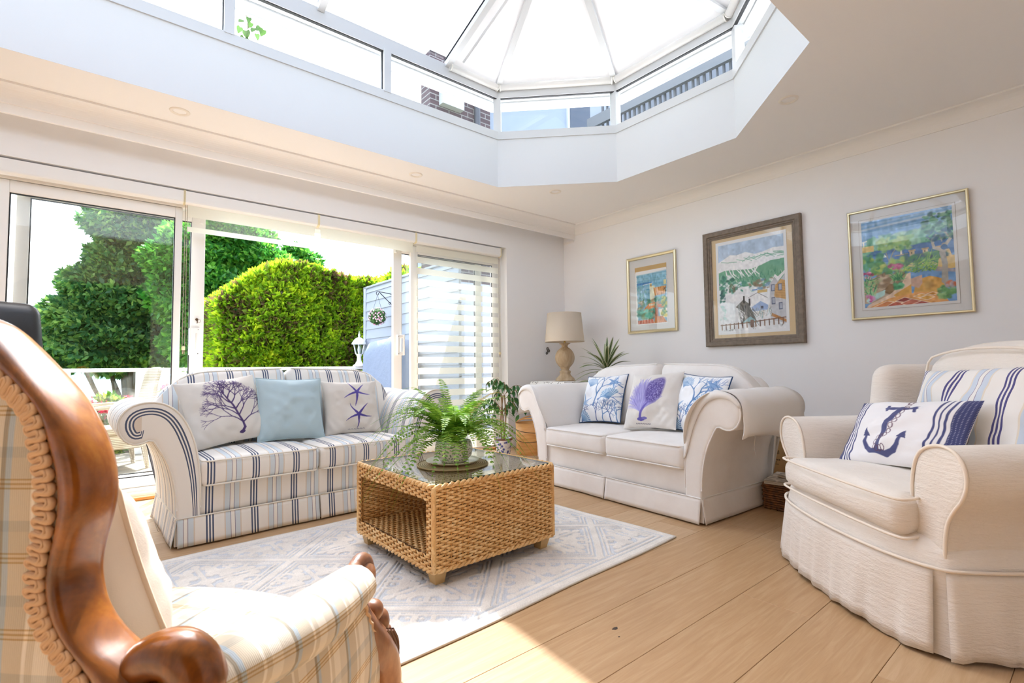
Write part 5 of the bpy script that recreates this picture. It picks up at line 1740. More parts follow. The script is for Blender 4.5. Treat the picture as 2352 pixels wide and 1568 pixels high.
# ---- armchair cushions
ACR = AC.rotation_euler.z
def on_chair(x, y, z):
    c, s = math.cos(ACR), math.sin(ACR)
    return (AC.location.x + x * c - y * s, AC.location.y + x * s + y * c, z)
STRIPE2 = stripe_mat('striped_cushion_cotton', 0, 0.23, '#eeebe7', '#4f4c86', '#cdd8e6', '#8a7a9a', '#e6dccd')
pillow('striped_cushion', 'large cream cushion with navy and pale blue stripes on the armchair', on_chair(0.045, 0.47, 0.50), (0.60, 0.44), ACR + 0.05, math.radians(20), math.radians(3), 0.16, None, STRIPE2, 'cushions on the armchair', back=STRIPE2, seed=7, pinch=0.04)
cv = Canvas(181, 181, '#efeef0'); NB = '#4a5080'; NV = '#3f4573'
X = cv.X
for a, b in ((0.0, 0.05), (0.90, 1.0)):
    cv.blend(((X > a) & (X < b)).astype(float), NV)
dots = ((np.floor(cv.X * 181).astype(int) % 4 == 0) & (np.floor(cv.Y * 181).astype(int) % 4 == 0) & ((X > 0.90) | (X < 0.05)))
cv.blend(dots.astype(float), '#c9cce0', 0.9)
cv.blend(((X > 0.78) & (X < 0.90)).astype(float), '#efeef0')
for c in (0.80, 0.835, 0.87, 0.075, 0.105, 0.135):
    cv.blend((np.abs(X - c) < 0.0075).astype(float), NB)
cv.blend(((X > 0.885) & (X < 0.90)).astype(float), '#efeef0')
# anchor
cv.line([(0.50, 0.80), (0.47, 0.55), (0.44, 0.30), (0.42, 0.14)], [0.055, 0.06, 0.06, 0.05], NB)
cv.line([(0.36, 0.815), (0.64, 0.765)], 0.050, NB)
cv.line([(0.355, 0.86), (0.365, 0.77)], 0.026, NB); cv.line([(0.635, 0.82), (0.645, 0.71)], 0.026, NB)
cv.line([(0.42, 0.13), (0.36, 0.13), (0.31, 0.18), (0.275, 0.27), (0.265, 0.38)], [0.055, 0.06, 0.05, 0.036, 0.02], NB)
cv.poly([(0.235, 0.36), (0.262, 0.48), (0.305, 0.36)], NB)
cv.line([(0.42, 0.13), (0.50, 0.10), (0.57, 0.14), (0.61, 0.22), (0.635, 0.33)], [0.055, 0.06, 0.05, 0.036, 0.02], NB)
cv.poly([(0.60, 0.31), (0.64, 0.43), (0.67, 0.30)], NB)
chain = [(0.51, 0.93), (0.525, 0.86), (0.545, 0.79), (0.535, 0.72), (0.53, 0.64), (0.525, 0.56), (0.515, 0.48), (0.505, 0.40), (0.49, 0.34), (0.465, 0.32), (0.435, 0.33), (0.405, 0.32), (0.385, 0.26), (0.395, 0.19), (0.425, 0.16), (0.455, 0.16), (0.485, 0.17)]
for x, y in chain:
    cv.line([(x + 0.017 * math.cos(a), y + 0.035 * math.sin(a)) for a in np.linspace(0, 6.28, 12)], 0.006, '#5a3b52')
cv.line([(0.51 + 0.024 * math.cos(a), 0.95 + 0.045 * math.sin(a)) for a in np.linspace(0, 6.28, 12)], 0.008, '#5a3b52')
pillow('anchor_cushion', 'small oblong cushion printed with a navy anchor and chain', on_chair(-0.02, 0.22, 0.492), (0.54, 0.32), ACR + 0.16, math.radians(34), math.radians(6), 0.12, cv, CUSH, 'cushions on the armchair', back='#e9e4da', seed=8, pinch=0.03)
# ================================================================== rug
RUG = attr_mat('woven_rug_wool', 0.95, (260, 0.4, 0.002), 0.2)
ra = math.radians(3.0)
rc, rs = math.cos(ra), math.sin(ra)
RL, RWd = 2.22, 1.60
p_r = np.array([2.490, 1.600])             # near right corner
ex, ey = np.array([rc, rs]), np.array([-rs, rc])
rug_c = p_r - ex * RL / 2 + ey * RWd / 2
nx, ny = 520, 372
X = np.linspace(-RL / 2, RL / 2, nx)[:, None]; Y = np.linspace(-RWd / 2, RWd / 2, ny)[None, :]
# diamond trellis with scroll leaves inside each diamond
P_ = 0.74
a = (X + Y * 1.05) / P_; b = (X - Y * 1.05) / P_
da = np.abs((a + 0.25) % 1 - 0.5); db = np.abs((b + 0.25) % 1 - 0.5)
edge = np.maximum(da, db)                   # 0.5 on the trellis lines
band = ((0.5 - edge) < 0.075) | (np.abs(0.5 - edge - 0.105) < 0.012)
rope = (np.abs(0.5 - edge - 0.045) < 0.010)
ca = (a + 0.25) % 1 - 0.5; cb = (b + 0.25) % 1 - 0.5
lx, ly = (ca + cb) * P_ / 2, (ca - cb) * P_ / 2 / 1.05
r = np.hypot(lx, ly); th = np.arctan2(ly, lx)
motif = (r < 0.035)
for k in range(4):
    t0 = k * math.pi / 2
    c1, s1 = math.cos(t0), math.sin(t0)
    qx, qy = lx * c1 + ly * s1, np.abs(-lx * s1 + ly * c1)
    # stem
    motif |= (qy < 0.010) & (qx > 0.02) & (qx < 0.24)
    # leaf lobes along the stem
    for d, yy, rx, ry in ((0.085, 0.034, 0.030, 0.022), (0.135, 0.050, 0.034, 0.026), (0.185, 0.036, 0.028, 0.024), (0.225, 0.0, 0.026, 0.020)):
        motif |= (((qx - d) / rx) ** 2 + ((qy - yy) / ry) ** 2 < 1)
    # scroll
    for d, yy, R0 in ((0.145, 0.105, 0.046), (0.075, 0.085, 0.030)):
        rr = np.hypot(qx - d, qy - yy); tt = np.arctan2(qy - yy, qx - d)
        sp = R0 * (0.55 + 0.45 * ((tt / (2 * math.pi)) % 1))
        motif |= (np.abs(rr - sp) < 0.010) | (rr < 0.010)
fine = (np.sin(X * 420) * np.sin(Y * 420))
jag = 0.25 * (np.sin(X * 180) + np.sin(Y * 180))
up = (band & ~rope) | motif
bd = np.minimum(RL / 2 - np.abs(X) + 0 * Y, RWd / 2 - np.abs(Y) + 0 * X)
border = bd < 0.075
bline = (np.abs(bd - 0.05) < 0.006) | (np.abs(bd - 0.078) < 0.005)
up = np.where(border, ~bline, up & (bd > 0.085))
nz = smooth_noise(nx, ny, 40, np.random.default_rng(3)) * 0.02
cream, blue = np.array([0.89, 0.87, 0.84]), np.array([0.795, 0.812, 0.832])
spk = np.random.default_rng(8).random((nx, ny)) * 0.06 - 0.03
col = np.where(up[..., None], cream, blue) + (nz + spk)[..., None] + np.where(up, 0, fine * 0.03)[..., None]
Z = 0.006 + np.where(up, 0.0045, 0.0) + 0.0006 * fine
Z = np.where(bd < 0.008, 0.004, Z)
Vr = np.stack([X + 0.004 * np.sin(Y * 9) + 0 * Y, Y + 0.004 * np.sin(X * 6) + 0 * X, Z], -1).reshape(-1, 3)
rug = thing('woven_rug', 'pale cream and blue woven rug with scrolling diamond pattern under the coffee table', 'rug', (rug_c[0], rug_c[1], 0.0), ra)
M('pile', Vr, gfaces(nx, ny), RUG, rug, col=lin_arr(col.reshape(-1, 3)))
k = np.linspace(0, 1, 40)
per = [(-RL / 2 + RL * f, -RWd / 2) for f in k[:-1]] + [(RL / 2, -RWd / 2 + RWd * f) for f in k[:-1]] + [(RL / 2 - RL * f, RWd / 2) for f in k[:-1]] + [(-RL / 2, RWd / 2 - RWd * f) for f in k[:-1]]
tube('bound_edge', [(x + 0.004 * math.sin(y * 9), y + 0.004 * math.sin(x * 6), 0.005) for x, y in per], 0.0055, Mat('rug_edge', '#d3cec4', 0.95), rug, n=6, closed=True)

# ================================================================== wicker coffee table
CT = thing('wicker_coffee_table', 'square honey-coloured wicker coffee table with glass top and open shelf', 'table', (1.485, 2.300, 0.010), math.radians(1.2))
RAT = Mat('honey_rattan', '#c79a5c', 0.45)
_g = RAT.n('ShaderNodeNewGeometry')
_f1 = RAT.math('ADD', RAT.math('MULTIPLY', RAT.noise(60, 3, 0.6, 'Object', (1, 1, 0.3)), 0.6), RAT.math('MULTIPLY', RAT.noise(7, 3), 0.4))
RAT.color(RAT.ramp(_f1, [(0.30, '#c48f52'), (0.5, '#e2b576'), (0.68, '#f4d6a2')]))
RATD = Mat('rattan_stake', '#b98343', 0.5)
RATIN = Mat('rattan_backing', '#6b4520', 0.8)
def weave(w, h, rows, stakes, seed=0, amp=0.0042, rr=0.0056):
    """strands weaving in and out of upright stakes; panel in the XZ plane, front at -y"""
    rng = np.random.default_rng(seed)
    Vs, Fs, base = [], [], 0
    dx = w / stakes
    segs = stakes * 4
    xs = np.linspace(0, w, segs + 1)
    a = np.linspace(0, 2 * math.pi, 6, endpoint=False)
    dz = h / rows
    for k in range(rows):
        ph = math.pi * (k % 2)
        z0 = (k + 0.5) * dz
        y = -amp * np.cos(xs / dx * math.pi + ph) + rng.normal(size=len(xs)) * 0.0004
        z = z0 + 0.0012 * np.sin(xs * 23 + k) + rng.normal(size=len(xs)) * 0.0003
        ring = np.stack([np.repeat(xs[:, None], 6, 1), y[:, None] + 0.0030 * np.cos(a)[None, :], z[:, None] + dz * 0.52 * np.sin(a)[None, :]], -1)
        Vs.append(ring.reshape(-1, 3)); Fs.append(gfaces(segs + 1, 6, False, True, off=base)); base += ring.shape[0] * 6
    V1, F1 = np.concatenate(Vs), np.concatenate(Fs)
    Vs, Fs, base = [], [], 0
    for s in range(stakes + 1):
        x = s * dx
        zz = np.linspace(0, h, rows * 2 + 1)
        # stake shows on the outside between strands
        yy = amp * 0.9 * np.cos(zz / dz * math.pi - math.pi / 2 + math.pi * (s % 2)) * 0.55 - 0.0005
        ring = np.stack([x + 0.0040 * np.cos(a)[None, :] + 0 * zz[:, None], yy[:, None] + 0.0026 * np.sin(a)[None, :], np.repeat(zz[:, None], 6, 1)], -1)
        Vs.append(ring.reshape(-1, 3)); Fs.append(gfaces(len(zz), 6, False, True, off=base)); base += len(zz) * 6
    return (V1, F1), (np.concatenate(Vs), np.concatenate(Fs))
TX, TY, TZ0, TZ1 = 0.735, 0.775, 0.065, 0.425
TPZ = 0.437
def panel_obj(nm, w, h, rows, stakes, loc, rot, seed):
    (a_, b_), (c_, d_) = weave(w, h, rows, stakes, seed)
    V, F = a_, b_.tolist()
    Fn = [f for f in F]
    o = M(nm, a_, b_, RAT, CT, loc=loc, rot=rot); o['kind'] = 'stuff'
    o2 = M('stakes', c_, d_, RATD, o); o2['kind'] = 'stuff'
    M('backing', *boxvf(0.004, w - 0.004, 0.007, 0.015, 0.002, h - 0.002), RATIN, o, smooth=False)
    return o
H_ = TZ1 - TZ0
hx_, hy_ = TX / 2, TY / 2
# solid sides: camera side (-y) and far side (+y); open ends towards -x and +x
panel_obj('woven_side', TX, H_, 30, 24, (-hx_, -hy_, TZ0), (0, 0, 0), 1)
panel_obj('woven_side', TX, H_, 30, 24, (hx_, hy_, TZ0), (0, 0, math.pi), 2)
# inside faces of those sides
panel_obj('inner_side', TX - 0.02, H_ - 0.08, 24, 24, (hx_ - 0.01, -hy_ + 0.045, TZ0 + 0.03), (0, 0, math.pi), 3)
panel_obj('inner_side', TX - 0.02, H_ - 0.08, 24, 24, (-hx_ + 0.01, hy_ - 0.045, TZ0 + 0.03), (0, 0, 0), 4)
for sx in (-1, 1):
    # end frame: two posts, top rail, shelf edge
    rz = -math.pi / 2 if sx < 0 else math.pi / 2
    y_ = hy_ if sx < 0 else -hy_
    panel_obj('end_top_rail', TY, 0.062, 5, 26, (sx * hx_, y_, TZ1 - 0.062), (0, 0, rz), 5)
    panel_obj('shelf_edge', TY, 0.062, 5, 26, (sx * hx_, y_, TZ0), (0, 0, rz), 6)
    for k in (0, 1):
        yy = (hy_ if k == 0 else -hy_ + 0.048) if sx < 0 else (-hy_ if k == 0 else hy_ - 0.048)
        panel_obj('end_post', 0.048, H_ - 0.124, 20, 2, (sx * hx_, yy, TZ0 + 0.062), (0, 0, rz), 7 + k)
# shelf and ceiling of the opening
panel_obj('shelf', TY - 0.06, TX - 0.02, 46, 24, (hx_ - 0.01, -hy_ + 0.03, TZ0 + 0.055), (-math.pi / 2, 0, math.pi / 2), 9)
panel_obj('woven_top', TX - 0.02, TY - 0.02, 58, 24, (-hx_ + 0.01, -hy_ + 0.01, TZ1 - 0.003), (-math.pi / 2, 0, 0), 10)
box('shelf_board', -hx_ + 0.01, hx_ - 0.01, -hy_ + 0.03, hy_ - 0.03, TZ0 + 0.02, TZ0 + 0.045, RATIN, CT)
box('top_board', -hx_ + 0.01, hx_ - 0.01, -hy_ + 0.03, hy_ - 0.03, TZ1 - 0.045, TZ1 - 0.012, RATIN, CT)
# plaited rims along the top and bottom edges and corner posts
def plait(nm, pts, r, closed=True, mat=RAT):
    P = resample(np.array(pts), 260, closed)
    for k in range(2):
        s = np.arange(len(P)) / len(P) * 2 * math.pi * 46
        T_ = np.roll(P, -1, 0) - P; T_ /= np.linalg.norm(T_, axis=1, keepdims=True)
        B_ = np.cross(T_, (0, 0, 1.0))
        Q = P + B_ * (r * 0.55 * np.cos(s + k * math.pi))[:, None] + np.array([0, 0, 1.0]) * (r * 0.55 * np.sin(s + k * math.pi))[:, None]
        tube(nm, Q, r * 0.62, mat, CT, n=6, closed=closed)
def rrect(hx, hy, z, r=0.03):
    P = []
    for cx, cy, a0 in ((hx - r, hy - r, 0), (-hx + r, hy - r, math.pi / 2), (-hx + r, -hy + r, math.pi), (hx - r, -hy + r, 1.5 * math.pi)):
        P += [(cx + r * math.cos(a0 + t), cy + r * math.sin(a0 + t), z) for t in np.linspace(0, math.pi / 2, 6)]
    return P
plait('top_plait', rrect(hx_ + 0.002, hy_ + 0.002, TZ1 + 0.002), 0.0125)
plait('bottom_plait', rrect(hx_ + 0.002, hy_ + 0.002, TZ0 + 0.002), 0.011)
for sx in (-1, 1):
    for sy in (-1, 1):
        tube('corner_cane', [(sx * (hx_ - 0.004), sy * (hy_ - 0.004), TZ0), (sx * (hx_ - 0.004), sy * (hy_ - 0.004), TZ1)], 0.011, RAT, CT, n=8)
        # tapered wooden foot
        V = []
        for z, r_, ox in ((TZ0 + 0.006, 0.034, 0.0), (0.0, 0.023, 0.006)):
            for a_, b_ in ((-1, -1), (1, -1), (1, 1), (-1, 1)):
                V.append((sx * (hx_ - 0.045 - ox) + a_ * r_, sy * (hy_ - 0.045 - ox) + b_ * r_, z))
        M('foot', V, [(0, 1, 2, 3), (7, 6, 5, 4), (4, 5, 1, 0), (5, 6, 2, 1), (6, 7, 3, 2), (7, 4, 0, 3)], Mat('pale_wood_foot', '#c8a772', 0.5), CT, smooth=False)
GT = glass_mat('table_glass', (0.93, 0.97, 0.94), 1.5, 0.0, 1.15)
box('glass_top', -hx_ + 0.012, hx_ - 0.012, -hy_ + 0.012, hy_ - 0.012, TPZ - 0.006, TPZ, GT, CT)
V, F = join([boxvf(-hx_ + 0.010, hx_ - 0.010, sy * (hy_ - 0.0115) - 0.0015, sy * (hy_ - 0.0115) + 0.0015, TPZ - 0.006, TPZ) for sy in (-1, 1)] + [boxvf(sx * (hx_ - 0.0115) - 0.0015, sx * (hx_ - 0.0115) + 0.0015, -hy_ + 0.01, hy_ - 0.01, TPZ - 0.006, TPZ) for sx in (-1, 1)])
M('glass_edge', V, F, Mat('dark_glass_edge', '#1c3a34', 0.15), CT, smooth=False)
TTOP = 0.010 + TPZ

# ---- placemat, plate, pot and fern
pc = at_z(1040, 1066, TTOP)
MATB = Mat('woven_placemat', '#b59a72', 0.8)
_tc = MATB.n('ShaderNodeTexCoord'); _gr = MATB.n('ShaderNodeTexWave', wave_type='RINGS', rings_direction='Z'); _gr.inputs['Scale'].default_value = 28
MATB.l(_tc.outputs['Object'], _gr.inputs[0]); MATB.color(MATB.ramp(_gr.outputs['Fac'], [(0.2, '#8d7450'), (0.7, '#c9b189')])); MATB.bump(_gr.outputs['Fac'], 0.5, 0.003)
pm = thing('round_placemat', 'round woven seagrass placemat under the fern plate', 'placemat', (pc[0], pc[1], TTOP + 0.0005))
lathe('mat_disc', [(0.0, 0.0), (0.185, 0.0), (0.188, 0.003), (0.185, 0.006), (0.0, 0.006)], MATB, pm, 48)
tube('mat_rim', [(0.183 * math.cos(t), 0.183 * math.sin(t), 0.004) for t in np.linspace(0, 2 * math.pi, 64, endpoint=False)], 0.0042, MATB, pm, n=6, closed=True)
pl_ = thing('saucer_plate', 'cream ceramic plate standing on the round placemat', 'plate', (pc[0], pc[1], TTOP + 0.007))
lathe('plate_body', [(0.0, 0.0), (0.075, 0.0), (0.080, 0.003), (0.125, 0.010), (0.140, 0.018), (0.138, 0.021), (0.122, 0.014), (0.08, 0.008), (0.0, 0.007)], Mat('cream_glaze', '#e6dfcf', 0.25), pl_, 48)
pt = thing('mosaic_pot', 'round white pot patterned with small grey mosaic dots holding the fern', 'pot', (pc[0] + 0.004, pc[1] - 0.004, TTOP + 0.0145))
POT = Mat('mosaic_glaze', '#e7e5df', 0.25)
_v = POT.n('ShaderNodeTexVoronoi'); _v.inputs['Scale'].default_value = 85; POT.l(POT.coord(), _v.inputs['Vector'])
POT.color(POT.ramp(_v.outputs['Distance'], [(0.0, '#6f756f'), (0.32, '#8a8f88'), (0.40, '#eceae4')]))
lathe('pot_body', [(0.0, 0.0), (0.060, 0.0), (0.070, 0.006), (0.093, 0.035), (0.100, 0.065), (0.096, 0.095), (0.088, 0.112), (0.082, 0.113), (0.080, 0.104), (0.0, 0.098)], POT, pt, 40)
lathe('soil', [(0.0, 0.1015), (0.081, 0.1005)], Mat('potting_soil', '#3a2c20', 0.95), pt, 24)
FERN = leaf_mat('fern_green', [(0.2, '#4c7d1e'), (0.45, '#77a831'), (0.7, '#a3c94e'), (0.9, '#c0cf68')], 0.45, 0.5, 9)
FERNY = leaf_mat('fern_yellowing', [(0.2, '#a8a04a'), (0.5, '#c9b25c'), (0.8, '#d9a070')], 0.4, 0.6, 9)
fn = thing('boston_fern', 'lush green fern with arching feathery fronds on the coffee table', 'fern', (pc[0] + 0.004, pc[1] - 0.004, TTOP + 0.112))
def frond(nm, az, L, rise, droop, par, mat, rng, wid=0.040, npin=30, start=0.015):
    t = np.linspace(0, 1, 26)
    d = np.array([math.cos(az), math.sin(az), 0])
    swing = rng.normal() * 0.10
    side = np.array([-math.sin(az), math.cos(az), 0])
    C_ = d[None, :] * (start + L * (0.25 * t + 0.75 * t ** 1.25))[:, None] + side[None, :] * (swing * L * t ** 2)[:, None]
    C_[:, 2] = L * (rise * np.sin(t * math.pi * 0.55) - droop * t ** 2.3)
    Vs, Fs = tubevf(C_, np.linspace(0.0016, 0.0005, 26), 4)
    Vs, Fs = [Vs], list(map(tuple, Fs))
    base = len(Vs[0])
    T_ = np.gradient(C_, axis=0); T_ /= np.linalg.norm(T_, axis=1, keepdims=True)
    for k in range(npin):
        f = 0.10 + 0.89 * k / (npin - 1)
        i = f * 25
        i0 = min(int(i), 24); fr = i - i0
        c = C_[i0] * (1 - fr) + C_[i0 + 1] * fr
        tt = T_[i0]
        s = np.cross(tt, (0, 0, 1.0)); s /= max(np.linalg.norm(s), 1e-6)
        up = np.cross(s, tt)
        ln = wid * (math.sin(math.pi * min(1, f * 1.05 + 0.08)) ** 0.6) * (0.85 + 0.3 * rng.random()) * (1 - 0.3 * f)
        pw = L * 0.89 / npin * 0.62
        for sg in (-1, 1):
            dr = s * sg + tt * 0.28 + up * (-0.12 + 0.25 * rng.normal() * 0.4)
            dr /= np.linalg.norm(dr)
            Vs.append(np.array([c - tt * pw * 0.4, c + dr * ln * 0.55 - tt * pw * 0.75, c + dr * ln, c + dr * ln * 0.5 + tt * pw * 0.75, c + tt * pw * 0.4]) )
            Fs.append((base, base + 1, base + 2, base + 3, base + 4)); base += 5
    return M(nm, np.concatenate(Vs), Fs, mat, par, smooth=False)
rf = np.random.default_rng(21)
for k in range(84):
    az = k * 2.39996 + rf.normal() * 0.2
    ring_ = k / 84
    L = 0.23 + 0.20 * ring_ + 0.07 * rf.random()
    frond('frond', az, L, 0.95 - 0.55 * ring_ + 0.1 * rf.normal(), 0.12 + 0.75 * ring_, fn, FERNY if k in (13, 37, 52) else FERN, rf, 0.046)
# long stray fronds
camdir = math.atan2(-0.77, -0.638)
for az, L, ri, dr in ((math.radians(150), 0.47, 0.35, 0.30), (math.radians(165), 0.46, 0.50, 0.85), (math.radians(172), 0.44, 0.62, 0.55), (math.radians(200), 0.44, 0.45, 0.95), (math.radians(225), 0.36, 0.5, 1.1), (math.radians(250), 0.34, 0.45, 1.05), (math.radians(75), 0.34, 1.05, 0.1), (math.radians(20), 0.36, 0.8, 0.5), (math.radians(335), 0.36, 0.5, 0.8), (math.radians(300), 0.33, 0.5, 0.95), (math.radians(182), 0.50, 0.30, 0.75), (math.radians(140), 0.42, 0.55, 0.3)):
    frond('frond', az, L, ri, dr, fn, FERN, rf, 0.038, 36)
# ================================================================== carved antique armchair in the foreground
WOOD = Mat('carved_mahogany', '#8a4a1e', 0.28, Coat_Weight=0.5, Coat_Roughness=0.12)
_n1 = WOOD.noise(7, 6, 0.65, 'Object', (1, 1, 0.45), 0.6); _n2 = WOOD.noise(38, 4, 0.6, 'Object', (1, 1, 0.3))
_c = WOOD.ramp(_n1, [(0.30, '#3a1c08'), (0.42, '#75400f'), (0.55, '#ad661d'), (0.68, '#d89238')])
WOOD.color(WOOD.mixc(WOOD.math('MULTIPLY', _n2, 0.35), _c, '#3a1c0c')); WOOD.bump(_n2, 0.06, 0.003)
WOOD2 = Mat('carved_walnut', '#8c5a3a', 0.38, Coat_Weight=0.3, Coat_Roughness=0.2)
WOOD2.color(WOOD2.ramp(WOOD2.noise(18, 5, 0.6, 'Object', (1, 1, 0.4)), [(0.3, '#6b4026'), (0.6, '#9a6744'), (0.8, '#b5835c')]))
# pale plaid with raised ribs
PLAID = Mat('pale_plaid_weave', '#d8cdb8', 0.85, Sheen_Weight=0.15)
_uv = PLAID.n('ShaderNodeUVMap', uv_map='UVMap'); _sp = PLAID.n('ShaderNodeSeparateXYZ'); PLAID.l(_uv.outputs[0], _sp.inputs[0])
_tu = PLAID.math('FRACT', PLAID.math('ADD', PLAID.math('DIVIDE', _sp.outputs[0], 0.105), 20.0))
_tv = PLAID.math('FRACT', PLAID.math('ADD', PLAID.math('DIVIDE', _sp.outputs[1], 0.095), 20.0))
_a = PLAID.ramp(_tu, [(0.0, '#d6cdbb'), (0.10, '#efe9de'), (0.15, '#cfc5b2'), (0.42, '#b3c1cb'), (0.50, '#a39b8b'), (0.56, '#d9d1c2'), (0.80, '#e9e2d4')], 'CONSTANT')
_b = PLAID.ramp(_tv, [(0.0, '#ffffff'), (0.42, '#d6b77c'), (0.445, '#fff8ec'), (0.48, '#d6b77c'), (0.505, '#fff8ec'), (0.54, '#d6b77c'), (0.565, '#f4f5f5'), (0.85, '#e2e8ee')], 'CONSTANT')
PLAID.color(PLAID.mixc(0.85, _a, _b, 'MULTIPLY'))
_wv = PLAID.n('ShaderNodeTexWave', wave_type='BANDS', bands_direction='X'); _wv.inputs['Scale'].default_value = 110
PLAID.l(_uv.outputs[0], _wv.inputs[0]); PLAID.bump(_wv.outputs['Fac'], 0.25, 0.0012)
GIMP = Mat('gimp_braid', '#d8b795', 0.85); GIMP.bump(GIMP.noise(600, 2), 0.3, 0.001)
L_ = np.array([-0.64, 0.77]); fw_ = np.array([0.77, 0.64])
wo = np.array([0.092, 0.768]) + L_ * 0.40
WC = thing('carved_antique_armchair', 'antique armchair with carved dark wood frame and pale plaid upholstery in the foreground', 'armchair', (wo[0], wo[1], 0), math.atan2(0.64, 0.77) + math.pi / 2)
outR = [(-.075, 1.026), (-.118, .996), (-.160, .960), (-.205, .918), (-.242, .874), (-.262, .832), (-.268, .792), (-.262, .758), (-.252, .729), (-.244, .694), (-.246, .666), (-.258, .633), (-.284, .605), (-.318, .584), (-.345, .560), (-.350, .52), (-.345, .46)]
inR = [(-.093, .968), (-.139, .944), (-.168, .926), (-.202, .892), (-.213, .854), (-.224, .815), (-.227, .772), (-.222, .728), (-.216, .695), (-.220, .653), (-.240, .617), (-.268, .588), (-.296, .55), (-.300, .50), (-.300, .46)]
def both(c, top):
    R_ = [(0.0, top)] + c
    Lft = [(-x, z) for x, z in R_[:0:-1]]
    return catmull(Lft + R_, 6)
Oc = resample(both(outR, 1.045), 150); Ic = resample(both(inR, 0.985), 150)
mid = (Oc + Ic) / 2; hw_ = np.linalg.norm(Oc - Ic, axis=1) / 2
dirv = (Oc - Ic) / (2 * hw_[:, None])
na = 20
V = []
for i in range(150):
    for k in range(na):
        t = 2 * math.pi * k / na
        ct, st_ = math.cos(t), math.sin(t)
        e = 0.75
        cu, su = np.sign(ct) * abs(ct) ** e, np.sign(st_) * abs(st_) ** e
        q = mid[i] + dirv[i] * hw_[i] * cu
        V.append((q[0], 0.034 * su, q[1]))
M('back_rail', V, gfaces(150, na, False, True).tolist() + [tuple(range(na)), tuple(149 * na + k for k in range(na))[::-1]], WOOD, WC)
# outside back panel and inside back pad
rows, cols_ = 26, 22
def back_panel(nm, y0, bulge, sgn):
    V, uv = [], []
    half = Ic[:75][::-1]                  # from the top centre down the +x side
    zmin, zmax = 0.46, 0.983
    zs_ = np.linspace(zmin, zmax, rows)
    hz = half[:, 1]; hxv = np.abs(half[:, 0])
    order = np.argsort(hz)
    for z in zs_:
        wv_ = float(np.interp(z, hz[order], hxv[order])) + 0.008
        for k in range(cols_):
            u = -1 + 2 * k / (cols_ - 1)
            b_ = (1 - u ** 4) * (1 - ((z - zmin) / (zmax - zmin) * 2 - 1) ** 6)
            V.append((u * wv_, y0 + sgn * bulge * max(0, b_), z)); uv.append((u * wv_, z))
    return M(nm, V, gfaces(rows, cols_, flip=(sgn > 0)), PLAID, WC, uv=uv)
back_panel('outside_back', 0.022, 0.018, 1)
back_panel('inside_back', -0.022, 0.075, -1)
# gimp braid, a wavy cord along the frame on the outside back
def gimp(nm, P2, y, amp, wl, r, par=WC):
    P2 = np.asarray(P2, float)
    Ls = np.r_[0, np.cumsum(np.linalg.norm(np.diff(P2, axis=0), axis=1))]
    n = int(Ls[-1] / wl * 14)
    s = np.linspace(0, Ls[-1], n)
    C2 = np.stack([np.interp(s, Ls, P2[:, 0]), np.interp(s, Ls, P2[:, 1])], 1)
    T2 = np.gradient(C2, axis=0); T2 /= np.linalg.norm(T2, axis=1, keepdims=True)
    N2 = np.stack([-T2[:, 1], T2[:, 0]], 1)
    ph = 2 * math.pi * s / wl
    Q = C2 + N2 * (amp * np.sin(ph))[:, None] - T2 * (0.14 * wl * np.sin(2 * ph))[:, None]
    yv = y + 0.0012 * np.cos(ph)
    return tube(nm, np.stack([Q[:, 0], yv, Q[:, 1]], 1), r, GIMP, par, n=6)
side = resample(Ic[76:], 120) + np.stack([np.zeros(120) + 0.012, np.zeros(120)], 1)
gimp('gimp_braid', side, 0.030, 0.0125, 0.0175, 0.0046)
gimp('gimp_braid', side + (0.003, 0.0015), 0.033, 0.0105, 0.0175, 0.0022)
sideL = side.copy(); sideL[:, 0] *= -1
gimp('gimp_braid', sideL, 0.030, 0.0125, 0.0175, 0.0042)
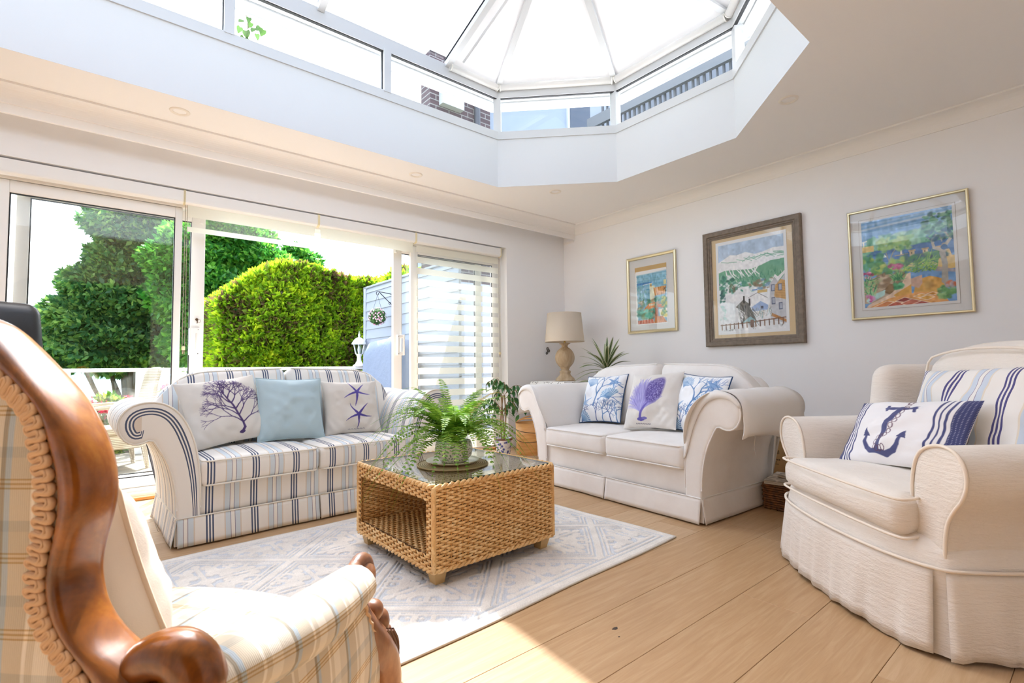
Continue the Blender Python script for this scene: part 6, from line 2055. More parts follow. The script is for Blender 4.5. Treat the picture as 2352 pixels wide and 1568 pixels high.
# carved scroll where back and arm meet, arms, front posts, legs
for sd in (-1, 1):
    X0 = sd * 0.385
    P = catmull([(sd * 0.315, 0.0, .545), (sd * 0.335, -0.004, .574), (sd * 0.360, -0.008, .586), (sd * 0.388, -0.012, .584), (sd * 0.405, -0.016, .562), (sd * 0.404, -0.018, .53), (sd * 0.395, -0.015, .47), (sd * 0.385, 0.0, .36)], 6)
    rr = np.interp(np.arange(len(P)), [0, 8, 18, 26, 34, len(P) - 1], [0.020, 0.027, 0.033, 0.034, 0.032, 0.028])
    tube('arm_scroll', P, rr, WOOD, WC, n=14)
    # padded arm
    nA, nB = 22, 20
    V, uv = [], []
    for i in range(nA):
        f = i / (nA - 1)
        y = -0.03 - 0.43 * f
        zt = 0.575 - 0.045 * f ** 1.5
        hh = 0.042 + 0.010 * math.sin(math.pi * f); wd = 0.050 + 0.008 * math.sin(math.pi * f)
        for k in range(nB):
            t = 2 * math.pi * k / nB
            V.append((X0 + sd * (0.004 + 0.015 * math.sin(math.pi * f)) + wd * math.cos(t), y, zt - hh + hh * math.sin(t)))
            uv.append((y, t * 0.05 + 0.02))
    # open seam at the underside: use a split vertex column for clean UVs
    V2, uv2 = [], []
    for i in range(nA):
        for k in range(nB + 1):
            V2.append(V[i * nB + k % nB]); uv2.append((V[i * nB][1], (k / nB) * 0.30))
    M('arm_pad', V2, gfaces(nA, nB + 1, flip=(sd > 0)), PLAID, WC, uv=uv2)
    # side panel under the arm
    V, uv = [], []
    nS = 14
    for i in range(nA):
        f = i / (nA - 1)
        y = -0.01 - 0.445 * f
        for j in range(nS):
            g = j / (nS - 1)
            z = 0.22 + (0.515 - 0.04 * f - 0.22) * g
            V.append((X0 + sd * (-0.004 + 0.016 * math.sin(math.pi * g) + 0.012 * math.sin(math.pi * f)), y - 0.10 * (1 - g) * f, z)); uv.append((y - 0.1 * (1 - g) * f, z))
    o = M('side_panel', V, gfaces(nA, nS, flip=(sd < 0)), PLAID, WC, uv=uv)
    md = o.modifiers.new('thick', 'SOLIDIFY'); md.thickness = 0.02; md.offset = -1 if sd < 0 else 1
    gimp('gimp_braid', [(0, 0), (0.01, 0)], 0, 0.001, 0.01, 0.0005) if False else None
    Pg = catmull([(X0 + sd * 0.022, -0.455, .505), (X0 + sd * 0.024, -0.462, .45), (X0 + sd * 0.026, -0.490, .385), (X0 + sd * 0.026, -0.535, .31), (X0 + sd * 0.024, -0.575, .24)], 10)
    tube('gimp_edge', Pg + np.stack([0 * Pg[:, 0], 0.004 * np.sin(np.arange(len(Pg)) * 1.9), 0 * Pg[:, 0]], 1), 0.0075, GIMP, WC, n=6, flat=0.6)
    # front post: S-curve with a volute on top and carved knee
    side_pts = [(-0.462, .515), (-0.470, .455), (-0.482, .415), (-0.510, .365), (-0.548, .315), (-0.590, .262), (-0.612, .20), (-0.618, .13)]
    th_ = [0.026, 0.022, 0.026, 0.036, 0.044, 0.044, 0.042, 0.036]
    C_ = catmull([(X0, y, z) for y, z in side_pts], 6)
    rr = np.interp(np.linspace(0, 1, len(C_)), np.linspace(0, 1, len(th_)), th_)
    tube('front_post', C_, rr, WOOD2, WC, n=14)
    # volute
    sp_ = []
    for k in range(40):
        a = math.pi * 0.75 - k * 0.27
        R = 0.042 * (1 - k / 46)
        sp_.append((X0, -0.492 - R * math.cos(a) * 1.0, 0.487 + R * math.sin(a)))
    tube('volute', sp_, np.linspace(0.017, 0.007, 40), WOOD2, WC, n=10)
    M('volute_side', *join([lathevf([(0.0, 0.026), (0.030, 0.022), (0.038, 0.0), (0.030, -0.022), (0.0, -0.026)], 20)]), WOOD2, WC, loc=(X0, -0.492, 0.487), rot=(0, math.pi / 2, 0))
    # carved acanthus knee: overlapping lobes
    for k, (y, z, r1, r2) in enumerate(((-0.548, .392, 0.024, 0.024), (-0.585, .350, 0.024, 0.030), (-0.608, .300, 0.022, 0.034), (-0.622, .245, 0.022, 0.040))):
        V, F = rboxvf(0.052 - 0.004 * k, 2 * r1, 2 * r2, r1 * 0.95, 4)
        M('carved_lobe', V, F, WOOD2, WC, loc=(X0, y, z), rot=(math.radians(-28 + 8 * k), 0, 0))
    for k in range(3):
        q = catmull([(X0 - 0.001 + sd * 0.030, -0.560 - 0.016 * k, .345 - 0.008 * k), (X0 + sd * 0.034, -0.590 - 0.012 * k, .290), (X0 + sd * 0.030, -0.606 - 0.008 * k, .22)], 6)
        tube('carved_groove', q, 0.0045, Mat('groove_dark', '#5a3620', 0.5) if k == 0 and sd < 0 else bpy.data.materials.get('groove_dark'), WC, n=6)
    tube('front_leg', catmull([(X0, -0.605, .16), (X0, -0.618, .10), (X0, -0.600, .04), (X0, -0.625, .0)], 5), [0.036] * 5 + [0.026] * 5 + [0.022] * 5 + [0.028], WOOD2, WC, n=12)
    tube('rear_leg', catmull([(sd * 0.345, 0.0, .47), (sd * 0.34, 0.01, .28), (sd * 0.33, 0.05, .12), (sd * 0.33, 0.10, .0)], 5), 0.028, WOOD, WC, n=12)
# seat: sprung, round-fronted
nu, nv = 30, 26
V, uv = [], []
for i in range(nu):
    u = -1 + 2 * i / (nu - 1)
    for j in range(nv):
        g = j / (nv - 1)
        yy = -0.02 - (0.50 + 0.09 * (1 - u * u)) * g
        edge_ = (1 - abs(u) ** 6) * (1 - (2 * g - 1) ** 8)
        V.append((u * 0.36, yy, 0.30 + 0.125 * max(0, edge_) ** 0.5)); uv.append((u * 0.36, yy))
M('seat', V, gfaces(nu, nv, flip=True), PLAID, WC, uv=uv)
V, F = [], []
for i in range(nu):
    u = -1 + 2 * i / (nu - 1)
    for z, k in ((0.305, 0.0), (0.26, 0.006), (0.20, 0.0)):
        V.append((u * 0.37, -0.02 - (0.50 + 0.09 * (1 - u * u)) - 0.004 - k, z))
M('seat_rail', V, gfaces(nu, 3), WOOD2, WC)
box('seat_deck', -0.35, 0.35, -0.52, 0.0, 0.20, 0.30, DARKU, WC)
# cream cushion against the inside back
CREAMC = Mat('cream_linen', '#e6d8c9', 0.9, Sheen_Weight=0.2); CREAMC.bump(CREAMC.noise(420, 2), 0.25, 0.001); CREAMC.bump(CREAMC.noise(14, 4), 0.15, 0.006)
def on_wing(x, y):
    p = wo + L_ * x - fw_ * y
    return (p[0], p[1])
pillow('cream_cushion', 'plain cream linen cushion leaning in the carved antique armchair', on_wing(-0.005, -0.19) + (0.428,), (0.37, 0.305), math.atan2(0.64, 0.77) + math.pi / 2 + 0.02, math.radians(14), math.radians(-8), 0.21, None, CREAMC, None, back=CREAMC, piping=Mat('cushion_seam', '#d9c3ab', 0.9), seed=9, pinch=0.05)

# ================================================================== black office chair behind it
LEA = Mat('black_leather', '#1b1b1d', 0.38); LEA.bump(LEA.noise(140, 3), 0.12, 0.001)
OC = thing('office_chair', 'black leather swivel office chair, only its backrest showing above the antique armchair', 'chair', (-0.51, 2.98, 0), math.radians(12))
V, F = rboxvf(0.60, 0.11, 0.66, 0.05, 9, (0, 0.012, 0))
up = V[:, 2] / 0.33
V[:, 1] += 0.05 * up ** 2 + 0.05 * (V[:, 0] / 0.30) ** 2
V[:, 0] *= 1 - 0.06 * np.clip(up, 0, 1) + 0.02
M('backrest', V + (0, -0.22, 0.915), F, LEA, OC)
V, F = rboxvf(0.54, 0.54, 0.12, 0.05, 8, (0, 0, 0.02))
M('seat', V + (0, 0.08, 0.47), F, LEA, OC)
tube('column', [(0, 0.05, 0.08), (0, 0.05, 0.42)], 0.03, BLACK, OC, n=12)
tube('back_stem', catmull([(0, 0.0, 0.42), (0, -0.26, 0.44), (0, -0.30, 0.60)], 5), 0.025, BLACK, OC, n=8)
for k in range(5):
    a = k * 2 * math.pi / 5 + 0.3
    lg = tube('leg', [(0, 0.05, 0.10), (0.30 * math.cos(a), 0.05 + 0.30 * math.sin(a), 0.065)], [0.025, 0.016], BLACK, OC, n=8)
    M('castor', *rboxvf(0.04, 0.04, 0.05, 0.018, 4), BLACK, lg, loc=(0.30 * math.cos(a), 0.05 + 0.30 * math.sin(a), 0.026))
for s in (-1, 1):
    tube('armrest', catmull([(s * 0.27, 0.0, 0.44), (s * 0.31, 0.02, 0.60), (s * 0.30, 0.12, 0.66), (s * 0.29, 0.24, 0.65)], 5), 0.022, LEA, OC, n=8)
# ================================================================== lace-covered side table and lamp
ST = thing('lace_side_table', 'small side table under a white lace cloth in the room corner', 'table', (4.30, 4.22, 0))
DKW = Mat('dark_table_wood', '#4a2f20', 0.45)
TW = 0.27
box('table_top', -TW, TW, -TW, TW, 0.755, 0.783, DKW, ST, bev=0.004)
box('apron', -TW + 0.03, TW - 0.03, -TW + 0.03, TW - 0.03, 0.64, 0.755, DKW, ST)
for sx in (-1, 1):
    for sy in (-1, 1):
        box('leg', sx * (TW - 0.05) - 0.02, sx * (TW - 0.05) + 0.02, sy * (TW - 0.05) - 0.02, sy * (TW - 0.05) + 0.02, 0, 0.65, DKW, ST, bev=0.004)
LACE = bpy.data.materials.new('white_cutwork_lace'); LACE.use_nodes = True
_nt = LACE.node_tree; _bs = _nt.nodes['Principled BSDF']; _bs.inputs['Base Color'].default_value = lin('#f1f0ee'); _bs.inputs['Roughness'].default_value = 0.9
_vo = _nt.nodes.new('ShaderNodeTexVoronoi'); _vo.inputs['Scale'].default_value = 62; _tc = _nt.nodes.new('ShaderNodeTexCoord'); _nt.links.new(_tc.outputs['Object'], _vo.inputs['Vector'])
_n = _nt.nodes.new('ShaderNodeTexNoise'); _n.inputs['Scale'].default_value = 9; _nt.links.new(_tc.outputs['Object'], _n.inputs['Vector'])
_lt = _nt.nodes.new('ShaderNodeMath'); _lt.operation = 'LESS_THAN'; _lt.inputs[1].default_value = 0.36; _nt.links.new(_vo.outputs['Distance'], _lt.inputs[0])
_gt = _nt.nodes.new('ShaderNodeMath'); _gt.operation = 'GREATER_THAN'; _gt.inputs[1].default_value = 0.47; _nt.links.new(_n.outputs['Fac'], _gt.inputs[0])
_mu = _nt.nodes.new('ShaderNodeMath'); _mu.operation = 'MULTIPLY'; _nt.links.new(_lt.outputs[0], _mu.inputs[0]); _nt.links.new(_gt.outputs[0], _mu.inputs[1])
_tp = _nt.nodes.new('ShaderNodeBsdfTransparent'); _mx = _nt.nodes.new('ShaderNodeMixShader')
_nt.links.new(_mu.outputs[0], _mx.inputs[0]); _nt.links.new(_bs.outputs[0], _mx.inputs[1]); _nt.links.new(_tp.outputs[0], _mx.inputs[2]); _nt.links.new(_mx.outputs[0], _nt.nodes['Material Output'].inputs[0])
lc = thing('lace_cloth', 'white cutwork lace cloth draped over the corner side table', 'tablecloth', (4.30, 4.22, 0.784))
WL = Mat('white_cotton_cloth', '#f2f1ef', 0.9)
e = TW + 0.006
box('cloth_top', -e, e, -e, e, 0.0, 0.003, WL, lc, bev=0.001, seg=1)
for k in range(4):
    a = k * math.pi / 2
    nx_ = 60
    V = []
    for i in range(nx_):
        f = -1 + 2 * i / (nx_ - 1)
        drop = 0.125 + 0.016 * abs(math.sin(f * 9.4)) - 0.02 * abs(f) ** 6
        for j in range(8):
            g = j / 7
            out_ = 0.004 + 0.030 * g * (1 + 0.35 * math.sin(f * 11))
            x, y = f * (e + out_ * 0.6), -(e + out_)
            V.append((x * math.cos(a) - y * math.sin(a), x * math.sin(a) + y * math.cos(a), 0.002 - drop * g))
    M('lace_drop', V, gfaces(nx_, 8), LACE, lc)
LAMP = thing('table_lamp', 'turned wooden table lamp with a drum shade of beige linen', 'lamp', (4.315, 4.215, 0.788))
TWD = Mat('limed_wood', '#bda585', 0.6); TWD.color(TWD.ramp(TWD.noise(10, 5, 0.6, 'Object', (1, 1, 0.35), 1.0), [(0.3, '#a68a66'), (0.55, '#c3ab8a'), (0.75, '#d6c4a8')])); TWD.bump(TWD.noise(50, 3, 0.6, 'Object', (1, 1, 0.2)), 0.15, 0.002)
lathe('lamp_base', catmull([(0.0, 0.0), (0.112, 0.0), (0.113, 0.018), (0.104, 0.036), (0.085, 0.052), (0.066, 0.075), (0.062, 0.09), (0.068, 0.104), (0.066, 0.118), (0.050, 0.128), (0.047, 0.142), (0.056, 0.153), (0.056, 0.163), (0.075, 0.180), (0.104, 0.220), (0.116, 0.270), (0.110, 0.320), (0.088, 0.362), (0.058, 0.390), (0.052, 0.396), (0.040, 0.404), (0.034, 0.418), (0.046, 0.436), (0.064, 0.446), (0.064, 0.452), (0.0, 0.454)], 3), TWD, LAMP, 40)
tube('stem', [(0, 0, 0.45), (0, 0, 0.55)], 0.012, BRASS, LAMP, n=12)
SHADE = bpy.data.materials.new('beige_linen_shade'); SHADE.use_nodes = True
_nt = SHADE.node_tree; _bs = _nt.nodes['Principled BSDF']; _bs.inputs['Base Color'].default_value = lin('#e6d9c6'); _bs.inputs['Roughness'].default_value = 0.9
_tl = _nt.nodes.new('ShaderNodeBsdfTranslucent'); _tl.inputs[0].default_value = lin('#eadcc8'); _mx = _nt.nodes.new('ShaderNodeMixShader'); _mx.inputs[0].default_value = 0.2
_nt.links.new(_bs.outputs[0], _mx.inputs[1]); _nt.links.new(_tl.outputs[0], _mx.inputs[2]); _nt.links.new(_mx.outputs[0], _nt.nodes['Material Output'].inputs[0])
sh_ = lathe('lamp_shade', [(0.236, 0.470), (0.205, 0.812), (0.203, 0.812), (0.234, 0.470)], SHADE, LAMP, 56)
for r_, z_ in ((0.235, 0.471), (0.204, 0.811)):
    tube('shade_rim', [(r_ * math.cos(t), r_ * math.sin(t), z_) for t in np.linspace(0, 2 * math.pi, 56, endpoint=False)], 0.0035, Mat('shade_rim_cloth', '#d8cbb8', 0.9) if z_ < 0.5 else bpy.data.materials['shade_rim_cloth'], sh_, n=6, closed=True)
tube('harp', catmull([(0.0, 0.0, 0.55), (0.06, 0, 0.62), (0.06, 0, 0.74), (0, 0, 0.80)], 5), 0.003, BRASS, LAMP, n=6)
for k in range(3):
    a = k * 2 * math.pi / 3
    tube('shade_spoke', [(0, 0, 0.80), (0.203 * math.cos(a), 0.203 * math.sin(a), 0.808)], 0.002, BRASS, LAMP, n=5)
lathe('finial', [(0.0, 0.80), (0.012, 0.802), (0.008, 0.815), (0.012, 0.824), (0.006, 0.834), (0, 0.836)], BRASS, LAMP, 12)
# ---- iron key-shaped ornament on the wall
kp = at_y(1258, 806, YW - 0.008)
KEY = thing('iron_key_ornament', 'small dark iron key-shaped ornament hanging on the wall beside the lamp', 'ornament', (kp[0], YW - 0.008, kp[2]))
IR = Mat('rusty_iron', '#5d564f', 0.6, 0.5)
for cx, cz, r_, w_ in ((0.0, 0.030, 0.017, 0.005), (0.020, 0.004, 0.016, 0.005), (-0.016, -0.030, 0.012, 0.005)):
    tube('loop', [(cx + r_ * math.cos(t), 0, cz + r_ * math.sin(t)) for t in np.linspace(0, 2 * math.pi, 18, endpoint=False)], w_, IR, KEY, n=6, closed=True)
tube('shaft', [(0.002, 0, 0.014), (-0.006, 0, -0.018)], 0.006, IR, KEY, n=6)

# ================================================================== pictures
def picture(label, y0, y1, z0, z1, fw_, prof, layers, art, art_rect, cat='picture', extra=None):
    """hangs on the right wall; layers = [(inset rect (y0,y1,z0,z1), material, depth)]"""
    yc, zc = (y0 + y1) / 2, (z0 + z1) / 2
    t = thing('framed_picture', label, cat, (XR, yc, z0), 0, 'framed pictures on the right wall')
    W, H = (y1 - y0), (z1 - z0)
    def frame_mesh(nm, prof, mat):
        V = []
        for (a, b) in ((-1, -1), (1, -1), (1, 1), (-1, 1)):
            for ins, dep in prof:
                V.append((-dep, a * (W / 2 - ins), H / 2 + b * (H / 2 - ins)))
        m = len(prof)
        return M(nm, V, gfaces(4, m, True, False, True), mat, t, smooth=False)
    for nm, pr, mt in prof:
        frame_mesh(nm, pr, mt)
    for nm, (a, b, c, d), mt, dep in layers:
        box(nm, -dep - 0.002, -dep, a - yc, b - yc, c - z0, d - z0, mt, t)
    a, b, c, d = art_rect
    n0, n1 = art.w, art.h
    ys, zs_ = np.linspace(b - yc, a - yc, n0), np.linspace(c - z0, d - z0, n1)
    Y, Z = np.meshgrid(ys, zs_, indexing='ij')
    Vv = np.stack([np.full_like(Y, -0.0150), Y, Z], -1).reshape(-1, 3)
    M('artwork', Vv, gfaces(n0, n1, flip=True), attr_mat('watercolour_paper', 0.8), t, col=art.cols(), smooth=False)
    i = prof[0][1][-1][0]
    box('glazing', -0.0195, -0.0180, y0 + i * 0.9 - yc, y1 - i * 0.9 - yc, i * 0.9, H - i * 0.9, GLASS_PIC, t)
    box('backing_board', -0.010, -0.002, y0 + 0.01 - yc, y1 - 0.01 - yc, 0.01, H - 0.01, Mat('backing_card', '#b9a684', 0.9), t)
    return t
GOLD = Mat('gold_frame', '#e6dab4', 0.3, 0.75)
MOUNTW = Mat('white_mount', '#dcdbd8', 0.85)
MOUNTT = Mat('tan_mount', '#d9c096', 0.85)
PAPER = Mat('white_paper', '#eef0f2', 0.85)
GREYWOOD = Mat('grey_brown_frame', '#786a5b', 0.5); GREYWOOD.color(GREYWOOD.ramp(GREYWOOD.noise(30, 4, 0.6), [(0.3, '#6d5f50'), (0.7, '#857768')]))
rp = np.random.default_rng(31)
def scatter(cv, n, x0, x1, y0, y1, rx, ry, colors, al=0.8, rot=0.8):
    for _ in range(n):
        s = 0.5 + rp.random()
        cv.ell(x0 + (x1 - x0) * rp.random(), y0 + (y1 - y0) * rp.random(), rx * s, ry * s, colors[rp.integers(len(colors))], al, 0.3, rot=rp.normal() * rot)
def strokes(cv, n, x0, x1, y0, y1, L, w, colors, ang=1.57, da=0.5, al=0.8):
    for _ in range(n):
        x, y = x0 + (x1 - x0) * rp.random(), y0 + (y1 - y0) * rp.random()
        a = ang + rp.normal() * da
        l_ = L * (0.5 + rp.random())
        cv.line([(x, y), (x + l_ * math.cos(a), y + l_ * math.sin(a))], [w, w * 0.4], colors[rp.integers(len(colors))], al)
# small: sea view over a tiled roof
A = Canvas(132, 208, '#f0efec')
ins = 0.0
A.a[:] = A.c('#f3f2f0')
bx0, by0, bx1, by1 = 0.06, 0.02, 0.98, 0.93
def rect(cv, a, b, c, d, col, al=1.0):
    cv.poly([(a, c), (b, c), (b, d), (a, d)], col, al)
rect(A, bx0, bx1, by0, by1, '#7fb4cc')
for k in range(40):
    y = 0.93 - 0.40 * rp.random()
    A.line([(bx0, y), (bx1, y + 0.03 * rp.normal())], 0.02 + 0.03 * rp.random(), ('#5fa3c6', '#8cc2d6', '#a4cfdc', '#6fb0cf')[k % 4], 0.5)
rect(A, bx0, 0.55, 0.74, 0.78, '#3f7fc0', 0.8); A.line([(0.25, 0.735), (0.55, 0.75)], 0.016, '#ffffff')
strokes(A, 120, 0.06, 0.34, 0.40, 0.66, 0.07, 0.012, ('#cfe3ea', '#7fb9a8', '#5fae94', '#a8c9e0', '#8fb5de'))
rect(A, 0.46, 0.62, 0.40, 0.70, '#e9ecd2'); rect(A, 0.47, 0.53, 0.68, 0.745, '#d9c07a'); rect(A, 0.49, 0.52, 0.70, 0.72, '#7a4a2a')
A.poly([(0.58, 0.66), (0.98, 0.67), (0.93, 0.53), (0.62, 0.51)], '#d59a55')
for k in range(11):
    A.line([(0.60 + 0.036 * k, 0.66), (0.64 + 0.030 * k, 0.515)], 0.010, ('#b5622f', '#e9c28a')[k % 2])
rect(A, 0.90, 0.98, 0.69, 0.78, '#e3dba0')
A.line([(0.90, 0.60), (0.97, 0.64)], 0.014, '#2b2b30'); A.line([(0.92, 0.64), (0.96, 0.57)], 0.014, '#2b2b30')
scatter(A, 60, 0.10, 0.98, 0.28, 0.46, 0.05, 0.025, ('#4f8f6a', '#7a8f5a', '#a98f6a', '#3f7f5f', '#8f7f6a'))
strokes(A, 50, 0.60, 0.82, 0.40, 0.44, 0.07, 0.012, ('#2f8f7a', '#4fae94', '#1f6f5f'), 1.57, 0.9)
A.poly([(0.22, 0.26), (0.42, 0.38), (0.62, 0.40), (0.60, 0.31), (0.24, 0.24)], '#e08f4a')
for k in range(5):
    rect(A, 0.43 + 0.036 * k, 0.455 + 0.036 * k, 0.335, 0.375, '#e9ecd2')
A.poly([(0.70, 0.36), (0.90, 0.34), (0.88, 0.28), (0.70, 0.30)], '#c9713a')
scatter(A, 50, 0.08, 0.60, 0.12, 0.26, 0.07, 0.03, ('#3f9f84', '#5fc0a8', '#7a9a6a', '#9a8a70', '#2f7f6a'))
A.ell(0.42, 0.17, 0.14, 0.055, '#4fb89e', 0.9, 0.2)
rect(A, 0.62, 0.72, 0.13, 0.29, '#a85a30'); A.poly([(0.74, 0.26), (0.98, 0.27), (0.98, 0.10), (0.78, 0.12)], '#efe8cf')
scatter(A, 26, 0.84, 0.98, 0.14, 0.48, 0.03, 0.03, ('#8fae3a', '#cfc43a', '#4f8f4a'))
A.poly([(0.06, 0.02), (0.06, 0.085), (0.55, 0.095), (0.60, 0.02)], '#c9664a')
A.poly([(0.58, 0.02), (0.62, 0.14), (0.86, 0.13), (0.98, 0.02)], '#d98f4a')
for k in range(6):
    A.line([(0.08 + 0.10 * k, 0.02), (0.12 + 0.085 * k, 0.09)], 0.012, '#efd9c4')
    A.line([(0.62 + 0.06 * k, 0.02), (0.66 + 0.035 * k, 0.135)], 0.010, '#a8452a')
A.grain(0.05, 26, rp, ((A.X > bx0) & (A.X < bx1) & (A.Y > by0) & (A.Y < by1)).astype(float))
yS0, yS1, zS0, zS1 = 2.985, 3.632, 1.333, 2.216
GSTRIP = Mat('gold_mount_strip', '#c9a565', 0.5)
picture('small gold-framed watercolour of a tiled roof above the sea', yS0, yS1, zS0, zS1, 0.03,
        [('frame', [(0, 0.001), (0, 0.030), (0.012, 0.034), (0.026, 0.026), (0.032, 0.016)], GOLD)],
        [('mount', (yS0 + 0.02, yS1 - 0.02, zS0 + 0.02, zS1 - 0.02), MOUNTW, 0.0095), ('mount_strip', (3.105, 3.525, 2.03, 2.095), GSTRIP, 0.0125)], A, (3.105, 3.518, 1.425, 2.045))
# middle: snowy ski village under mountains
A = Canvas(190, 262, '#eef1f3')
rect(A, 0, 1, 0.80, 1, '#b9cfe6'); A.grain(0.03, 12, rp)
A.poly([(0, 0.80), (0.06, 0.82), (0.20, 0.87), (0.30, 0.855), (0.44, 0.875), (0.58, 0.835), (0.70, 0.845), (0.84, 0.87), (1, 0.865), (1, 0.4), (0, 0.4)], '#f2f5f7')
A.poly([(0.0, 0.68), (0.10, 0.70), (0.30, 0.69), (0.50, 0.675), (0.66, 0.70), (0.80, 0.735), (1, 0.74), (1, 0.50), (0, 0.48)], '#6fae8e')
for k in range(24):
    x = rp.random()
    A.line([(x, 0.77 + 0.06 * rp.random()), (x + 0.12, 0.765 + 0.06 * rp.random())], 0.010, '#5fa587', 0.6)
for k in range(9):
    x = 0.12 + 0.055 * k
    A.line([(x, 0.70), (x + 0.03 + 0.02 * rp.normal(), 0.645), (x + 0.09, 0.595)], [0.012, 0.02, 0.012], '#f2f5f7')
A.line([(0.62, 0.70), (0.56, 0.64), (0.48, 0.60)], 0.02, '#f2f5f7')
strokes(A, 160, 0, 1, 0.50, 0.62, 0.03, 0.012, ('#3f8f6e', '#5fa98a', '#8fc0a8', '#d9e6e2', '#2f7f6a'))
scatter(A, 70, 0, 0.26, 0.32, 0.62, 0.03, 0.014, ('#2f6f62', '#3f8f78', '#f2f5f7', '#2a5a66'))
scatter(A, 60, 0.2, 0.85, 0.44, 0.54, 0.035, 0.014, ('#eef2f4', '#3f8f78', '#6fa0c0', '#8a7a62', '#eef2f4'))
strokes(A, 18, 0.16, 0.26, 0.44, 0.52, 0.03, 0.014, ('#7a6a52', '#5f6a52'))
rect(A, 0.10, 0.86, 0.20, 0.42, '#eef2f5')
A.poly([(0.14, 0.36), (0.30, 0.42), (0.48, 0.40), (0.46, 0.34), (0.20, 0.33)], '#f6f8fa')
A.poly([(0.46, 0.36), (0.60, 0.405), (0.74, 0.34), (0.74, 0.28), (0.48, 0.27)], '#f4f6f8'); A.line([(0.46, 0.36), (0.60, 0.405), (0.74, 0.34)], 0.006, '#5a5a62')
A.poly([(0.50, 0.25), (0.64, 0.31), (0.75, 0.26), (0.74, 0.21), (0.52, 0.205)], '#9fb9e0'); rect(A, 0.64, 0.68, 0.225, 0.255, '#3f4a62')
rect(A, 0.60, 0.74, 0.40, 0.43, '#c9a552', 0.8); rect(A, 0.52, 0.60, 0.43, 0.445, '#4f7fc0', 0.8)
A.poly([(0.78, 0.10), (0.78, 0.47), (0.85, 0.54), (0.92, 0.50), (1.0, 0.57), (1.0, 0.05)], '#c9ccd2')
A.poly([(0.84, 0.34), (0.86, 0.46), (0.94, 0.52), (1.0, 0.50), (1.0, 0.30)], '#cfa66e')
for k in range(9):
    A.line([(0.86, 0.33 + 0.017 * k), (1.0, 0.32 + 0.018 * k)], 0.005, '#a37a48')
A.poly([(0.76, 0.45), (0.85, 0.55), (0.90, 0.50), (1.0, 0.58), (1.0, 0.61), (0.90, 0.55), (0.86, 0.58)], '#eef1f3')
for x, z in ((0.80, 0.40), (0.90, 0.40), (0.80, 0.26), (0.90, 0.20)):
    rect(A, x, x + 0.055, z, z + 0.075, '#5f6a86'); rect(A, x + 0.01, x + 0.045, z + 0.01, z + 0.065, '#aeb6c6')
A.poly([(0.78, 0.14), (1.0, 0.06), (1.0, 0.09), (0.80, 0.17)], '#c48a52')
A.poly([(0.26, 0.27), (0.38, 0.345), (0.46, 0.30), (0.58, 0.09), (0.34, 0.08), (0.40, 0.20)], '#74746f')
strokes(A, 40, 0.30, 0.52, 0.10, 0.30, 0.10, 0.010, ('#4a4a48', '#a2a29c', '#5f5f5a'), -0.9, 0.25)
rect(A, 0.38, 0.405, 0.30, 0.385, '#2b2b2e'); rect(A, 0.465, 0.49, 0.27, 0.35, '#2b2b2e'); rect(A, 0.40, 0.42, 0.18, 0.28, '#333336')
A.poly([(0.34, 0.08), (0.48, 0.155), (0.60, 0.08)], '#8fb9c0')
strokes(A, 50, 0.56, 0.80, 0.12, 0.22, 0.05, 0.006, ('#b9b0a2', '#8f8a7f', '#6fa0a0', '#d9d4c8'), 1.57, 0.8)
scatter(A, 20, 0.0, 0.10, 0.10, 0.30, 0.03, 0.012, ('#bfe0d9', '#eef2f4'))
for y, w in ((0.095, 0.014),):
    A.line([(0.01, 0.075), (0.35, 0.082), (0.99, 0.115)], w, '#7d5a44')
for k in range(15):
    x = 0.03 + 0.066 * k
    A.line([(x, 0.08 + 0.035 * x), (x, 0.022 + 0.03 * x)], 0.016, ('#8a6448', '#6b4a3a')[k % 2])
rect(A, 0.48, 0.53, 0.035, 0.115, '#6f5548')
strokes(A, 10, 0.06, 0.24, 0.008, 0.014, 0.02, 0.006, ('#4f4a48',), 0.6, 0.5); strokes(A, 5, 0.86, 0.96, 0.03, 0.036, 0.02, 0.006, ('#4f4a48',), 0.9, 0.5)
A.grain(0.025, 40, rp)
yM0, yM1, zM0, zM1 = 1.722, 2.655, 1.140, 2.300
picture('large grey-framed watercolour of a snowy ski village on a tan mount', yM0, yM1, zM0, zM1, 0.08,
        [('frame', [(0, 0.001), (0, 0.038), (0.010, 0.044), (0.045, 0.044), (0.052, 0.034), (0.062, 0.034), (0.068, 0.026), (0.080, 0.022), (0.082, 0.015)], GREYWOOD)],
        [('mount', (yM0 + 0.06, yM1 - 0.06, zM0 + 0.06, zM1 - 0.06), MOUNTT, 0.0095), ('paper', (1.855, 2.530, 1.255, 2.185), PAPER, 0.0120)], A, (1.880, 2.505, 1.285, 2.152))
# large: terrace garden above the bay
A = Canvas(200, 240, '#6f9fd0')
for k in range(50):
    y = 0.80 + 0.2 * rp.random()
    A.line([(0, y), (1, y + 0.04)], 0.02 + 0.02 * rp.random(), ('#5f97d0', '#7fb0dc', '#dbe6ee', '#86b4de')[k % 4], 0.5)
A.poly([(0, 0.72), (0.12, 0.74), (0.3, 0.73), (0.45, 0.75), (0.62, 0.80), (0.75, 0.82), (1, 0.80), (1, 0.6), (0, 0.6)], '#7fc0a0')
scatter(A, 60, 0.1, 1.0, 0.66, 0.80, 0.06, 0.025, ('#6fb592', '#9fd0b4', '#5fa585', '#b9dcc4'))
A.poly([(0, 0.60), (0.4, 0.62), (0.6, 0.645), (1, 0.66), (1, 0.50), (0, 0.50)], '#3f74b0'); scatter(A, 30, 0.1, 1, 0.52, 0.64, 0.08, 0.02, ('#2f62a0', '#5f8fc4', '#3a6fb0'), 0.7, 0.1)
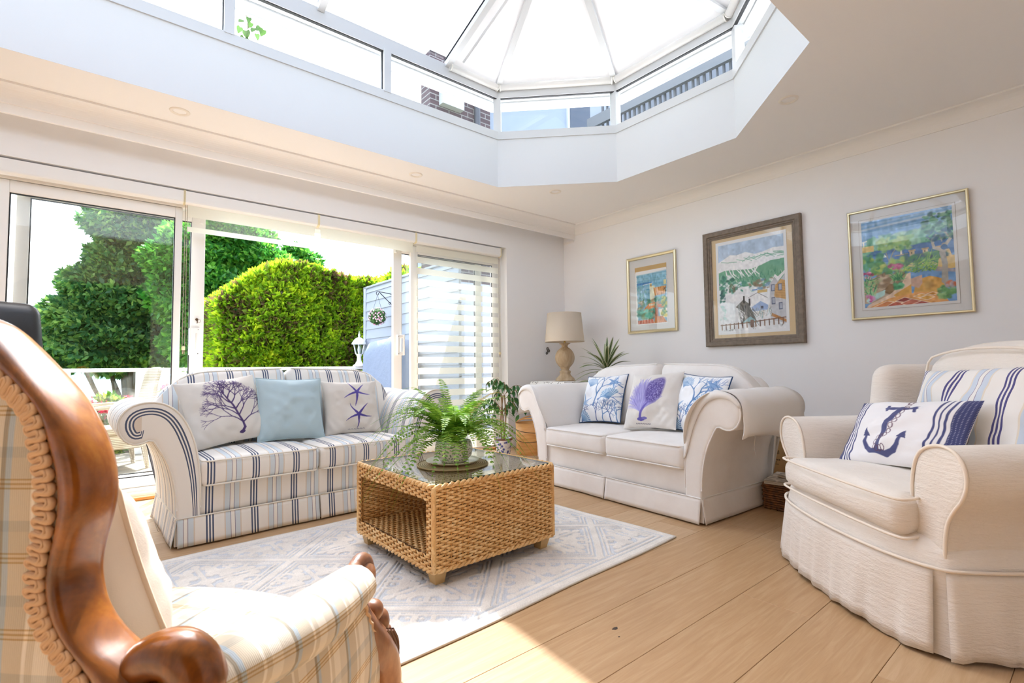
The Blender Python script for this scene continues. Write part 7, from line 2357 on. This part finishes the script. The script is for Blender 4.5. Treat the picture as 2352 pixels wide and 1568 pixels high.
rect(A, 0.0, 0.14, 0.64, 0.71, '#e6cd85'); A.line([(0.02, 0.71), (0.02, 0.76)], 0.02, '#e9e4d4'); A.line([(0.0, 0.76), (0.06, 0.77)], 0.012, '#efe9da')
A.poly([(0.24, 0.555), (0.262, 0.59), (0.285, 0.555)], '#ffffff'); rect(A, 0.44, 0.462, 0.56, 0.61, '#f0ead6'); A.line([(0.38, 0.555), (0.52, 0.56)], 0.012, '#b9a888')
A.poly([(0.46, 0.47), (0.60, 0.535), (0.95, 0.55), (1, 0.40), (0.5, 0.40)], '#dcc48c')
for x in (0.54, 0.68, 0.83):
    rect(A, x, x + 0.055, 0.52, 0.585, '#cdb98f'); rect(A, x - 0.008, x + 0.063, 0.58, 0.595, '#b9a37c'); rect(A, x + 0.015, x + 0.032, 0.55, 0.57, '#6f5f48')
scatter(A, 50, 0.46, 0.92, 0.46, 0.53, 0.04, 0.018, ('#2f5f6a', '#3f7f6a', '#2a4f66', '#4f8f5a'))
A.poly([(0.06, 0.50), (0.09, 0.62), (0.13, 0.50), (0.10, 0.44)], '#2f6f4f'); scatter(A, 30, 0.0, 0.22, 0.42, 0.60, 0.035, 0.03, ('#3f8f5f', '#6fb58a', '#8fb04f', '#4f9f7a'))
A.line([(0.30, 0.40), (0.31, 0.50), (0.36, 0.60), (0.44, 0.68)], [0.02, 0.016, 0.01, 0.006], '#9a9a86'); A.line([(0.31, 0.50), (0.28, 0.60)], 0.01, '#9a9a86')
scatter(A, 60, 0.20, 0.56, 0.62, 0.76, 0.03, 0.018, ('#8fbf6a', '#b9d48a', '#6fa55a', '#a4cc7a'))
scatter(A, 80, 0.10, 0.52, 0.38, 0.50, 0.04, 0.02, ('#5f9f4f', '#a9c45a', '#7fb06a', '#4f8f5a', '#c9cf6a'))
scatter(A, 24, 0.30, 0.46, 0.41, 0.46, 0.018, 0.012, ('#b5396f', '#c95f8a', '#8f2f5a')); scatter(A, 14, 0.0, 0.12, 0.34, 0.40, 0.02, 0.014, ('#c95f8a', '#b5396f', '#e9b0c4'))
strokes(A, 110, 0.46, 0.84, 0.34, 0.46, 0.10, 0.014, ('#5f9f3f', '#7fb53f', '#3f7f4a', '#9fc85a', '#4f8f4f'), 0.6, 0.6)
A.poly([(0.82, 0.34), (1.0, 0.34), (1.0, 0.48), (0.84, 0.46)], '#dcbf7a'); A.poly([(0.82, 0.38), (1, 0.33), (1, 0.30), (0.80, 0.33)], '#a59aa0', 0.8)
A.poly([(0.0, 0.05), (0.0, 0.30), (0.20, 0.36), (0.46, 0.36), (0.50, 0.30), (0.42, 0.20), (0.2, 0.05)], '#b9a48c')
scatter(A, 40, 0.14, 0.46, 0.20, 0.36, 0.05, 0.02, ('#8f7a62', '#a98f72', '#7a6a5a', '#c9b89f'))
A.poly([(0.22, 0.17), (0.30, 0.25), (0.42, 0.24), (0.46, 0.20), (0.30, 0.13)], '#8a6f4a'); A.poly([(0.02, 0.08), (0.08, 0.14), (0.25, 0.19), (0.24, 0.13), (0.06, 0.05)], '#a9d0cc')
A.poly([(0.02, 0.0), (0.05, 0.035), (0.30, 0.13), (0.44, 0.24), (0.50, 0.34), (0.54, 0.35), (0.54, 0.20), (0.40, 0.08), (0.22, 0.0)], '#e2c9b0')
strokes(A, 60, 0.34, 0.46, 0.28, 0.32, 0.07, 0.012, ('#4f9f6a', '#7fbf7a', '#2f7f5a'), 1.57, 0.8); strokes(A, 60, 0.0, 0.14, 0.12, 0.32, 0.08, 0.014, ('#4f9f6a', '#7fc08a', '#2f7f5a', '#a9d08f'), 1.4, 0.9)
scatter(A, 12, 0.03, 0.11, 0.06, 0.14, 0.015, 0.02, ('#c0509a', '#d98fc0')); scatter(A, 20, 0.36, 0.44, 0.19, 0.24, 0.025, 0.018, ('#2f8f62', '#4fae7a'))
A.poly([(0.34, 0.12), (0.54, 0.22), (0.54, 0.06), (0.46, 0.02)], '#d9a44a'); A.poly([(0.56, 0.12), (0.60, 0.26), (0.74, 0.29), (0.86, 0.25), (0.90, 0.14), (0.80, 0.06), (0.56, 0.06)], '#d6a552')
A.poly([(0.54, 0.20), (0.54, 0.28), (0.66, 0.31), (0.66, 0.22), (0.62, 0.17)], '#c9a894'); A.ell(0.72, 0.20, 0.05, 0.04, '#a98a4a', 0.6, 0.4)
A.poly([(0.05, 0.0), (0.30, 0.09), (0.62, 0.13), (0.86, 0.09), (0.92, 0.0)], '#dfa05a')
tl = [('#b5543f', (0.24, 0.0), (0.36, 0.045), (0.48, 0.02), (0.38, -0.03)), ('#8f3026', (0.36, 0.05), (0.46, 0.085), (0.54, 0.06), (0.46, 0.03)), ('#c46a52', (0.42, 0.02), (0.54, 0.06), (0.64, 0.03), (0.52, -0.02)), ('#d98a4f', (0.10, 0.0), (0.26, 0.06), (0.34, 0.045), (0.22, -0.02)), ('#a03a2c', (0.54, 0.0), (0.64, 0.03), (0.74, 0.0), (0.62, -0.03)), ('#d9a040', (0.62, 0.06), (0.70, 0.085), (0.78, 0.06), (0.70, 0.035)), ('#cf9038', (0.70, 0.10), (0.76, 0.115), (0.82, 0.095), (0.76, 0.08)), ('#e6b05f', (0.56, 0.085), (0.64, 0.11), (0.70, 0.09), (0.62, 0.065))]
for c, *q in tl:
    A.poly(q, c); A.line(list(q) + [q[0]], 0.007, '#f0dcc4')
A.line([(0.89, 0.22), (0.90, 0.40), (0.88, 0.52), (0.90, 0.60)], [0.07, 0.055, 0.06, 0.05], '#a6a49c'); A.line([(0.90, 0.54), (0.80, 0.58), (0.78, 0.66), (0.84, 0.74)], [0.05, 0.035, 0.022, 0.012], '#b9b6ac')
A.line([(0.90, 0.58), (0.97, 0.66), (0.92, 0.73), (0.97, 0.80)], [0.045, 0.03, 0.02, 0.012], '#b2afa6'); A.line([(0.80, 0.64), (0.74, 0.70)], 0.014, '#c2bfb5'); A.line([(0.88, 0.64), (0.86, 0.72), (0.90, 0.78)], 0.014, '#c2bfb5')
A.ell(0.90, 0.575, 0.035, 0.028, '#3f6f9f'); scatter(A, 110, 0.70, 1.0, 0.76, 0.95, 0.022, 0.014, ('#4f8f6a', '#3f6f5a', '#7fae8a', '#2f5f5f', '#5f9f7a'))
scatter(A, 46, 0.72, 1.0, 0.64, 0.76, 0.025, 0.014, ('#2f5f7f', '#3f6f9f', '#4f7f6a', '#2a4f6f'), 0.6)
scatter(A, 40, 0.82, 0.98, 0.04, 0.16, 0.025, 0.016, ('#5f9f5a', '#8fbf7a', '#3f7f4f')); scatter(A, 10, 0.90, 1.0, 0.16, 0.2, 0.02, 0.02, ('#c9683f', '#a9a0a8'))
A.grain(0.045, 34, rp)
yB0, yB1, zB0, zB1 = 0.613, 1.369, 1.308, 2.204
LINEG = Mat('mount_line', '#a79c90', 0.8)
picture('large thin gold-framed painting of a terrace garden above a bay', yB0, yB1, zB0, zB1, 0.02,
        [('frame', [(0, 0.001), (0, 0.026), (0.006, 0.030), (0.014, 0.030), (0.018, 0.022), (0.019, 0.015)], GOLD)],
        [('mount', (yB0 + 0.012, yB1 - 0.012, zB0 + 0.012, zB1 - 0.012), MOUNTW, 0.0095), ('mount_line', (0.690, 1.294, 1.380, 2.125), LINEG, 0.0118), ('mount_inner', (0.692, 1.292, 1.382, 2.123), MOUNTW, 0.0122)], A, (0.709, 1.275, 1.402, 2.105))

# ================================================================== plants in the corner
VAR = Mat('variegated_leaf', '#2f4a2a', 0.45)
_u = VAR.n('ShaderNodeUVMap', uv_map='UVMap'); _s = VAR.n('ShaderNodeSeparateXYZ'); VAR.l(_u.outputs[0], _s.inputs[0])
_ab = VAR.math('ABSOLUTE', _s.outputs[0])
VAR.color(VAR.ramp(_ab, [(0.0, '#8fa05a'), (0.10, '#2c4a26'), (0.42, '#35552c'), (0.55, '#dfe3c0'), (0.82, '#e6e8cc'), (0.90, '#3f5a34')], 'CONSTANT'))
DR = thing('dracaena_plant', 'spiky dracaena with white-striped leaves behind the white sofa', 'plant', (4.20, 3.50, 0))
lathe('plant_pot', [(0.0, 0.0), (0.13, 0.0), (0.16, 0.26), (0.17, 0.27), (0.17, 0.29), (0.15, 0.29), (0.0, 0.26)], Mat('terracotta', '#a8623f', 0.8), DR, 28)
dc = at_y(1393, 845, 3.50)
dx_, dz_ = dc[0] - 4.20, dc[2]
tube('stem', [(0, 0, 0.25), (dx_ * 0.6, 0, 0.6), (dx_, 0, dz_)], 0.014, Mat('cane_stem', '#8a7a5a', 0.8), DR, n=8)
def strap_leaf(nm, base, az, L, up, droop, w, mat, par, rng, twist=0.0):
    t = np.linspace(0, 1, 12)
    d = np.array([math.cos(az), math.sin(az), 0.0]); s = np.array([-math.sin(az), math.cos(az), 0.0])
    C_ = np.array(base)[None, :] + d[None, :] * (L * t * math.cos(up))[:, None]
    C_[:, 2] += L * (math.sin(up) * t - droop * t ** 2.2)
    wd = w * np.sin(math.pi * np.clip(t * 0.94 + 0.06, 0, 1)) ** 0.7 * (1 - 0.25 * t)
    V, uv = [], []
    for i in range(12):
        for k, f in enumerate((-1, -0.5, 0, 0.5, 1)):
            tw = twist * t[i]
            off = s * f * wd[i] * math.cos(tw) + np.array([0, 0, 1.0]) * (abs(f) * wd[i] * 0.25 + f * wd[i] * math.sin(tw))
            V.append(C_[i] + off); uv.append((f, t[i]))
    return M(nm, V, gfaces(12, 5), mat, par, uv=uv)
rd = np.random.default_rng(41)
for k in range(30):
    f = k / 30
    az = k * 2.4 + rd.normal() * 0.2
    strap_leaf('leaf', (dx_, 0, dz_ - 0.05 + 0.07 * f), az, 0.34 + 0.12 * rd.random(), 1.25 - 1.15 * (1 - f) + 0.1 * rd.normal(), 0.12 + 0.35 * (1 - f), 0.026, VAR, DR, rd, rd.normal() * 0.4)
for k in range(9):
    az = math.pi + 0.9 * rd.normal()
    strap_leaf('leaf', (dx_ - 0.03, 0, dz_ - 0.22), az, 0.36, 0.35 + 0.2 * rd.normal(), 0.35, 0.028, VAR, DR, rd, rd.normal() * 0.3)

# weeping fig in a blue and white pot
fp = (3.36, 4.22)
FG_ = thing('weeping_fig', 'leafy weeping fig in a blue and white pot behind the coffee table fern', 'plant', (fp[0], fp[1], 0))
BW = Mat('blue_white_china', '#dfe3ec', 0.2)
_v = BW.n('ShaderNodeTexVoronoi'); _v.inputs['Scale'].default_value = 34; BW.l(BW.coord(), _v.inputs['Vector'])
BW.color(BW.ramp(_v.outputs['Distance'], [(0.25, '#4a55a0'), (0.42, '#8f97c8'), (0.55, '#e6e8ee')]))
lathe('china_pot', [(0.0, 0.0), (0.062, 0.0), (0.070, 0.01), (0.088, 0.17), (0.098, 0.185), (0.098, 0.205), (0.088, 0.205), (0.084, 0.19), (0.0, 0.18)], BW, FG_, 32)
lathe('rim_band', [(0.0985, 0.186), (0.100, 0.196), (0.0985, 0.206), (0.088, 0.2065)], Mat('brown_rim', '#6a3d2c', 0.4), FG_, 32)
STM = Mat('fig_stem', '#8a6a4a', 0.8)
FIGL = leaf_mat('fig_leaf_green', [(0.2, '#1f4524'), (0.5, '#35682f'), (0.8, '#5d8f42')], 0.25, 0.3, 6)
lm = []
for k in range(3):
    L = (0.075, 0.085, 0.065)[k]
    V = []
    for i, (t, w) in enumerate(((0, 0.0), (0.15, 0.28), (0.4, 0.40), (0.65, 0.30), (0.85, 0.12), (1.0, 0.0))):
        for f in (-1, 0, 1):
            V.append((f * w * L * 0.55, t * L, 0.10 * L * abs(f) * w - 0.25 * L * t * t))
    me = build_mesh('fig_leaf', V, gfaces(6, 3)); me.materials.append(FIGL.m); lm.append(me)
rl_ = np.random.default_rng(17)
tips = []
for k in range(3):
    a = k * 2.1
    P = catmull([(0.02 * math.cos(a), 0.02 * math.sin(a), 0.18), (0.03 * math.cos(a + 1), 0.03 * math.sin(a + 1), 0.42), (0.02 * math.cos(a + 2), 0.02 * math.sin(a + 2), 0.66)], 6)
    tube('stem', P, 0.007, STM, FG_, n=6)
for k in range(17):
    a = k * 2.4 + rl_.normal() * 0.3
    z0 = 0.40 + 0.34 * rl_.random()
    L = 0.20 + 0.14 * rl_.random()
    P = catmull([(0.02 * math.cos(a), 0.02 * math.sin(a), z0), (L * 0.5 * math.cos(a), L * 0.5 * math.sin(a), z0 + 0.10), (L * math.cos(a), L * math.sin(a), z0 + 0.04 - 0.10 * rl_.random())], 6)
    tube('twig', P, 0.0028, STM, FG_, n=5)
    for j in range(9):
        f = 0.25 + 0.75 * j / 8
        q = P[int(f * (len(P) - 1))]
        o = put('leaf', lm[rl_.integers(3)], None, FG_, loc=(q[0] + rl_.normal() * 0.008, q[1] + rl_.normal() * 0.008, q[2]), rot=(math.radians(-55 + 25 * rl_.normal()), 0.4 * rl_.normal(), a - math.pi / 2 + (1 if j % 2 else -1) * 0.9))
# ---- bentwood bin
BN = thing('bentwood_bin', 'round pale bentwood bin with a handle slot beside the white sofa arm', 'bin', (3.745, 4.20, 0))
BWD = Mat('honey_veneer', '#d79a55', 0.4); BWD.color(BWD.ramp(BWD.noise(5, 5, 0.6, 'Object', (1, 1, 8)), [(0.3, '#cb8b45'), (0.7, '#e3ae6c')]))
lathe('bin_wall', [(0.168, 0.0), (0.172, 0.20), (0.176, 0.34), (0.168, 0.34), (0.164, 0.20), (0.160, 0.012)], BWD, BN, 48)
lathe('bin_floor', [(0.0, 0.004), (0.166, 0.004), (0.166, 0.014), (0.0, 0.014)], BWD, BN, 40)
tube('handle_hoop', [(0.172 * math.cos(t), 0.172 * math.sin(t), 0.345 + 0.055 * abs(math.sin(t + 0.9)) ** 2) for t in np.linspace(0, 2 * math.pi, 64, endpoint=False)], 0.007, BWD, BN, n=8, closed=True)
tube('dark_band', [(0.1745 * math.cos(t), 0.1745 * math.sin(t), 0.26 + 0.02 * math.sin(t)) for t in np.linspace(0, 2 * math.pi, 64, endpoint=False)], 0.0032, Mat('dark_band_line', '#2d2622', 0.5), BN, n=6, closed=True)
tube('dark_band', [(0.1725 * math.cos(t), 0.1725 * math.sin(t), 0.19 + 0.05 * math.sin(t + 1.0)) for t in np.linspace(0, 2 * math.pi, 64, endpoint=False)], 0.0032, bpy.data.materials['dark_band_line'], BN, n=6, closed=True)
# ---- newspaper basket, carton and radiator between sofa and armchair
NBK = thing('wicker_newspaper_basket', 'dark brown wicker basket with a hoop handle beside the white sofa', 'basket', (3.60, 1.345, 0))
DW = Mat('dark_wicker', '#6b3f1f', 0.55); DW.color(DW.ramp(DW.noise(40, 3), [(0.3, '#4a2812'), (0.7, '#8f5a2c')]))
bx_, by_ = 0.17, 0.20
for k in range(11):
    z = 0.012 + k * 0.0145
    g = 1 + 0.02 * k / 10
    P = resample(np.array(rrect(bx_ * g, by_ * g, z, 0.04)), 96, True)
    s = np.arange(96)
    c0 = P[:, :2] / np.linalg.norm(P[:, :2], axis=1, keepdims=True)
    P[:, :2] += c0 * (0.005 * np.sin(s * math.pi / 3 + math.pi * (k % 2)))[:, None]
    tube('woven_strand', P, 0.0075, DW, NBK, n=6, closed=True)
for s in range(32):
    P = resample(np.array(rrect(bx_, by_, 0, 0.04)), 32, True)[s]
    tube('stake', [(P[0], P[1], 0.0), (P[0] * 1.02, P[1] * 1.02, 0.168)], 0.004, DW, NBK, n=5)
box('basket_floor', -bx_ + 0.01, bx_ - 0.01, -by_ + 0.01, by_ - 0.01, 0.003, 0.012, DW, NBK)
for k in range(3):
    q = np.array([(bx_ * 1.0 * math.cos(t), 0.0, 0.16 + 0.26 * math.sin(t)) for t in np.linspace(0, math.pi, 40)])
    ph = np.arange(40) * 0.9 + k * 2.1
    q = q + np.stack([0.006 * np.cos(ph), 0.006 * np.sin(ph), 0 * ph], 1)
    tube('hoop_handle', q, 0.007, DW, NBK, n=6)
NP = Mat('newsprint', '#cfc6b8', 0.9)
_w = NP.n('ShaderNodeTexWave', wave_type='BANDS', bands_direction='Y'); _w.inputs['Scale'].default_value = 60; NP.l(NP.coord(), _w.inputs[0])
NP.color(NP.mixc(NP.math('MULTIPLY', NP.math('GREATER_THAN', _w.outputs['Fac'], 0.55), NP.math('GREATER_THAN', NP.noise(26, 1), 0.5)), '#d6cdbf', '#5f5a55'))
NPL = Mat('newsprint_edge', '#cbbfae', 0.9)
def paper(label, loc, rz, w, d, folds, tilt):
    t = thing('folded_newspaper', label, 'newspaper', loc, rz, 'newspapers in the basket')
    t.rotation_euler = (tilt, 0, rz)
    for k in range(folds):
        pr = [(-w / 2 + 0.006 * k, 0.0), (-w / 2 - 0.004 + 0.006 * k, 0.004), (-w / 2 + 0.006 * k, 0.0085), (w / 2 - 0.004 * k, 0.0085), (w / 2 - 0.004 * k, 0.0)]
        V = [(x, y, z + k * 0.0092) for y in (-d / 2, d / 2) for x, z in pr]
        M('folded_section', V, gfaces(2, 5, False, True, True).tolist() + [tuple(range(5)), tuple(range(5, 10))[::-1]], NP if k == folds - 1 else NPL, t, smooth=False)
paper('folded newspaper lying lower in the wicker basket', (3.585, 1.36, 0.170), 0.15, 0.33, 0.36, 3, 0.0)
paper('folded newspaper on top of the pile in the wicker basket', (3.625, 1.30, 0.199), -0.25, 0.28, 0.30, 2, 0.0)
CB = thing('cardboard_box', 'brown cardboard box with a printed tree mark behind the newspaper basket', 'box', (4.36, 1.86, 0), math.radians(3))
KRAFT = Mat('kraft_card', '#a98658', 0.85); INK = Mat('box_ink', '#4a3a26', 0.9)
box('carton', -0.15, 0.15, -0.15, 0.15, 0, 0.335, KRAFT, CB, bev=0.003)
for s in (-1, 1):
    V, F = boxvf(-0.15, 0.15, s * 0.15 - 0.002, s * 0.15 + 0.002, 0.335, 0.337)
    box('flap', -0.148, 0.148, min(0, s * 0.148), max(0, s * 0.148), 0.335, 0.338, KRAFT, CB)
for k in range(7):
    box('printed_mark', -0.1512, -0.1500, -0.03 - 0.012 * k, -0.024 - 0.012 * k, 0.235, 0.255 + 0.03 * math.sin((k + 1) * 0.4), INK, CB)
for k, (z, w_) in enumerate(((0.185, 0.10), (0.168, 0.07), (0.152, 0.085))):
    for j in range(int(w_ / 0.013)):
        box('printed_mark', -0.1512, -0.1500, -0.02 - 0.013 * j - 0.009, -0.02 - 0.013 * j, z, z + (0.010 if k == 0 else 0.005), INK, CB)
RD = thing('panel_radiator', 'white panel radiator on the right wall behind the armchair', 'radiator', (XR - 0.068, 1.45, 0.12))
RDM = Mat('radiator_enamel', '#eceae6', 0.35)
box('panel', -0.02, 0.02, -0.75, 0.75, 0.0, 0.31, RDM, RD, bev=0.008)
for k in range(30):
    box('fluting', -0.030, -0.018, -0.72 + 0.0495 * k, -0.72 + 0.0495 * k + 0.022, 0.03, 0.28, RDM, RD, bev=0.004, seg=1)
for y_ in (-0.6, 0.6):
    box('wall_bracket', 0.02, 0.06, y_ - 0.02, y_ + 0.02, 0.06, 0.26, RDM, RD)
tube('valve_pipe', [(0, 0.73, 0.02), (0, 0.76, 0.0), (0, 0.76, -0.12)], 0.009, Mat('copper_white', '#dedbd5', 0.4), RD, n=8)
